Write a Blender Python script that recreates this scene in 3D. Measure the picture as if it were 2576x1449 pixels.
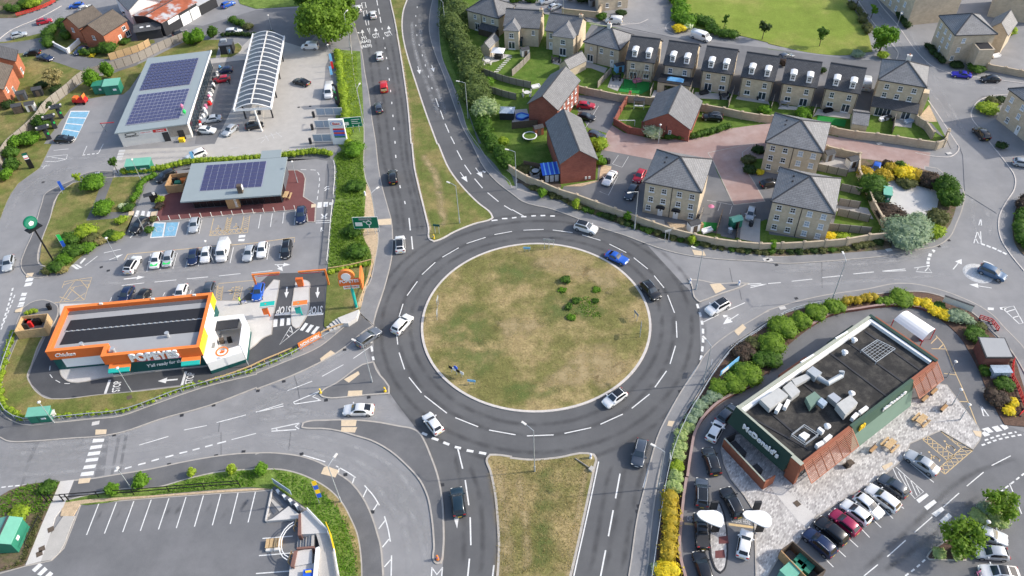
import bpy,bmesh,math,random
import numpy as np
from mathutils import Vector,Matrix
from mathutils.geometry import tessellate_polygon
random.seed(7);RNG=np.random.default_rng(7)
SC=bpy.context.scene
for o in list(bpy.data.objects):bpy.data.objects.remove(o)
COL=SC.collection
PI=math.pi
# -------- camera
FPX,DEP,ROLL,HC=1984.498,0.7801023,-0.0489918,98.0
_fw=Vector((0,math.cos(DEP),-math.sin(DEP)));_r0=Vector((1,0,0));_u0=_r0.cross(_fw)
_R=_r0*math.cos(ROLL)+_u0*math.sin(ROLL);_U=-_r0*math.sin(ROLL)+_u0*math.cos(ROLL)
cam=bpy.data.cameras.new('camera');camo=bpy.data.objects.new('camera',cam);COL.objects.link(camo)
cam.sensor_width=36;cam.lens=FPX/2576*36;cam.clip_start=1;cam.clip_end=6000
M=Matrix.Identity(4)
for i in range(3):M[i][0]=_R[i];M[i][1]=_U[i];M[i][2]=-_fw[i]
M[2][3]=HC;camo.matrix_world=M;SC.camera=camo
# -------- sky, sun, exposure
SUN_AZ=math.radians(3.0);SUN_EL=math.radians(33)
w=bpy.data.worlds.new('World');SC.world=w;w.use_nodes=True
nt=w.node_tree;bg=nt.nodes['Background']
sky=nt.nodes.new('ShaderNodeTexSky');sky.sky_type='NISHITA';sky.sun_disc=False
sky.sun_elevation=SUN_EL;sky.sun_rotation=PI/2-SUN_AZ;sky.dust_density=2.2;sky.air_density=1.0;sky.ozone_density=1.0
nt.links.new(sky.outputs[0],bg.inputs[0]);bg.inputs[1].default_value=0.15
sl=bpy.data.lights.new('sun','SUN');sl.energy=2.45;sl.angle=math.radians(0.9);sl.color=(1,0.93,0.83)
so=bpy.data.objects.new('sun',sl);COL.objects.link(so)
sd=Vector((math.cos(SUN_EL)*math.cos(SUN_AZ),math.cos(SUN_EL)*math.sin(SUN_AZ),math.sin(SUN_EL)))
so.rotation_euler=sd.to_track_quat('Z','Y').to_euler();so.location=(80,0,120)
SC.view_settings.view_transform='Standard';SC.view_settings.look='None';SC.view_settings.gamma=1
SC.view_settings.exposure=0.78
# -------- pixel (of a 2576x1449 frame) -> point on the plane z
def G(x,y,z=0.0):
 v=_R*((x-1288)/FPX)-_U*((y-724.5)/FPX)+_fw
 t=(z-HC)/v.z
 return Vector((v.x*t,v.y*t,z))
def FP(s):
 out=[];ox=oy=0;k=1.0
 for tok in s.replace('|',' ').split():
  if ':' in tok:
   h,tok=tok.split(':')
   if h=='F':ox=oy=0;k=1.0
   else:ox=int(h[0])*644;oy=int(h[1])*362.25;k=.25
   if not tok:continue
  a,b=tok.split(',');out.append((ox+float(a)*k,oy+float(b)*k))
 return out
def P(s,z=0.0):return[G(x,y,z)for x,y in FP(s)]
def P1(s,z=0.0):return P(s,z)[0]
def smooth(pts,closed=False,n=4,corner=50):
 m=len(pts);pts=[Vector((p[0],p[1],0))for p in pts];tang=[]
 for i in range(m):
  if not closed and i in(0,m-1):tang.append(None);continue
  a=pts[i]-pts[i-1];b=pts[(i+1)%m]-pts[i]
  if a.length<1e-5 or b.length<1e-5 or math.degrees(a.angle(b))>corner:tang.append(None)
  else:tang.append((a.normalized()*b.length+b.normalized()*a.length)/(a.length+b.length))
 out=[]
 for i in range(m if closed else m-1):
  p,q=pts[i],pts[(i+1)%m];L=(q-p).length
  t0=tang[i];t1=tang[(i+1)%m];out.append(p)
  if(t0 is None and t1 is None)or L<.3:continue
  ch=(q-p)/max(L,1e-6)
  if t0 is None:t0=ch
  if t1 is None:t1=ch
  for k in range(1,n):
   t=k/n;h1=2*t**3-3*t**2+1;h2=t**3-2*t**2+t;h3=-2*t**3+3*t**2;h4=t**3-t**2
   out.append(p*h1+t0*(L*h2)+q*h3+t1*(L*h4))
 if not closed:out.append(pts[-1])
 return out
 # -------- materials
MATS={}
def mat(name,col,rough=.85,var=.12,scale=1.5,col2=None,scale2=None,fine=0,bump=0,metal=0,spec=.3,thresh=(.4,.65),alpha=1,emit=0,obj=False):
 if name in MATS:return MATS[name]
 m=bpy.data.materials.new(name);m.use_nodes=True;nt=m.node_tree;N=nt.nodes;L=nt.links
 b=N['Principled BSDF'];b.inputs['Roughness'].default_value=rough;b.inputs['Metallic'].default_value=metal
 b.inputs['Specular IOR Level'].default_value=spec
 if emit:b.inputs['Emission Color'].default_value=(*col,1);b.inputs['Emission Strength'].default_value=emit
 if alpha<1:b.inputs['Alpha'].default_value=alpha
 tc=N.new('ShaderNodeTexCoord');vec=tc.outputs['Object']
 def noise(s,d=4,r=.6):
  n=N.new('ShaderNodeTexNoise');n.inputs['Scale'].default_value=s;n.inputs['Detail'].default_value=d;n.inputs['Roughness'].default_value=r
  L.new(vec,n.inputs['Vector']);return n
 c=None
 if col2:
  n=noise(scale2 or scale*.3,5,.65);rmp=N.new('ShaderNodeMapRange');rmp.interpolation_type='SMOOTHSTEP'
  rmp.inputs[1].default_value,rmp.inputs[2].default_value=thresh;L.new(n.outputs[0],rmp.inputs[0])
  mx=N.new('ShaderNodeMix');mx.data_type='RGBA';mx.inputs[6].default_value=(*col,1);mx.inputs[7].default_value=(*col2,1)
  L.new(rmp.outputs[0],mx.inputs[0]);c=mx.outputs[2]
 if var:
  n=noise(scale);rmp=N.new('ShaderNodeMapRange');rmp.inputs[1].default_value=.25;rmp.inputs[2].default_value=.75
  rmp.inputs[3].default_value=1-var;rmp.inputs[4].default_value=1+var;L.new(n.outputs[0],rmp.inputs[0]);val=rmp.outputs[0]
  if fine:
   n2=noise(fine,3,.7);r2=N.new('ShaderNodeMapRange');r2.inputs[1].default_value=.3;r2.inputs[2].default_value=.7
   r2.inputs[3].default_value=1-var*1.3;r2.inputs[4].default_value=1+var*1.3;L.new(n2.outputs[0],r2.inputs[0])
   mm=N.new('ShaderNodeMath');mm.operation='MULTIPLY';L.new(val,mm.inputs[0]);L.new(r2.outputs[0],mm.inputs[1]);val=mm.outputs[0]
  v=N.new('ShaderNodeVectorMath');v.operation='SCALE'
  if c:L.new(c,v.inputs[0])
  else:v.inputs[0].default_value=col
  L.new(val,v.inputs['Scale']);c=v.outputs[0]
 if c:L.new(c,b.inputs['Base Color'])
 else:b.inputs['Base Color'].default_value=(*col,1)
 if bump:
  n=noise(fine or scale*6,4,.7);bp=N.new('ShaderNodeBump');bp.inputs['Strength'].default_value=bump;bp.inputs['Distance'].default_value=.05
  L.new(n.outputs[0],bp.inputs['Height']);L.new(bp.outputs[0],b.inputs['Normal'])
 MATS[name]=m;return m
def brickmat(name,c1,c2,mortar,bw,bh,msize=.012,rough=.9,uv=True,var=.1,offs=.5,bumps=.3):
 m=bpy.data.materials.new(name);m.use_nodes=True;nt=m.node_tree;N=nt.nodes;L=nt.links
 b=N['Principled BSDF'];b.inputs['Roughness'].default_value=rough;b.inputs['Specular IOR Level'].default_value=.2
 tc=N.new('ShaderNodeTexCoord');bt=N.new('ShaderNodeTexBrick');L.new(tc.outputs['UV' if uv else 'Object'],bt.inputs['Vector'])
 bt.inputs['Color1'].default_value=(*c1,1);bt.inputs['Color2'].default_value=(*c2,1);bt.inputs['Mortar'].default_value=(*mortar,1)
 bt.inputs['Scale'].default_value=1;bt.inputs['Brick Width'].default_value=bw;bt.inputs['Row Height'].default_value=bh
 bt.inputs['Mortar Size'].default_value=msize;bt.offset=offs
 n=N.new('ShaderNodeTexNoise');n.inputs['Scale'].default_value=.8;n.inputs['Detail'].default_value=5;L.new(tc.outputs['Object'],n.inputs['Vector'])
 r=N.new('ShaderNodeMapRange');r.inputs[1].default_value=.3;r.inputs[2].default_value=.7;r.inputs[3].default_value=1-var;r.inputs[4].default_value=1+var
 L.new(n.outputs[0],r.inputs[0]);v=N.new('ShaderNodeVectorMath');v.operation='SCALE';L.new(bt.outputs[0],v.inputs[0]);L.new(r.outputs[0],v.inputs['Scale'])
 L.new(v.outputs[0],b.inputs['Base Color'])
 bp=N.new('ShaderNodeBump');bp.inputs['Strength'].default_value=bumps;bp.inputs['Distance'].default_value=.02;bp.invert=True
 L.new(bt.outputs['Fac'],bp.inputs['Height']);L.new(bp.outputs[0],b.inputs['Normal'])
 MATS[name]=m;return m
def asphalt(name,c,c2,sc2=.12,grime=.16):
 ""
 return mat(name,c,.9,grime,.35,col2=c2,scale2=sc2,fine=14,bump=.15,spec=.25,thresh=(.35,.7))
asphalt('asphalt_dark',(.105,.106,.109),(.13,.131,.133),.09,.07)
asphalt('asphalt',(.225,.225,.23),(.275,.272,.272),.07,.08)
asphalt('asphalt_lot',(.15,.152,.157),(.19,.19,.195),.1,.08)
asphalt('asphalt_new',(.075,.077,.082),(.095,.096,.1),.15,.1)
asphalt('footway',(.2,.2,.205),(.25,.247,.245),.2,.09)
asphalt('footway_dark',(.125,.126,.13),(.155,.155,.158),.2,.09)
mat('concrete',(.42,.40,.37),.9,.09,.6,fine=9)
mat('concrete_pale',(.55,.53,.5),.9,.08,.5,fine=8)
mat('kerb',(.40,.37,.33),.9,.16,1.2)
mat('kerb_white',(.55,.51,.47),.9,.16,.9)
mat('paint_white',(.68,.68,.66),.7,.15,1.5,fine=9)
mat('paint_worn',(.52,.52,.51),.8,.22,3,fine=9)
mat('paint_yellow',(.62,.46,.25),.8,.15,3)
mat('paint_blue',(.20,.41,.56),.7,.18,1.2,fine=8)
mat('tactile',(.62,.50,.35),.9,.08,2,fine=9)
mat('grass',(.125,.15,.04),.95,.22,.7,col2=(.25,.205,.085),scale2=.14,fine=5,bump=.6,spec=.1,thresh=(.4,.66))
mat('grass_dry',(.165,.158,.055),.95,.25,.6,col2=(.33,.255,.125),scale2=.11,fine=4,bump=.6,spec=.1,thresh=(.40,.62))
mat('grass_park',(.19,.25,.045),.95,.16,.25,col2=(.28,.28,.08),scale2=.06,fine=4,bump=.5,spec=.1,thresh=(.42,.7))
mat('lawn',(.085,.15,.025),.95,.2,.8,col2=(.13,.19,.04),scale2=.3,fine=6,bump=.5,spec=.1)
mat('astroturf',(.03,.22,.05),.95,.08,2,fine=10,spec=.1)
mat('verge_green',(.17,.24,.055),.95,.3,.9,col2=(.11,.17,.035),scale2=.35,fine=5,bump=.9,spec=.1)
mat('earth',(.16,.115,.08),.95,.25,1.2,col2=(.09,.1,.035),scale2=.5,fine=6,bump=.5)
mat('gravel',(.50,.38,.25),.95,.2,2,fine=12,bump=.6)
mat('bark_mulch',(.12,.075,.055),.95,.3,3,fine=12,bump=.6)
mat('block_red',(.33,.225,.20),.9,.08,.8,col2=(.38,.285,.26),scale2=.15,fine=9)
mat('block_maroon',(.16,.062,.06),.9,.1,.8,fine=9)
mat('white',(.80,.80,.79),.6,.04,2);mat('offwhite',(.66,.64,.60),.7,.06,2)
mat('upvc',(.78,.78,.77),.4,0);mat('black',(.012,.012,.013),.5,0);mat('dark',(.035,.036,.04),.6,.1,2)
mat('grey',(.25,.26,.27),.6,.06,2);mat('steel',(.48,.50,.52),.45,.06,2,metal=.6);mat('galv',(.42,.45,.47),.5,.08,3,metal=.3)
mat('galv_dark',(.13,.14,.16),.5,.1,3,metal=.3)
mat('glass',(.03,.045,.06),.06,0,spec=.8);mat('glass_dark',(.012,.014,.016),.08,0,spec=.7)
mat('glass_pale',(.35,.42,.5),.12,.15,3,spec=.7)
mat('wood',(.42,.26,.13),.8,.18,3,fine=10);mat('wood_new',(.52,.36,.19),.8,.15,2.5,fine=9);mat('wood_grey',(.30,.27,.235),.9,.15,2.5,fine=9)
mat('wood_dark',(.11,.085,.065),.9,.15,2.5,fine=9)
mat('green_metal',(.03,.20,.13),.5,.08,1.5);mat('green_pale',(.16,.42,.31),.5,.08,1.5)
mat('plant_grey',(.47,.47,.45),.6,.1,1.5);mat('orange',(.76,.215,.05),.5,.04,1.5);mat('orange_dark',(.70,.15,.03),.55,.05,1.5);mat('yellow',(.86,.56,.02),.5,.05,2)
mat('teal',(.02,.42,.36),.5,.04,2);mat('teal_dark',(.012,.085,.08),.55,.06,1.5)
mat('red',(.62,.03,.03),.5,.06,2);mat('blue',(.03,.12,.6),.4,.04,2);mat('blue_pale',(.2,.5,.8),.5,.06,2)
mat('green_sign',(.0,.16,.085),.5,.03,2);mat('green_bright',(.03,.6,.12),.5,0);mat('pink',(.6,.2,.32),.7,.1,3)
mat('mcd_green',(.018,.048,.037),.6,.06,1.0);mat('mcd_sage',(.16,.24,.19),.65,.05,.8);mat('mcd_green2',(.05,.095,.068),.6,.06,1);mat('mcd_sage_pale',(.36,.38,.31),.65,.06,.8)
mat('terracotta',(.29,.10,.055),.65,.08,2);mat('terracotta_pale',(.44,.2,.13),.65,.08,2)
mat('roof_felt',(.032,.031,.03),.9,.22,.5,col2=(.06,.056,.05),scale2=.5,fine=7)
mat('roof_grey',(.27,.315,.325),.55,.04,.5,spec=.4);mat('roof_membrane',(.33,.335,.34),.6,.05,.6)
mat('roof_black',(.022,.023,.028),.75,.1,.8);mat('slate_edge',(.06,.062,.068),.8,.1,2);mat('ridge_tile',(.16,.165,.175),.8,.1,2)
mat('solar',(.06,.062,.135),.25,.06,3,spec=.6);mat('solar_frame',(.42,.43,.5),.4,0,metal=.4)
mat('pvgrey',(.07,.08,.095),.3,.08,1.2,spec=.5);mat('rubber',(.012,.012,.012),.9,0);mat('rim',(.4,.41,.42),.35,0,metal=.7)
mat('lamp_head',(.85,.84,.78),.3,0,spec=.6);mat('tail',(.35,.01,.01),.3,0,spec=.6);mat('plate_y',(.7,.5,.05),.6,0)
mat('rust',(.34,.10,.05),.9,.25,.8,col2=(.45,.46,.47),scale2=.25,thresh=(.45,.6));mat('tin',(.40,.41,.42),.7,.1,1)
mat('bark',(.11,.08,.055),.95,.25,6);mat('terra_pot',(.35,.15,.08),.9,.1,3)
brickmat('buff_brick',(.57,.48,.355),(.50,.415,.30),(.54,.47,.37),.45,.225,.012)
brickmat('buff_brick_wall',(.52,.43,.31),(.45,.37,.265),(.5,.42,.32),.45,.225,.012)
brickmat('red_brick',(.31,.105,.075),(.25,.082,.06),(.29,.15,.115),.45,.15,.01)
brickmat('orange_brick',(.46,.16,.085),(.38,.13,.07),(.40,.19,.12),.45,.15,.01)
brickmat('brown_brick',(.2,.085,.065),(.165,.07,.055),(.2,.11,.09),.45,.15,.01)
brickmat('slate',(.25,.25,.252),(.215,.215,.218),(.12,.12,.122),.9,.34,.03,.5,bumps=.5)
brickmat('slate_mid',(.205,.206,.21),(.175,.177,.18),(.1,.1,.105),.6,.34,.03,.48,bumps=.5)
brickmat('slate_dark',(.10,.102,.108),(.083,.085,.09),(.045,.045,.05),.6,.34,.03,.75,bumps=.5)
brickmat('tile_brown',(.15,.128,.105),(.125,.105,.088),(.07,.06,.05),.5,.32,.03,.85,bumps=.5)
brickmat('patio_block',(.62,.60,.57),(.30,.285,.275),(.42,.40,.38),.42,.21,.02,uv=False,var=.18)
_n=MATS['patio_block'].node_tree;_m=_n.nodes.new('ShaderNodeMapping');_m.inputs['Rotation'].default_value=(0,0,-.9);_t=_n.nodes['Texture Coordinate'];_n.links.new(_t.outputs['Object'],_m.inputs['Vector']);_n.links.new(_m.outputs[0],_n.nodes['Brick Texture'].inputs['Vector'])
brickmat('corrugated',(.36,.37,.375),(.33,.34,.345),(.2,.2,.21),.3,30,.03,.5,bumps=.6)
def leafmat(name,col,col2,sc=.9,rough=.6):
 col=tuple(min(.8,c*1.32)for c in col);col2=tuple(min(.8,c*1.4)for c in col2)
 m=mat(name,col,rough,.28,5,col2=col2,scale2=sc,spec=.2,thresh=(.38,.62))
 N=m.node_tree.nodes;L=m.node_tree.links;b=N['Principled BSDF'];tr=N.new('ShaderNodeBsdfTranslucent');mx=N.new('ShaderNodeMixShader');mx.inputs[0].default_value=.42;src=b.inputs['Base Color'].links[0].from_socket;g=N.new('ShaderNodeVectorMath');g.operation='SCALE';g.inputs['Scale'].default_value=1.25;L.new(src,g.inputs[0]);L.new(g.outputs[0],tr.inputs[0]);L.new(b.outputs[0],mx.inputs[1]);L.new(tr.outputs[0],mx.inputs[2]);L.new(mx.outputs[0],N['Material Output'].inputs[0])
 return m
leafmat('leaf_green',(.075,.15,.02),(.04,.085,.014));leafmat('leaf_bright',(.115,.23,.018),(.075,.155,.016))
leafmat('leaf_vivid',(.145,.235,.025),(.095,.165,.02));leafmat('leaf_hedge',(.115,.155,.045),(.07,.105,.03));leafmat('leaf_dark',(.04,.075,.02),(.025,.045,.013));leafmat('leaf_lime',(.26,.34,.03),(.17,.25,.025))
leafmat('leaf_yellow',(.62,.5,.03),(.45,.38,.03));leafmat('leaf_gold',(.40,.30,.03),(.27,.22,.03));leafmat('leaf_sage',(.27,.34,.23),(.15,.21,.125))
leafmat('leaf_olive',(.115,.125,.045),(.075,.085,.03));leafmat('leaf_purple',(.085,.06,.045),(.05,.04,.028));leafmat('leaf_white',(.55,.58,.42),(.3,.36,.2))
leafmat('leaf_variegated',(.36,.42,.18),(.22,.3,.1));leafmat('leaf_blossom',(.36,.42,.24),(.17,.24,.08),2.5);leafmat('leaf_straw',(.3,.25,.11),(.2,.18,.07))
# -------- mesh helpers
class MB:
 def __init__(s):s.v=[];s.f=[];s.uv={}
 def add(s,vs,fs):
  n=len(s.v);s.v+=[tuple(v)for v in vs];s.f+=[tuple(i+n for i in f)for f in fs];return s
 def box(s,c,d,rz=0,bev=0,top=1.0):
  cx,cy,cz=c;hx,hy,hz=d[0]/2,d[1]/2,d[2]/2;ca,sa=math.cos(rz),math.sin(rz);vs=[]
  for z,k in((-hz,1),(hz,top)):
   for x,y in((-hx,-hy),(hx,-hy),(hx,hy),(-hx,hy)):
    x*=k;y*=k;vs.append((cx+x*ca-y*sa,cy+x*sa+y*ca,cz+z))
  return s.add(vs,[(3,2,1,0),(4,5,6,7),(0,1,5,4),(1,2,6,5),(2,3,7,6),(3,0,4,7)])
 def bar(s,a,b,w,h=None,up=(0,0,1)):
  a,b=Vector(a),Vector(b);h=h or w;d=(b-a)
  if d.length<1e-6:return s
  d.normalize();u=Vector(up)
  if abs(d.dot(u))>.98:u=Vector((1,0,0))
  x=d.cross(u).normalized()*w/2;y=x.cross(d).normalized()*h/2
  return s.add([a-x-y,a+x-y,a+x+y,a-x+y,b-x-y,b+x-y,b+x+y,b-x+y],[(3,2,1,0),(4,5,6,7),(0,1,5,4),(1,2,6,5),(2,3,7,6),(3,0,4,7)])
 def tube(s,pts,rad,n=8,cap=True):
  pts=[Vector(p)for p in pts];R=rad if isinstance(rad,(list,tuple))else[rad]*len(pts);rings=[]
  for i,p in enumerate(pts):
   d=(pts[min(i+1,len(pts)-1)]-pts[max(i-1,0)]).normalized();u=Vector((0,0,1))if abs(d.z)<.95 else Vector((1,0,0))
   x=d.cross(u).normalized();y=d.cross(x).normalized()
   rings.append([p+(x*math.cos(2*PI*k/n)+y*math.sin(2*PI*k/n))*R[i]for k in range(n)])
  vs=[q for r in rings for q in r];fs=[]
  for i in range(len(pts)-1):
   for k in range(n):fs.append((i*n+k,i*n+(k+1)%n,(i+1)*n+(k+1)%n,(i+1)*n+k))
  if cap:fs.append(tuple(range(n))[::-1]);fs.append(tuple((len(pts)-1)*n+k for k in range(n)))
  return s.add(vs,fs)
 def cyl(s,c,r,h,n=14,r2=None):return s.tube([c,(c[0],c[1],c[2]+h)],[r,r if r2 is None else r2],n)
 def prism(s,poly,z0,z1,bottom=False):
  n=len(poly);a=sum(poly[i][0]*poly[(i+1)%n][1]-poly[(i+1)%n][0]*poly[i][1]for i in range(n))
  if a<0:poly=list(poly)[::-1]
  vs=[(p[0],p[1],z0)for p in poly]+[(p[0],p[1],z1)for p in poly]
  tris=tessellate_polygon([[Vector((p[0],p[1],0))for p in poly]]);fs=[]
  for t in tris:
   p=[poly[i]for i in t];ar=(p[1][0]-p[0][0])*(p[2][1]-p[0][1])-(p[2][0]-p[0][0])*(p[1][1]-p[0][1])
   if ar<0:t=t[::-1]
   fs.append(tuple(i+n for i in t))
   if bottom:fs.append(tuple(t[::-1]))
  for i in range(n):fs.append((i,(i+1)%n,n+(i+1)%n,n+i))
  return s.add(vs,fs)
 def ring(s,poly,inner,z0,z1):
  n=len(poly);vs=[(p[0],p[1],z0)for p in poly]+[(p[0],p[1],z1)for p in poly]+[(p[0],p[1],z1)for p in inner]+[(p[0],p[1],z0)for p in inner];fs=[]
  for i in range(n):
   j=(i+1)%n
   fs+=[(i,j,n+j,n+i),(n+i,n+j,2*n+j,2*n+i),(2*n+i,2*n+j,3*n+j,3*n+i)]
  return s.add(vs,fs)
 def mesh(s,name,sm=False,wn=False):
  me=bpy.data.meshes.new(name);me.from_pydata(s.v,[],s.f);me.update()
  if sm:me.polygons.foreach_set('use_smooth',[True]*len(me.polygons))
  return me
 def build(s,name,m,parent=None,off=None,sm=False,label=None):
  if off is not None:s.v=[(v[0]-off[0],v[1]-off[1],v[2]-(off[2]if len(off)>2 else 0))for v in s.v]
  return link(name,s.mesh(name,sm),m,parent,label)
def wall_uv(me):
 ""
 uv=me.uv_layers.new(name='UVMap').data;V=me.vertices
 for p in me.polygons:
  n=p.normal;h=Vector((-n.y,n.x,0))
  h=Vector((1,0,0))if h.length<.05 else h.normalized()
  up=n.cross(h)
  for li in p.loop_indices:
   co=V[me.loops[li].vertex_index].co;uv[li].uv=(co.dot(h),co.dot(up))
def link(name,me,m=None,parent=None,label=None):
 o=bpy.data.objects.new(name,me);COL.objects.link(o)
 if m is not None:
  if isinstance(m,str):m=MATS[m]
  if len(me.materials)==0:me.materials.append(m)
  elif me.materials[0]!=m:o.material_slots[0].link='OBJECT';o.material_slots[0].material=m
 if parent is not None:o.parent=parent
 if label:o['label']=label
 return o
def thing(name,label,cat,loc=(0,0,0),rz=0,group=None):
 o=bpy.data.objects.new(name,None);COL.objects.link(o);o.location=loc;o.rotation_euler=(0,0,rz);o.empty_display_size=.3
 return tag(o,label,cat,group)
def tag(o,label,cat=None,group=None):
 o['label']=label
 if cat:o['category']=cat
 if group:o['group']=group
 return o
def struct(o):o['kind']='structure';return o
def stuff(o):o['kind']='stuff';return o
def offset_poly(poly,d):
 ""
 n=len(poly);a=sum(poly[i][0]*poly[(i+1)%n][1]-poly[(i+1)%n][0]*poly[i][1]for i in range(n));s=1 if a>0 else-1;out=[]
 for i in range(n):
  p0,p,p1=(Vector((poly[k%n][0],poly[k%n][1]))for k in(i-1,i,i+1))
  e0=(p-p0).normalized();e1=(p1-p).normalized();n0=Vector((-e0.y,e0.x))*s;n1=Vector((-e1.y,e1.x))*s
  b=n0+n1;b=b.normalized()if b.length>1e-4 else n0;c=max(.45,b.dot(n0));q=p+b*(d/c);out.append(Vector((q.x,q.y,0)))
 return out
def patch(name,s,m,z=.1,sm=True,kerb=None,kw=.16,n=4,label=None,depth=.25):
 pts=P(s)if isinstance(s,str)else s
 if sm:pts=smooth(pts,True,n)
 o=struct(MB().prism(pts,z-depth,z).build(name,m))
 if label:o['label']=label
 if kerb:MB().ring(offset_poly(pts,-.02),offset_poly(pts,kw),z-depth,z+.012).build('kerb',kerb,o)
 return o
def strip(pts,w,z,mb=None):
 mb=mb or MB();pts=[Vector((p[0],p[1],0))for p in pts];L=[];Rr=[]
 for i,p in enumerate(pts):
  d=(pts[min(i+1,len(pts)-1)]-pts[max(i-1,0)]);d.normalize();x=Vector((-d.y,d.x,0))*w/2;L.append(p+x);Rr.append(p-x)
 for i in range(len(pts)-1):
  a=[L[i],Rr[i],Rr[i+1],L[i+1]];mb.add([(q.x,q.y,z)for q in a],[(0,1,2,3)])
 return mb
def kerbline(s,w=.15,z=.115,m='kerb',sm=True,name='kerb'):
 pts=P(s)
 if sm:pts=smooth(pts)
 mb=MB()
 for a,b in zip(pts,pts[1:]):mb.bar((a.x,a.y,z-.15),(b.x,b.y,z-.15),w,.3)
 return struct(mb.build(name,m))
def resample(pts,step):
 out=[pts[0].copy()];acc=0;
 for a,b in zip(pts,pts[1:]):
  L=(b-a).length;t=step-acc
  while t<=L:out.append(a+(b-a)*(t/L));t+=step
  acc=(acc+L)%step
 return out
def walk(pts):
 D=[0]
 for a,b in zip(pts,pts[1:]):D.append(D[-1]+(b-a).length)
 def at(s):
  for i in range(len(D)-1):
   if s<=D[i+1]or i==len(D)-2:
    L=D[i+1]-D[i];t=(s-D[i])/L if L>0 else 0;return pts[i]+(pts[i+1]-pts[i])*t,(pts[i+1]-pts[i]).normalized()
 return at,D[-1]
 # ======== SETTING
def big(name,m,z,x0,y0,x1,y1):
 return struct(MB().add([(x0,y0,z),(x1,y0,z),(x1,y1,z),(x0,y1,z)],[(0,1,2,3)]).build(name,m))
big('ground','grass',0,-1500,-800,1500,2500)
ROAD=big('road','asphalt',.004,-190,15,190,290)
CEN=Vector((3.72,91.2,0));RIS=19.15
NL="10:820,-330 880,-120 940,60 1000,270 1060,480 1100,740 1140,960 1170,1200 1210,1449 11:1230,200 1270,420 1330,640 1365,770 1378,950 1370,1130 1330,1320 1295,1449 12:1190,340"
NR="10:1840,-330 1790,-60 1750,120 1740,300 1800,540 1880,740 2000,1080 2080,1290 11:2170,0 2300,250 2450,410 2576,505 21:100,580 400,660 700,770 900,850 1150,930 1355,1010"
SR="22:1905,740 1880,770 1700,1040 1560,1290 23:1480,0 1390,300 1330,560 1265,820 1170,1449 1140,1600"
SL="12:1600,1400 13:1640,0 1760,230 1840,460 1880,680 1893,900 1890,1200 1870,1449 1850,1600"
struct(MB().prism(smooth(P(NL))+smooth(P("12:1180,730 1190,745 1345,1055 1600,1400"))+smooth(P(SL))+smooth(P(SR))[::-1]+P("22:1880,150 1860,135 1770,0 21:1740,1430")+smooth(P(NR))[::-1],-.1,.010).build('roundabout_carriageway','asphalt_dark',label='dark asphalt of roundabout and main road'))
# ---- traffic islands
circ=[CEN+Vector((math.cos(a),math.sin(a),0))*RIS for a in np.linspace(0,2*PI,97)[:-1]]
isl=struct(MB().prism(circ,-.1,.13).build('central_island','grass_dry'))
MB().ring(offset_poly(circ,-.28),offset_poly(circ,.12),-.1,.145).build('kerb','kerb_white',isl)
patch('median_grass',"10:1300,-260 1345,0 1390,200 1430,430 1480,750 1520,1050 1555,1449 11:1565,0 1590,250 1640,470 1700,720 1730,850 1750,970 1790,988 1850,970 2000,890 2200,810 2370,760 2390,745 2370,700 2250,600 2100,450 1960,270 1840,0 10:1830,1449 1720,1150 1620,850 1540,600 1490,400 1475,250 1490,100 1525,0 1590,-260",'grass',.12,kerb='kerb_white',kw=.3)
patch('median_grass',"13:2315,270 2350,225 2420,225 2576,245 23:0,258 200,275 450,255 760,210 830,225 855,270 840,350 780,640 700,1010 630,1320 600,1449 570,1620 13:2405,1600 2420,1449 2435,1150 2420,850 2390,580 2350,400",'grass_dry',.12,kerb='kerb',kw=.3)
patch('traffic_island',"12:640,1075 660,1040 800,960 1170,745 1190,745 1215,820 1345,1055 1340,1068 1100,1085 900,1105 720,1112 660,1095",'footway_dark',.12,kerb='kerb',kw=.22)
patch('traffic_island',"12:455,1410 470,1360 510,1345 700,1330 900,1325 1200,1345 1450,1390 1580,1415 1640,1449 13:1700,90 1760,230 1840,460 1880,680 1893,900 1890,1200 1875,1300 1860,1325 1810,1328 1790,1310 1785,1150 1760,850 1720,650 1650,500 1500,330 1350,200 1150,90 1000,45 870,5 12:700,1425 480,1415",'footway_dark',.12,kerb='kerb',kw=.22)
patch('traffic_island',"F:1731,703 1738,715 1753,757 1760,761 1771,757 1820,738 1862,724 1884,713 1850,712 1800,713 1760,705",'footway',.12,kerb='kerb',kw=.2)
# ---- footways (kerbed), all about 0.1 m up
patch('footway',NL.replace('820,-330 880,-120 ','780,-330 860,-60 ',1)+" 12:1185,380 1040,250 1110,0 11:1140,1400 1180,1250 1200,1150 1225,900 1200,800 1150,480 1100,350 1085,0 10:1085,1300 1040,1050 990,800 960,520 930,250 840,0 740,-330",'footway',.105,kerb='kerb',kw=.16,label='grey footway beside the main road')
patch('footway',NR+" 21:1500,1060 1740,1120 2050,1160 2576,1195 31:90,1205 500,1190 900,1160 1190,1130 1500,1070 1700,1030 1830,940 1900,800 1960,640 1978,500 1950,440 1850,370 1700,310 1580,270 1580,230 1700,250 1800,330 1890,480 1880,640 1800,740 1700,900 1640,980 1400,1050 1000,1060 600,1090 0,1130 21:2200,1080 1800,1000 1500,960 1240,860 900,760 640,650 420,570 0,440 11:2576,430 2400,250 2250,30 10:2130,1300 2080,1130 1960,800 1880,600 1850,420 1850,120 1870,-60 1950,-330",'footway',.105,kerb='kerb',kw=.16,label='grey footway along the buff garden wall')
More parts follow.
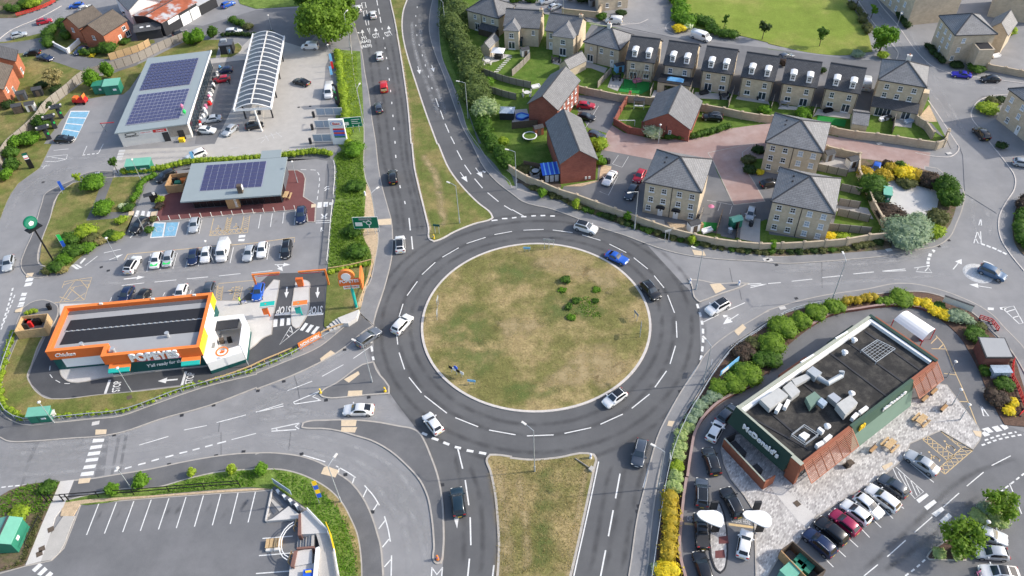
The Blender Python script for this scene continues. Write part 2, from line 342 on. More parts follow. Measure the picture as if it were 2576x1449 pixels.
patch('footway',SR.replace('1905,740 ','1905,720 ',1)+" 23:1300,1600 1350,1449 1400,1000 1460,560 1530,200 1600,0 22:1640,1449 1700,1340 1850,1110 2060,780 2240,560 2400,450 2576,330 32:200,250 560,160 1000,80 1380,40 1600,50 1850,130 2100,290 2230,420 2380,560 2500,720 2600,900 2600,640 2460,480 2380,400 2270,280 2140,190 1930,90 1700,10 1500,-35 1300,-45 1000,10 560,75 200,160 0,225 22:2576,225 2400,330 2200,450 2050,560",'footway',.105,kerb='kerb',kw=.16,label='grey footway curving round the burger restaurant')
patch('footway',"03:-300,-30 0,60 70,95 150,105 300,100 700,70 1040,45 1220,10 02:1600,1330 2100,1190 2576,1010 12:0,1025 400,870 800,665 930,575 1090,440 1185,380 1040,250 830,440 640,590 300,740 0,860 02:2576,870 2050,1000 1500,1190 1230,1285 900,1320 550,1355 250,1375 60,1290 0,1220 -300,1300",'footway_dark',.105,kerb='kerb',kw=.16,label='dark footway outside the fried chicken plot')
patch('footway',"03:610,500 750,485 930,468 1130,435 1500,375 1900,290 2200,240 2430,215 2576,210 13:0,210 150,208 300,220 460,245 650,310 800,400 950,500 1080,660 1160,820 1220,1000 1260,1150 1275,1300 1285,1449 1290,1620 1060,1620 1050,1250 1010,1020 950,880 870,730 740,590 600,500 440,430 250,385 0,385 03:2576,380 2200,410 1900,475 1600,560 1250,580 900,640 640,700",'footway_dark',.105,kerb='kerb',kw=.18,label='dark footway round the lower left car park')
# ---- west side: verges, plots, car parks
patch('verge',"10:800,500 1050,520 1085,1300 11:1085,0 1100,350 1150,480 1200,800 1225,900 1200,1150 1180,1200 720,1285 735,1100 770,700 800,560 795,180 780,150 860,60 820,0 10:830,1000",'verge_green',.115,label='rough green verge beside the main road')
patch('verge',"11:1110,400 1150,480 1200,800 1225,900 1200,1150 1180,1220 12:1110,0 1060,190 1000,220 11:1150,1250 1165,1180 1150,1080 1090,960 1060,850 1090,700",'gravel',.135)
patch('plot_grass',"11:725,1290 1175,1200 1150,1330 12:1100,0 1045,240 830,330 705,415 685,380 700,200 712,0",'grass',.125,sm=False)
patch('forecourt',"00:2340,560 2576,330 10:0,330 760,540 700,660 690,800 650,1020 590,1449 11:600,60 200,110 0,140 01:2500,160 1780,240 1250,300 1130,290 1200,60 1900,30 00:2120,1449 2200,1200 2100,600",'concrete',.009,sm=False,depth=.05)
patch('forecourt_lane',"00:2130,640 2470,600 2330,1100 2160,1449 1960,1449 2010,1180",'asphalt_lot',.013,sm=False,depth=.05)
patch('plot_grass',"00:1500,600 1880,410 2220,400 2170,580 1480,640 1300,900 1240,950 1090,960 860,1000 700,1100 440,1449 01:520,0 400,240 180,400 110,500 60,600 -40,860 -120,960 -200,700 0,350 100,150 200,0 00:220,1400 480,1110 870,800 1150,735 1390,650",'grass',.06,sm=False)
patch('plot_grass',"00:2220,500 2400,430 2440,480 2400,540 2330,580 2210,585",'grass',.1,kerb='kerb')
patch('car_park',"01:-300,700 150,400 380,270 470,40 520,0 00:760,1449 900,1110 920,960 1100,940 1370,700 1480,640 1180,1449 01:1100,290 820,300 700,400 540,560 420,620 300,900 220,1230 260,1330 400,1360 600,1330 800,1200 1000,1020 1240,960 1500,370 2576,160 11:280,165 600,150 720,160 790,240 700,1290 120,1310 0,1400 02:2576,0 900,40 150,450 -300,900",'asphalt',.008,sm=False,depth=.05,label='pale grey asphalt of the drive-through car parks')
patch('plot_grass',"01:400,1180 430,960 590,520 620,480 740,390 1080,360 1090,340 1440,330 1350,640 1310,700 890,770 1080,720 1140,760 1330,720 1260,900 1230,950 1000,1010 820,1130 700,1240 480,1290 440,1235",'grass',.12,sm=False)
patch('footway',"01:210,1200 230,1130 330,900 420,600 460,500 560,440 720,370 830,310 930,280 1150,275 1160,340 1090,345 740,395 620,480 580,530 510,750 430,960 385,1160 400,1210 470,1240 480,1330 400,1350 300,1340 230,1280",'footway_dark',.125,kerb='kerb',label='dark footway round the coffee shop lawn')
patch('path',"01:1040,350 1140,345 1010,690 1290,690 1320,700 1300,745 870,775 950,600",'footway_dark',.13,sm=False)
patch('drive_lane',"01:1320,680 1470,400 1590,310 1800,265 11:-400,190 0,160 600,150 720,170 700,300 620,1300 700,1290 790,560 795,200 740,130 650,110 01:1700,240 1500,330 1260,930 1420,950 1500,760",'asphalt_lot',.0125,sm=False,depth=.05)
patch('forecourt_paving',"01:1700,500 1860,420 11:280,265 420,265 480,300 500,350 480,530 605,610 595,790 520,790 500,660 0,700 01:2576,700 1530,790 1560,770 1590,650 1650,520",'block_maroon',.1,sm=False,kerb='kerb',label='maroon block paving around the coffee shop')
patch('plot_grass',"02:180,510 100,700 40,850 20,1000 30,1150 100,1250 250,1335 550,1320 900,1290 1230,1255 1500,1165 1750,1065 2050,975 1900,985 1400,1040 1000,1075 600,1118 480,1112 390,1062 310,962 280,890 320,780 400,560 440,490 300,500",'grass',.12,kerb='kerb',kw=.12)
patch('drive_lane',"F:150,790 120,835 82,920 72,950 80,967 105,992 130,1002 160,1002 265,991 457,968 518,962 588,942 644,922 751,874 804,842 816,824 819,724 824,684 680,688 600,760 300,760",'asphalt_new',.0135,sm=False,depth=.05,label='new black asphalt of the fried chicken drive-through lane')
patch('pavement',"F:180,963 160,953 151,937 160,905 200,870 150,790 150,765 545,757 640,757 672,724 689,704 704,706 702,724 688,800 684,842 664,850 644,868 615,889 523,922 462,928 258,952",'concrete_pale',.1,kerb='kerb',kw=.12)
patch('pavement',"11:395,1449 400,1395 430,1375 500,1372 540,1395 548,1449 12:540,0 515,280 440,400 400,412 365,380 355,330 385,0",'concrete_pale',.11,kerb='kerb',kw=.12)
patch('pavement',"02:230,200 330,140 430,120 520,140 580,180 590,240 480,470 160,500 150,440",'asphalt_lot',.09,sm=True,kerb='kerb',kw=.14)
patch('car_park',"03:810,730 1200,690 1700,650 2200,615 2576,595 13:160,580 520,780 720,1000 830,1449 870,1620 03:-400,1600 0,1420 260,1345 520,1290 640,1170 740,920",'asphalt_lot',.02,sm=False,depth=.05,kerb='kerb',kw=.14,label='grey asphalt of the lower left car park')
patch('verge',"03:640,700 900,640 1250,580 1600,560 1900,475 2200,410 2576,380 13:0,385 250,385 440,430 600,500 740,590 870,730 950,880 1010,1020 1050,1250 1060,1620 880,1620 830,1449 720,1000 520,780 160,580 03:2576,560 2200,580 1500,640 700,720",'verge_green',.11)
patch('verge',"03:640,715 900,680 1500,645 2200,590 2576,570 13:140,575 03:2576,590 2200,612 1700,648 1200,688 812,728 740,850 610,850",'gravel',.122,sm=False)
patch('verge',"13:600,500 740,590 870,730 950,880 1010,1020 1050,1250 1060,1620 1000,1620 990,1250 930,1000 870,880 790,740 690,640 560,560",'grass_dry',.122)
patch('verge',"03:-300,800 0,650 100,590 230,540 380,515 605,500 430,1000 240,1350 -300,1480",'earth',.11,sm=False)
patch('path',"03:610,500 750,485 640,760 560,860 520,1000 415,1305 260,1345 430,920",'concrete_pale',.125,sm=False)
patch('path',"03:640,850 760,850 730,920 650,1130 600,1220 520,1290 415,1305 500,1050",'concrete',.121,sm=False)
patch('path',"03:-300,-300 400,-20 360,110 150,108 70,95 0,62 -300,-10",'asphalt_lot',.009,sm=False,depth=.03)
# ---- east side: burger plot
patch('car_park',"23:1800,100 1830,0 22:1900,1350 2050,1180 2250,1010 2576,830 32:130,640 240,540 430,390 600,290 900,225 1250,190 1420,190 1600,240 1760,330 1940,500 2030,640 2120,800 2220,1000 2350,1310 2400,1380 2700,1500 33:2800,300 2800,1600 500,1600 23:1720,1600 1690,1200",'asphalt_lot',.016,sm=False,depth=.05,label='grey asphalt car park and drive-through lanes of the burger restaurant')
patch('planting_bed',"23:1560,400 1640,100 1700,0 22:1700,1400 1850,1120 2060,790 2240,590 2400,480 2576,350 32:100,290 200,250 560,165 1000,85 1380,45 1600,55 1850,135 2060,270 2180,390 2350,560 2480,720 2540,900 2600,1100 2600,1400 2380,1380 2300,1240 2200,1030 2110,810 2020,640 1940,510 1760,340 1600,240 1420,195 1250,195 900,230 610,295 430,400 240,545 140,640 0,880 22:2576,860 2250,1030 1900,1360 23:1830,0 1790,300 1730,700 1700,1000 1690,1250 1730,1449 1750,1600 1440,1600 1460,1100 1500,700",'bark_mulch',.1,label='bark mulch planting bed round the burger plot')
patch('patio',"23:2100,180 2130,60 22:2400,1449 32:300,1449 1540,1100 1700,960 1800,980 2110,1390 2140,1449 33:2150,30 2130,90 2060,180 1740,-10 1430,120 1370,270 1190,420 1000,540 860,620 480,860 290,1130 150,1200 0,1449 -200,1550 23:2450,1449 2440,980 2420,780 2330,640 2200,480 2130,330",'patio_block',.1,sm=False,kerb='kerb',kw=.14,label='grey and white block paved patio round the burger restaurant')
patch('traffic_island',"23:1990,780 2010,720 2040,690 2080,705 2120,780 2160,950 2170,1100 2165,1300 2140,1390 2100,1425 2060,1400 2010,1300 1985,1150 1985,950",'patio_block',.11,kerb='dark',kw=.2)
patch('path',"33:20,560 100,510 480,850 380,960 300,900",'concrete_pale',.112,sm=False)
patch('planting_bed',"33:1590,1260 1620,1210 1730,1130 1900,1000 2040,860 2150,720 2230,650 2350,640 2420,720 2390,960 2340,1000 2200,950 2060,960 1990,1300 1620,1290",'bark_mulch',.12,kerb='kerb',kw=.16)
# ---- estate
patch('garden',"10:1880,-200 1890,420 2060,900 2200,1300 2270,1449 11:2330,0 2530,230 21:0,310 460,490 840,600 1240,760 1600,850 2050,950 2500,1000 31:0,1010 560,1010 1200,930 900,290 900,150 30:700,1370 1640,1440 1790,1390 1640,1100 1600,880 1130,640 0,490 20:2576,470 1500,370 800,230 0,80 10:2300,0 2100,-150",'lawn',.07,sm=False,label='back gardens of the estate houses')
patch('car_park',"20:660,960 1180,990 1010,1240 1000,1320 930,1449 21:870,160 860,380 520,430 490,500 840,600 1240,760 1600,850 1850,860 2500,990 2440,540 2210,610 2060,290 2020,150 1460,40 20:770,1290 640,1080",'asphalt_lot',.085,sm=False)
patch('block_paved_drive',"F:1540,316 1500,375 1640,402 1790,405 1870,400 1900,400 2090,395 2170,400 2260,412 2320,432 2335,432 2340,385 2200,365 2090,342 1940,310 1830,325 1780,345 1650,352 1570,335",'block_red',.1,sm=False,label='reddish block paved shared drive of the estate')
patch('block_paved_drive',"F:1780,385 1795,410 1845,517 1925,508 1898,460 1872,420 1868,385 1900,360",'block_red',.104,sm=False,kerb='kerb',kw=.15,label='reddish block paved spur between the hipped houses')
patch('car_park',"F:1745,500 1792,410 1845,517 1928,508 1940,548 1900,562 1760,560",'asphalt_lot',.09,sm=False)
patch('car_park',"F:1872,420 1975,440 1975,470 1930,510 1925,508",'asphalt_lot',.092,sm=False)
patch('car_park',"F:2085,392 2200,400 2190,440 2160,430 2100,440",'asphalt_lot',.095,sm=False)
patch('yard',"F:1925,520 1945,450 2070,470 2110,510 2085,610 1935,590",'asphalt_lot',.088,sm=False)
patch('estate_road',"10:2100,-330 2200,-20 20:0,70 500,120 850,200 1200,290 1580,370 2000,430 2576,485 30:0,490 560,570 1130,620 1600,690 1600,880 1640,1100 1790,1390 1840,1500 31:1920,10 1960,120 1980,500 2300,700 2340,-100 30:2100,1300 2040,1040 2150,970 2400,950 2800,980 2800,870 2330,830 1780,700 1420,400 1130,20 1000,-330 800,-330 950,60 1130,330 1330,560 1290,610 1000,600 560,540 0,455 20:2576,440 2000,410 1660,330 1640,250 1640,-330",'asphalt',.075,sm=False)
patch('verge',"30:0,-330 700,-330 830,60 900,150 1000,330 1050,520 700,560 400,530 0,440 20:2576,430 2200,340 1950,300 1650,250 1620,140 1680,-330",'grass_park',.12,label='mown green lawn with young trees')
patch('verge',"31:1150,900 1560,1010 1700,950 1890,640 1900,440 1750,330 1300,200 930,150 900,280 1240,900",'earth',.125)
patch('hardstanding',"31:1200,360 1730,480 1700,640 1580,760 1060,620 1120,560",'concrete_pale',.14,sm=False)
patch('verge',"31:2576,540 2480,690 2460,860 2500,1030 2576,1120 2800,1200 2800,500",'earth',.12)
patch('hedge_bed',"10:1870,-200 1900,420 2060,900 2180,1280 2240,1449 11:2300,0 2520,230 2576,330 21:0,330 30,420 11:2550,420 2400,200 10:2200,1449 2030,950 1850,480 1840,200 1830,-200",'verge_green',.115)
patch('verge',"21:30,330 150,400 460,500 840,640 1240,800 1600,900 2050,990 2576,1050 31:0,1060 560,1050 1100,960 1240,1000 1240,1060 900,1090 400,1120 0,1130 21:2300,1100 1900,1030 1600,980 1300,880 900,740 660,650 430,540 150,440",'earth',.12)
patch('drive',"20:700,420 800,250 1230,310 1580,375 2576,487 30:0,497 1130,627 1600,700 1600,900 1500,1000 1040,1130 840,1110 510,1080 105,1030 20:2280,960 1880,890 1520,830 1140,760 1000,600",'asphalt_lot',.082,sm=False,label='grey drives between the dormer townhouses')
# ---- far-left streets and yards
patch('yard',"00:1280,180 2040,260 2576,100 10:900,60 480,480 60,350 00:2560,380 2200,350 1870,350 1300,560 1160,600 880,400 1030,150",'asphalt_lot',.02,sm=False)
patch('garden',"00:-200,440 60,420 560,300 660,220 1000,480 1300,420 1550,400 1560,430 1110,590 870,740 480,1030 0,1500 -300,1700",'grass',.07,sm=False)
patch('estate_road',"00:-100,440 120,430 480,370 560,480 760,560 1090,600 1400,620 1380,660 1080,740 860,720 600,640 350,570 240,540 -100,560",'asphalt_lot',.085,sm=True)
patch('footway',"00:-300,190 170,180 600,0 700,-80 300,-300 -300,-300",'earth',.09,sm=False)
patch('verge',"10:-300,-300 480,-300 480,60 0,90 -160,40",'verge_green',.1,sm=False)
# ======== ROAD MARKINGS (children of the road)
ZM=.024
def mk(name,mb,m='paint_white'):return mb.build(name,m,ROAD)
def segs(s,w=.15,m='paint_white',z=ZM,name='lane_marking'):
 p=P(s);mb=MB()
 for a,b in zip(p[::2],p[1::2]):strip([a,b],w,z,mb)
 return mk(name,mb,m)
def lines(s,w=.12,m='paint_white',z=ZM,sm=True,name='lane_marking'):
 mb=MB()
 for q in s.split('/'):
  p=P(q);strip(smooth(p)if sm and len(p)>2 else p,w,z,mb)
 return mk(name,mb,m)
def dashes(s,L,gap,w,m='paint_white',z=ZM,name='lane_marking'):
 at,D=walk(smooth(P(s)));x=0;mb=MB()
 while x<D:
  k=[at(x+(min(x+L,D)-x)*t)[0]for t in(0,.5,1)];strip(k,w,z,mb);x+=L+gap
 return mk(name,mb,m)
def polys(s,m='paint_white',z=ZM,name='road_marking',top=.012):
 mb=MB()
 for q in s.split('/'):
  mb.prism(P(q),z-top,z)
 return mk(name,mb,m)
def arrow(s,L=None,w=.16,hw=.55,hl=1.3,m='paint_white',side=None,z=ZM):
 a,b=P(s)[:2];d=(b-a).normalized();n=Vector((-d.y,d.x,0));mb=MB();h=b-d*hl
 strip([a,h],w,z,mb);q=[h+n*hw,b,h-n*hw];mb.add([(v.x,v.y,z)for v in q],[(0,2,1)])
 if side:
  k=a+(b-a)*.45;e=k+n*(.9*side)+d*.3;strip([k,e],w,z,mb);q=[e+d*.5,e+n*(.6*side)+d*.25,e-d*.5];mb.add([(v.x,v.y,z)for v in q],[(0,1,2)if side<0 else(0,2,1)])
 return mk('arrow_marking',mb,m)
def text_mesh(t,ext=.0,bold=0):
 c=bpy.data.curves.new('txt','FONT');c.body=t;c.extrude=ext;c.offset=bold;c.resolution_u=3;o=bpy.data.objects.new('txt',c)
 COL.objects.link(o);dg=bpy.context.evaluated_depsgraph_get();me=bpy.data.meshes.new_from_object(o.evaluated_get(dg));bpy.data.objects.remove(o);bpy.data.curves.remove(c)
 xs=[v.co.x for v in me.vertices];ys=[v.co.y for v in me.vertices];x0,x1,y0,y1=min(xs),max(xs),min(ys),max(ys)
 for v in me.vertices:v.co.x=(v.co.x-x0)/(x1-x0);v.co.y=(v.co.y-y0)/(y1-y0)
 return me
def ground_text(t,s,h,m='paint_white',z=ZM+.002,bold=.02,flip=1):
 ""
 a,b=P(s)[:2];d=b-a;n=Vector((-d.y,d.x,0)).normalized()*h*flip;me=text_mesh(t,0,bold)
 for v in me.vertices:v.co=Vector((a.x,a.y,z))+d*v.co.x+n*v.co.y
 return link('road_lettering',me,m,ROAD)
segs("11:1670,1315 1805,1190 1875,1140 2040,1045 2120,1002 2310,940 2400,912 2576,880 21:115,868 318,860 410,866 610,892 705,915 890,970 980,1008 1150,1093 1225,1145 1367,1258 1430,1325 1530,1449 F:1024,744 1050,708 12:1440,290 1480,160 1415,470 1427,570 1440,650 1495,820 1540,900 1665,1055 1695,1085 1920,1260 2005,1305 2235,1397 F:1230,1082 1297,1094 23:150,40 420,30 F:1420,1090.5 1487,1076 22:890,1372 1115,1270 1205,1212 1385,1068 1438,1000 1555,835 1590,765 1645,582 1660,500 1652,335 1635,250 1565,70",.17)
segs("10:1205,-60 1212,-20 1215,0 1225,55 1232,85 1243,145 1248,170 1258,230 1268,280 1271,300 1283,375 1286,395 1297,475 1300,493 1312,575 1315,595 1325,680 1328,700 1340,790 1342,812 1353,905 1355,928 1366,1025 1367,1048 1377,1155 1379,1178 1388,1283 1389,1308 1398,1420 1400,1445 11:1405,110 1408,140 1415,262 1418,290 1447,415 1453,445 1495,575 1502,605 1540,745 1553,870 1565,930 1577,1060",.22)
segs("10:1622,65 1622,80 1608,155 1608,170 1608,250 1609,265 1618,345 1620,362 1640,445 1643,462 1672,548 1676,566 1702,650 1706,668 1733,762 1738,780 1768,878 1773,897",.2)
segs("10:1808,990 1838,1075 1855,1112 1887,1200 1903,1245 1942,1335 1960,1375 1998,1449 11:2022,65 2072,160 2098,210 2165,305 2200,350 2280,445 2330,490 2440,580 2497,620 2576,668 21:0,660 120,728",.2)
segs("11:2370,772 2430,765 2475,752 2530,750 21:0,745 45,740 92,732 145,732 195,725 240,722 287,722 335,720 385,725 432,725",.38)
lines("10:1062,30 1098,24 1110,78 1072,84 1062,30/10:1078,112 1112,106 1122,160 1088,166 1078,112/10:1100,204 1128,200 1136,252 1112,256 1100,204/10:1120,286 1142,284 1150,352 1120,286",.2,sm=False)
arrow("10:1075,362 1068,296",hl=2,hw=.5,side=1);arrow("10:1210,342 1202,278",hl=2,hw=.5);arrow("10:1343,322 1332,258",hl=2,hw=.5)
arrow("10:1628,668 1650,746",hl=2,hw=.5);arrow("10:1768,654 1790,726",hl=2,hw=.5);arrow("11:2055,285 2128,384",hl=2,hw=.6);arrow("11:2210,240 2282,340",hl=2,hw=.6,side=1)
ground_text('CITY',"10:1183,388 1252,376",2.6);ground_text('CITY',"10:1313,370 1382,354",2.6);ground_text('M1',"10:1072,404 1118,395",2.0)
ground_text('(A642)',"10:1050,450 1160,434",2.2);ground_text('(A639)',"10:1065,496 1172,478",2.2)
segs("12:1175,345 1172,380 1160,520 1162,552 1162,590 1170,640 1175,690 1184,728",.38)
segs("12:315,1035 565,938 665,890 880,772 980,710 1168,580 0,1250 275,1165 20,1247 278,1188 02:2180,1355 2475,1278 1850,1430 2080,1385 03:1400,133 1695,45 2330,78 2576,15",.13)
lines("12:375,1150 640,1040/12:375,1150 395,1168 655,1130/12:628,1050 570,1095 640,1125/12:155,1420 435,1360/12:155,1442 405,1425/12:437,1362 395,1392 432,1420/12:195,1412 215,1428",.17,sm=False)
segs("03:1150,395 1185,388 1255,370 1325,350 1390,332 1465,312 1525,293 1600,272 1665,255 1745,235 1805,215 1885,198 1938,183 2010,165 2065,150 2140,130 2185,118 2275,95",.25)
polys("03:940,70 1052,68 1042,98 928,108/03:914,142 1030,128 1022,160 902,178/03:892,205 1012,192 1002,226 878,242/03:870,270 992,258 982,290 858,306/03:848,340 970,326 958,362 834,376/03:822,408 948,394 938,436 806,446")
polys("03:1100,45 1290,10 1285,40 1220,400 1190,412 1255,40 1215,45 1140,425 1112,430 1180,50/03:1050,60 1098,55 1050,432 950,455 985,300",'asphalt_lot',.014,'road_repair')
polys("03:390,-10 412,-10 400,100 300,320 235,540 205,540 270,310 350,110",'asphalt_lot',.014,'road_repair')
segs("03:15,558 60,552 82,550 130,545 152,543 198,540 222,538 262,533",.2)
lines("13:805,342 920,405 1005,460/13:838,352 830,408/13:992,450 970,518/13:1092,538 1180,640 1242,738/13:1118,570 1078,656/13:1226,718 1180,788/13:1293,848 1330,980 1352,1104/13:1300,890 1235,975/13:1338,1078 1272,1160/13:1364,1242 1360,1449/13:1356,1285 1292,1358/13:470,232 600,270 697,300",.17)
lines("13:1770,1360 1765,1460/13:1876,1360 1868,1460/13:1774,1372 1820,1435 1872,1372",.17,sm=False)
segs("13:1670,10 1722,32 1770,60 1835,82 1885,105 1945,128 2000,150 2062,165 2120,185 2188,198 2245,207 2316,220",.42)
segs("13:2030,165 2080,370 2105,485 2142,738 2155,858 2162,1140 2148,1275 2130,1460",.2);segs("13:2395,1340 2380,1460",.2)
arrow("13:2010,790 2024,972",hl=1.6,hw=.35)
lines("23:872,298 800,640 720,1010 650,1320 620,1460/22:1880,770 1700,1045 1565,1280 23:1475,20 1395,280 1320,560",.17)
segs("23:1087,420 1042,668 1018,788 970,1050 942,1190 890,1460",.2)
segs("22:1862,160 1875,205 1888,245 1900,288 1910,330 1915,370 1922,410 1922,460 1922,500 1922,550 1918,588 1912,640 1908,680 1898,728",.4)
segs("22:1920,345 2080,268 2168,225 2345,148",.16);arrow("22:2278,265 2122,366",hl=1.7,hw=.65,side=-1)
segs("F:1862,716 1915,713 31:0,1405 128,1395 238,1382 445,1360 545,1345 750,1325 858,1308 1065,1288 1150,1280 1380,1258 1150,1283 1388,1275",.16)
lines("21:2400,1428 2560,1410/21:2400,1446 2560,1412/31:1470,1248 1600,1230 1650,1297 1488,1285 1512,1250/31:1615,1240 1580,1280",.16,sm=False)
polys("31:1645,1068 1662,1062 1686,1072 1668,1095/31:1618,1098 1650,1106 1642,1135 1608,1128/31:1604,1142 1634,1146 1630,1172 1598,1170/31:1594,1182 1626,1184 1626,1208 1592,1206/31:1596,1218 1628,1218 1626,1232 1596,1238")
lines("31:2140,745 2120,820 2148,820 2140,745/31:2105,880 2070,1000 2145,1002 2138,880/31:2105,880 2138,960/31:2085,945 2115,1000",.16,sm=False)
segs("31:2145,1005 2182,1018 2198,1022 2240,1040 2255,1042 2298,1062 2310,1068 2350,1086 2362,1090 2400,1112",.45)
cc=P1("31:2115,1302");struct(MB().cyl((cc.x,cc.y,0),2.5,.07,28,2.2).build('mini_roundabout','paint_worn',label='white painted dome of the mini roundabout'))
arrow("31:1862,1262 1948,1158",hl=1.4,hw=.6);arrow("31:2250,1450 2025,1414",hl=1.4,hw=.6);lines("31:2165,1178 2240,1205 2310,1262",.25)
polys("32:2095,180 2145,182 2140,204 2090,198/32:2212,196 2272,200 2270,224 2210,220/32:2330,196 2400,190 2396,216 2340,220");lines("32:2360,205 2472,182 2566,352 2528,362 2360,205/32:2400,240 2490,214/32:2460,300 2530,280",.16,sm=False)
lines("32:1690,480 1760,560 1800,640 1870,820 1960,1020 2110,1400",.13,'paint_yellow');segs("32:1645,612 1795,614 1770,860 1895,876 1880,1140 2020,1146 1700,500 1640,560 1760,570 1720,610",.13,'paint_yellow')
lines("32:2142,1185 2220,1290 2170,1288 2142,1185",.2,sm=False)
lines("33:560,1260 658,1360/33:670,1155 782,1258/33:785,1048 906,1158/33:915,950 1022,1062/33:1040,868 1138,962/33:1170,785 1258,872/33:1310,728 1368,772/33:1375,270 1668,508",.13,sm=False)
lines("33:1252,355 1300,460 1478,672 1566,602 1285,352/33:1310,400 1400,560/33:1365,430 1450,620/33:1430,480 1500,640/33:1490,545 1530,620",.12,sm=False)
polys("33:1490,682 1594,615 1618,640 1520,718/33:1568,752 1670,680 1698,710 1602,788/33:1645,822 1750,752 1776,782 1690,856/33:1728,892 1816,814 1852,852 1765,930/33:1850,935 1885,880 1932,912 1880,960",name='zebra_marking')
segs("33:965,1449 1105,1335 1200,1255 1385,1090 1475,1010 1652,855 1765,755 1922,615 2000,545 2168,405 2250,338 2442,240",.13)
dashes("33:1380,1449 1480,1375 1585,1280",.6,.5,.2);dashes("33:2275,650 2440,525 2576,420 2700,340",.7,.5,.2);segs("33:2430,520 2552,824",.14)
polys("33:2150,10 2190,-15 2235,30 2180,48/32:2150,1420 2215,1400 2270,1449 2210,1460/32:2250,1400 2310,1385 2360,1435 2300,1449/32:2330,1380 2390,1370 2420,1410 2380,1430",name='zebra_marking')
dashes("33:2150,135 2320,75 2540,30 2700,10",.6,.4,.25);dashes("33:2180,85 2330,35 2500,0",.6,.4,.25)
def hatch(q,n,w=.11,m='paint_yellow'):
 a,b,c,d=P(q);mb=MB()
 for x,y in((a,b),(b,c),(c,d),(d,a)):strip([x,y],w,ZM,mb)
 for i in range(n):t,s_=i/n,(i+1)/n;l0,l1,r0,r1=a+(b-a)*t,a+(b-a)*s_,d+(c-d)*t,d+(c-d)*s_;strip([l0,r1],w*.8,ZM,mb);strip([l1,r0],w*.8,ZM,mb)
 return mk('hatched_marking',mb,m)
hatch("33:1555,75 1810,292 1870,238 1605,40",5);hatch("33:1745,0 1945,165 2060,185 1830,0",4);hatch("33:1715,372 1945,165 2060,185 1780,425",6)
def wheelchair(s,sc=1.0):
 a,b=P(s);d=(b-a).normalized();n=Vector((-d.y,d.x,0));mb=MB();Q=lambda x,y:a+d*(x*sc)+n*(y*sc)
 strip([Q(.5*math.cos(t)+.5,.5*math.sin(t))for t in np.linspace(-2.4,1.6,12)],.12,ZM,mb);strip([Q(.6,.1),Q(1.3,.25)],.14,ZM,mb)
 strip([Q(1.5,.3),Q(1.75,.32)],.25,ZM,mb);strip([Q(.95,.2),Q(.9,-.35),Q(.3,-.6)],.12,ZM,mb)
 return mk('wheelchair_symbol',mb,'paint_yellow')
wheelchair("33:1850,200 1810,110",1.1);wheelchair("33:1700,310 1660,230",1.1);wheelchair("02:2290,60 2320,35");wheelchair("02:2490,45 2520,20");wheelchair("01:2185,880 2200,850");wheelchair("01:2365,860 2380,830")
segs("23:1735,922 1835,930 2180,928 2440,962",.35,'paint_yellow');ground_text('ORDER HERE',"23:2205,905 2400,935",.75,'paint_worn',bold=.01);ground_text('ORDER HERE',"23:1760,895 1960,920",.75,'paint_worn',bold=.01)
segs("03:872,1036 995,722 1052,1022 1172,710 1235,1008 1347,697 1413,995 1522,682 1595,980 1700,668 1775,968 1872,655 1957,953 2048,640 2137,940 2222,626 2317,926 2396,613 2497,910 2572,598 13:65,1072 370,1048 30,1245 375,1216 0,1425 340,1400",.15)
polys("03:320,1388 398,1318 430,1340 352,1412/03:372,1432 450,1358 480,1385 410,1449/03:455,1449 505,1402 536,1425 500,1470/13:-30,1450 0,1430",name='zebra_marking')if False else polys("03:320,1388 398,1318 430,1340 352,1412/03:372,1432 450,1358 480,1385 410,1449/03:455,1449 505,1402 536,1425 500,1470",name='zebra_marking')
segs("02:1058,1064 1106,925 1830,980 1872,840 12:190,272 358,258 512,274 676,260",.42);arrow("02:1788,920 1588,938",w=.3,hw=.6,hl=1.4)
arrow("12:312,-10 304,102",w=.25,hw=.4,hl=1.5);arrow("12:622,-5 618,102",w=.25,hw=.4,hl=1.5)
ground_text('STOP',"02:1205,1040 1225,930",1.25);ground_text('STOP',"02:1935,962 1965,848",1.25);ground_text('STOP',"12:356,180 216,190",1.9);ground_text('STOP',"12:672,178 536,190",1.9)
polys("12:178,312 218,312 212,390 172,394/12:246,306 286,304 280,380 240,384/12:312,304 350,302 346,372 306,376/12:496,350 526,360 470,432 440,424/12:550,368 584,378 526,450 496,440/12:610,386 642,392 584,466 552,458",name='zebra_marking')
lines("12:352,385 235,572 440,405/12:335,430 375,455/12:310,470 335,495/12:352,385 370,460",.13,sm=False)
lines("02:505,785 500,830/02:502,870 528,905/02:560,928 605,952/02:648,962 702,962",.12);
lines("02:600,150 700,0 895,-40 850,120 552,148/02:700,0 850,120/02:600,90 700,120/02:750,-10 640,140/02:860,50 740,130/01:625,1449 650,1385 925,1342 890,1449/01:640,1420 800,1360 880,1449/01:700,1449 760,1372 910,1380",.1,'paint_yellow',sm=False)
polys("01:270,1350 345,1340 325,1378 252,1388/01:258,1400 332,1390 312,1425 240,1436/02:222,50 275,48 260,78 208,82/02:208,98 262,94 246,124 192,130/02:195,145 252,140 234,170 180,178/02:185,172 240,165 232,188 172,192",name='zebra_marking')
dashes("02:130,0 100,120 20,380",.8,.5,.3);dashes("02:150,70 60,300 10,420",.8,.5,.2)
segs("01:1478,1285 1520,1105 1610,1270 1650,1105 1740,1255 1785,1095 1868,1245 1905,1090 1995,1230 2030,1080 2315,1200 2350,1040 2440,1185 2470,1030 11:110,1165 138,1005 235,1150 262,1000 01:1880,915 1910,760 2002,905 2032,765 11:25,850 50,710 145,835 165,700 268,800 282,690 385,815 402,660",.13)
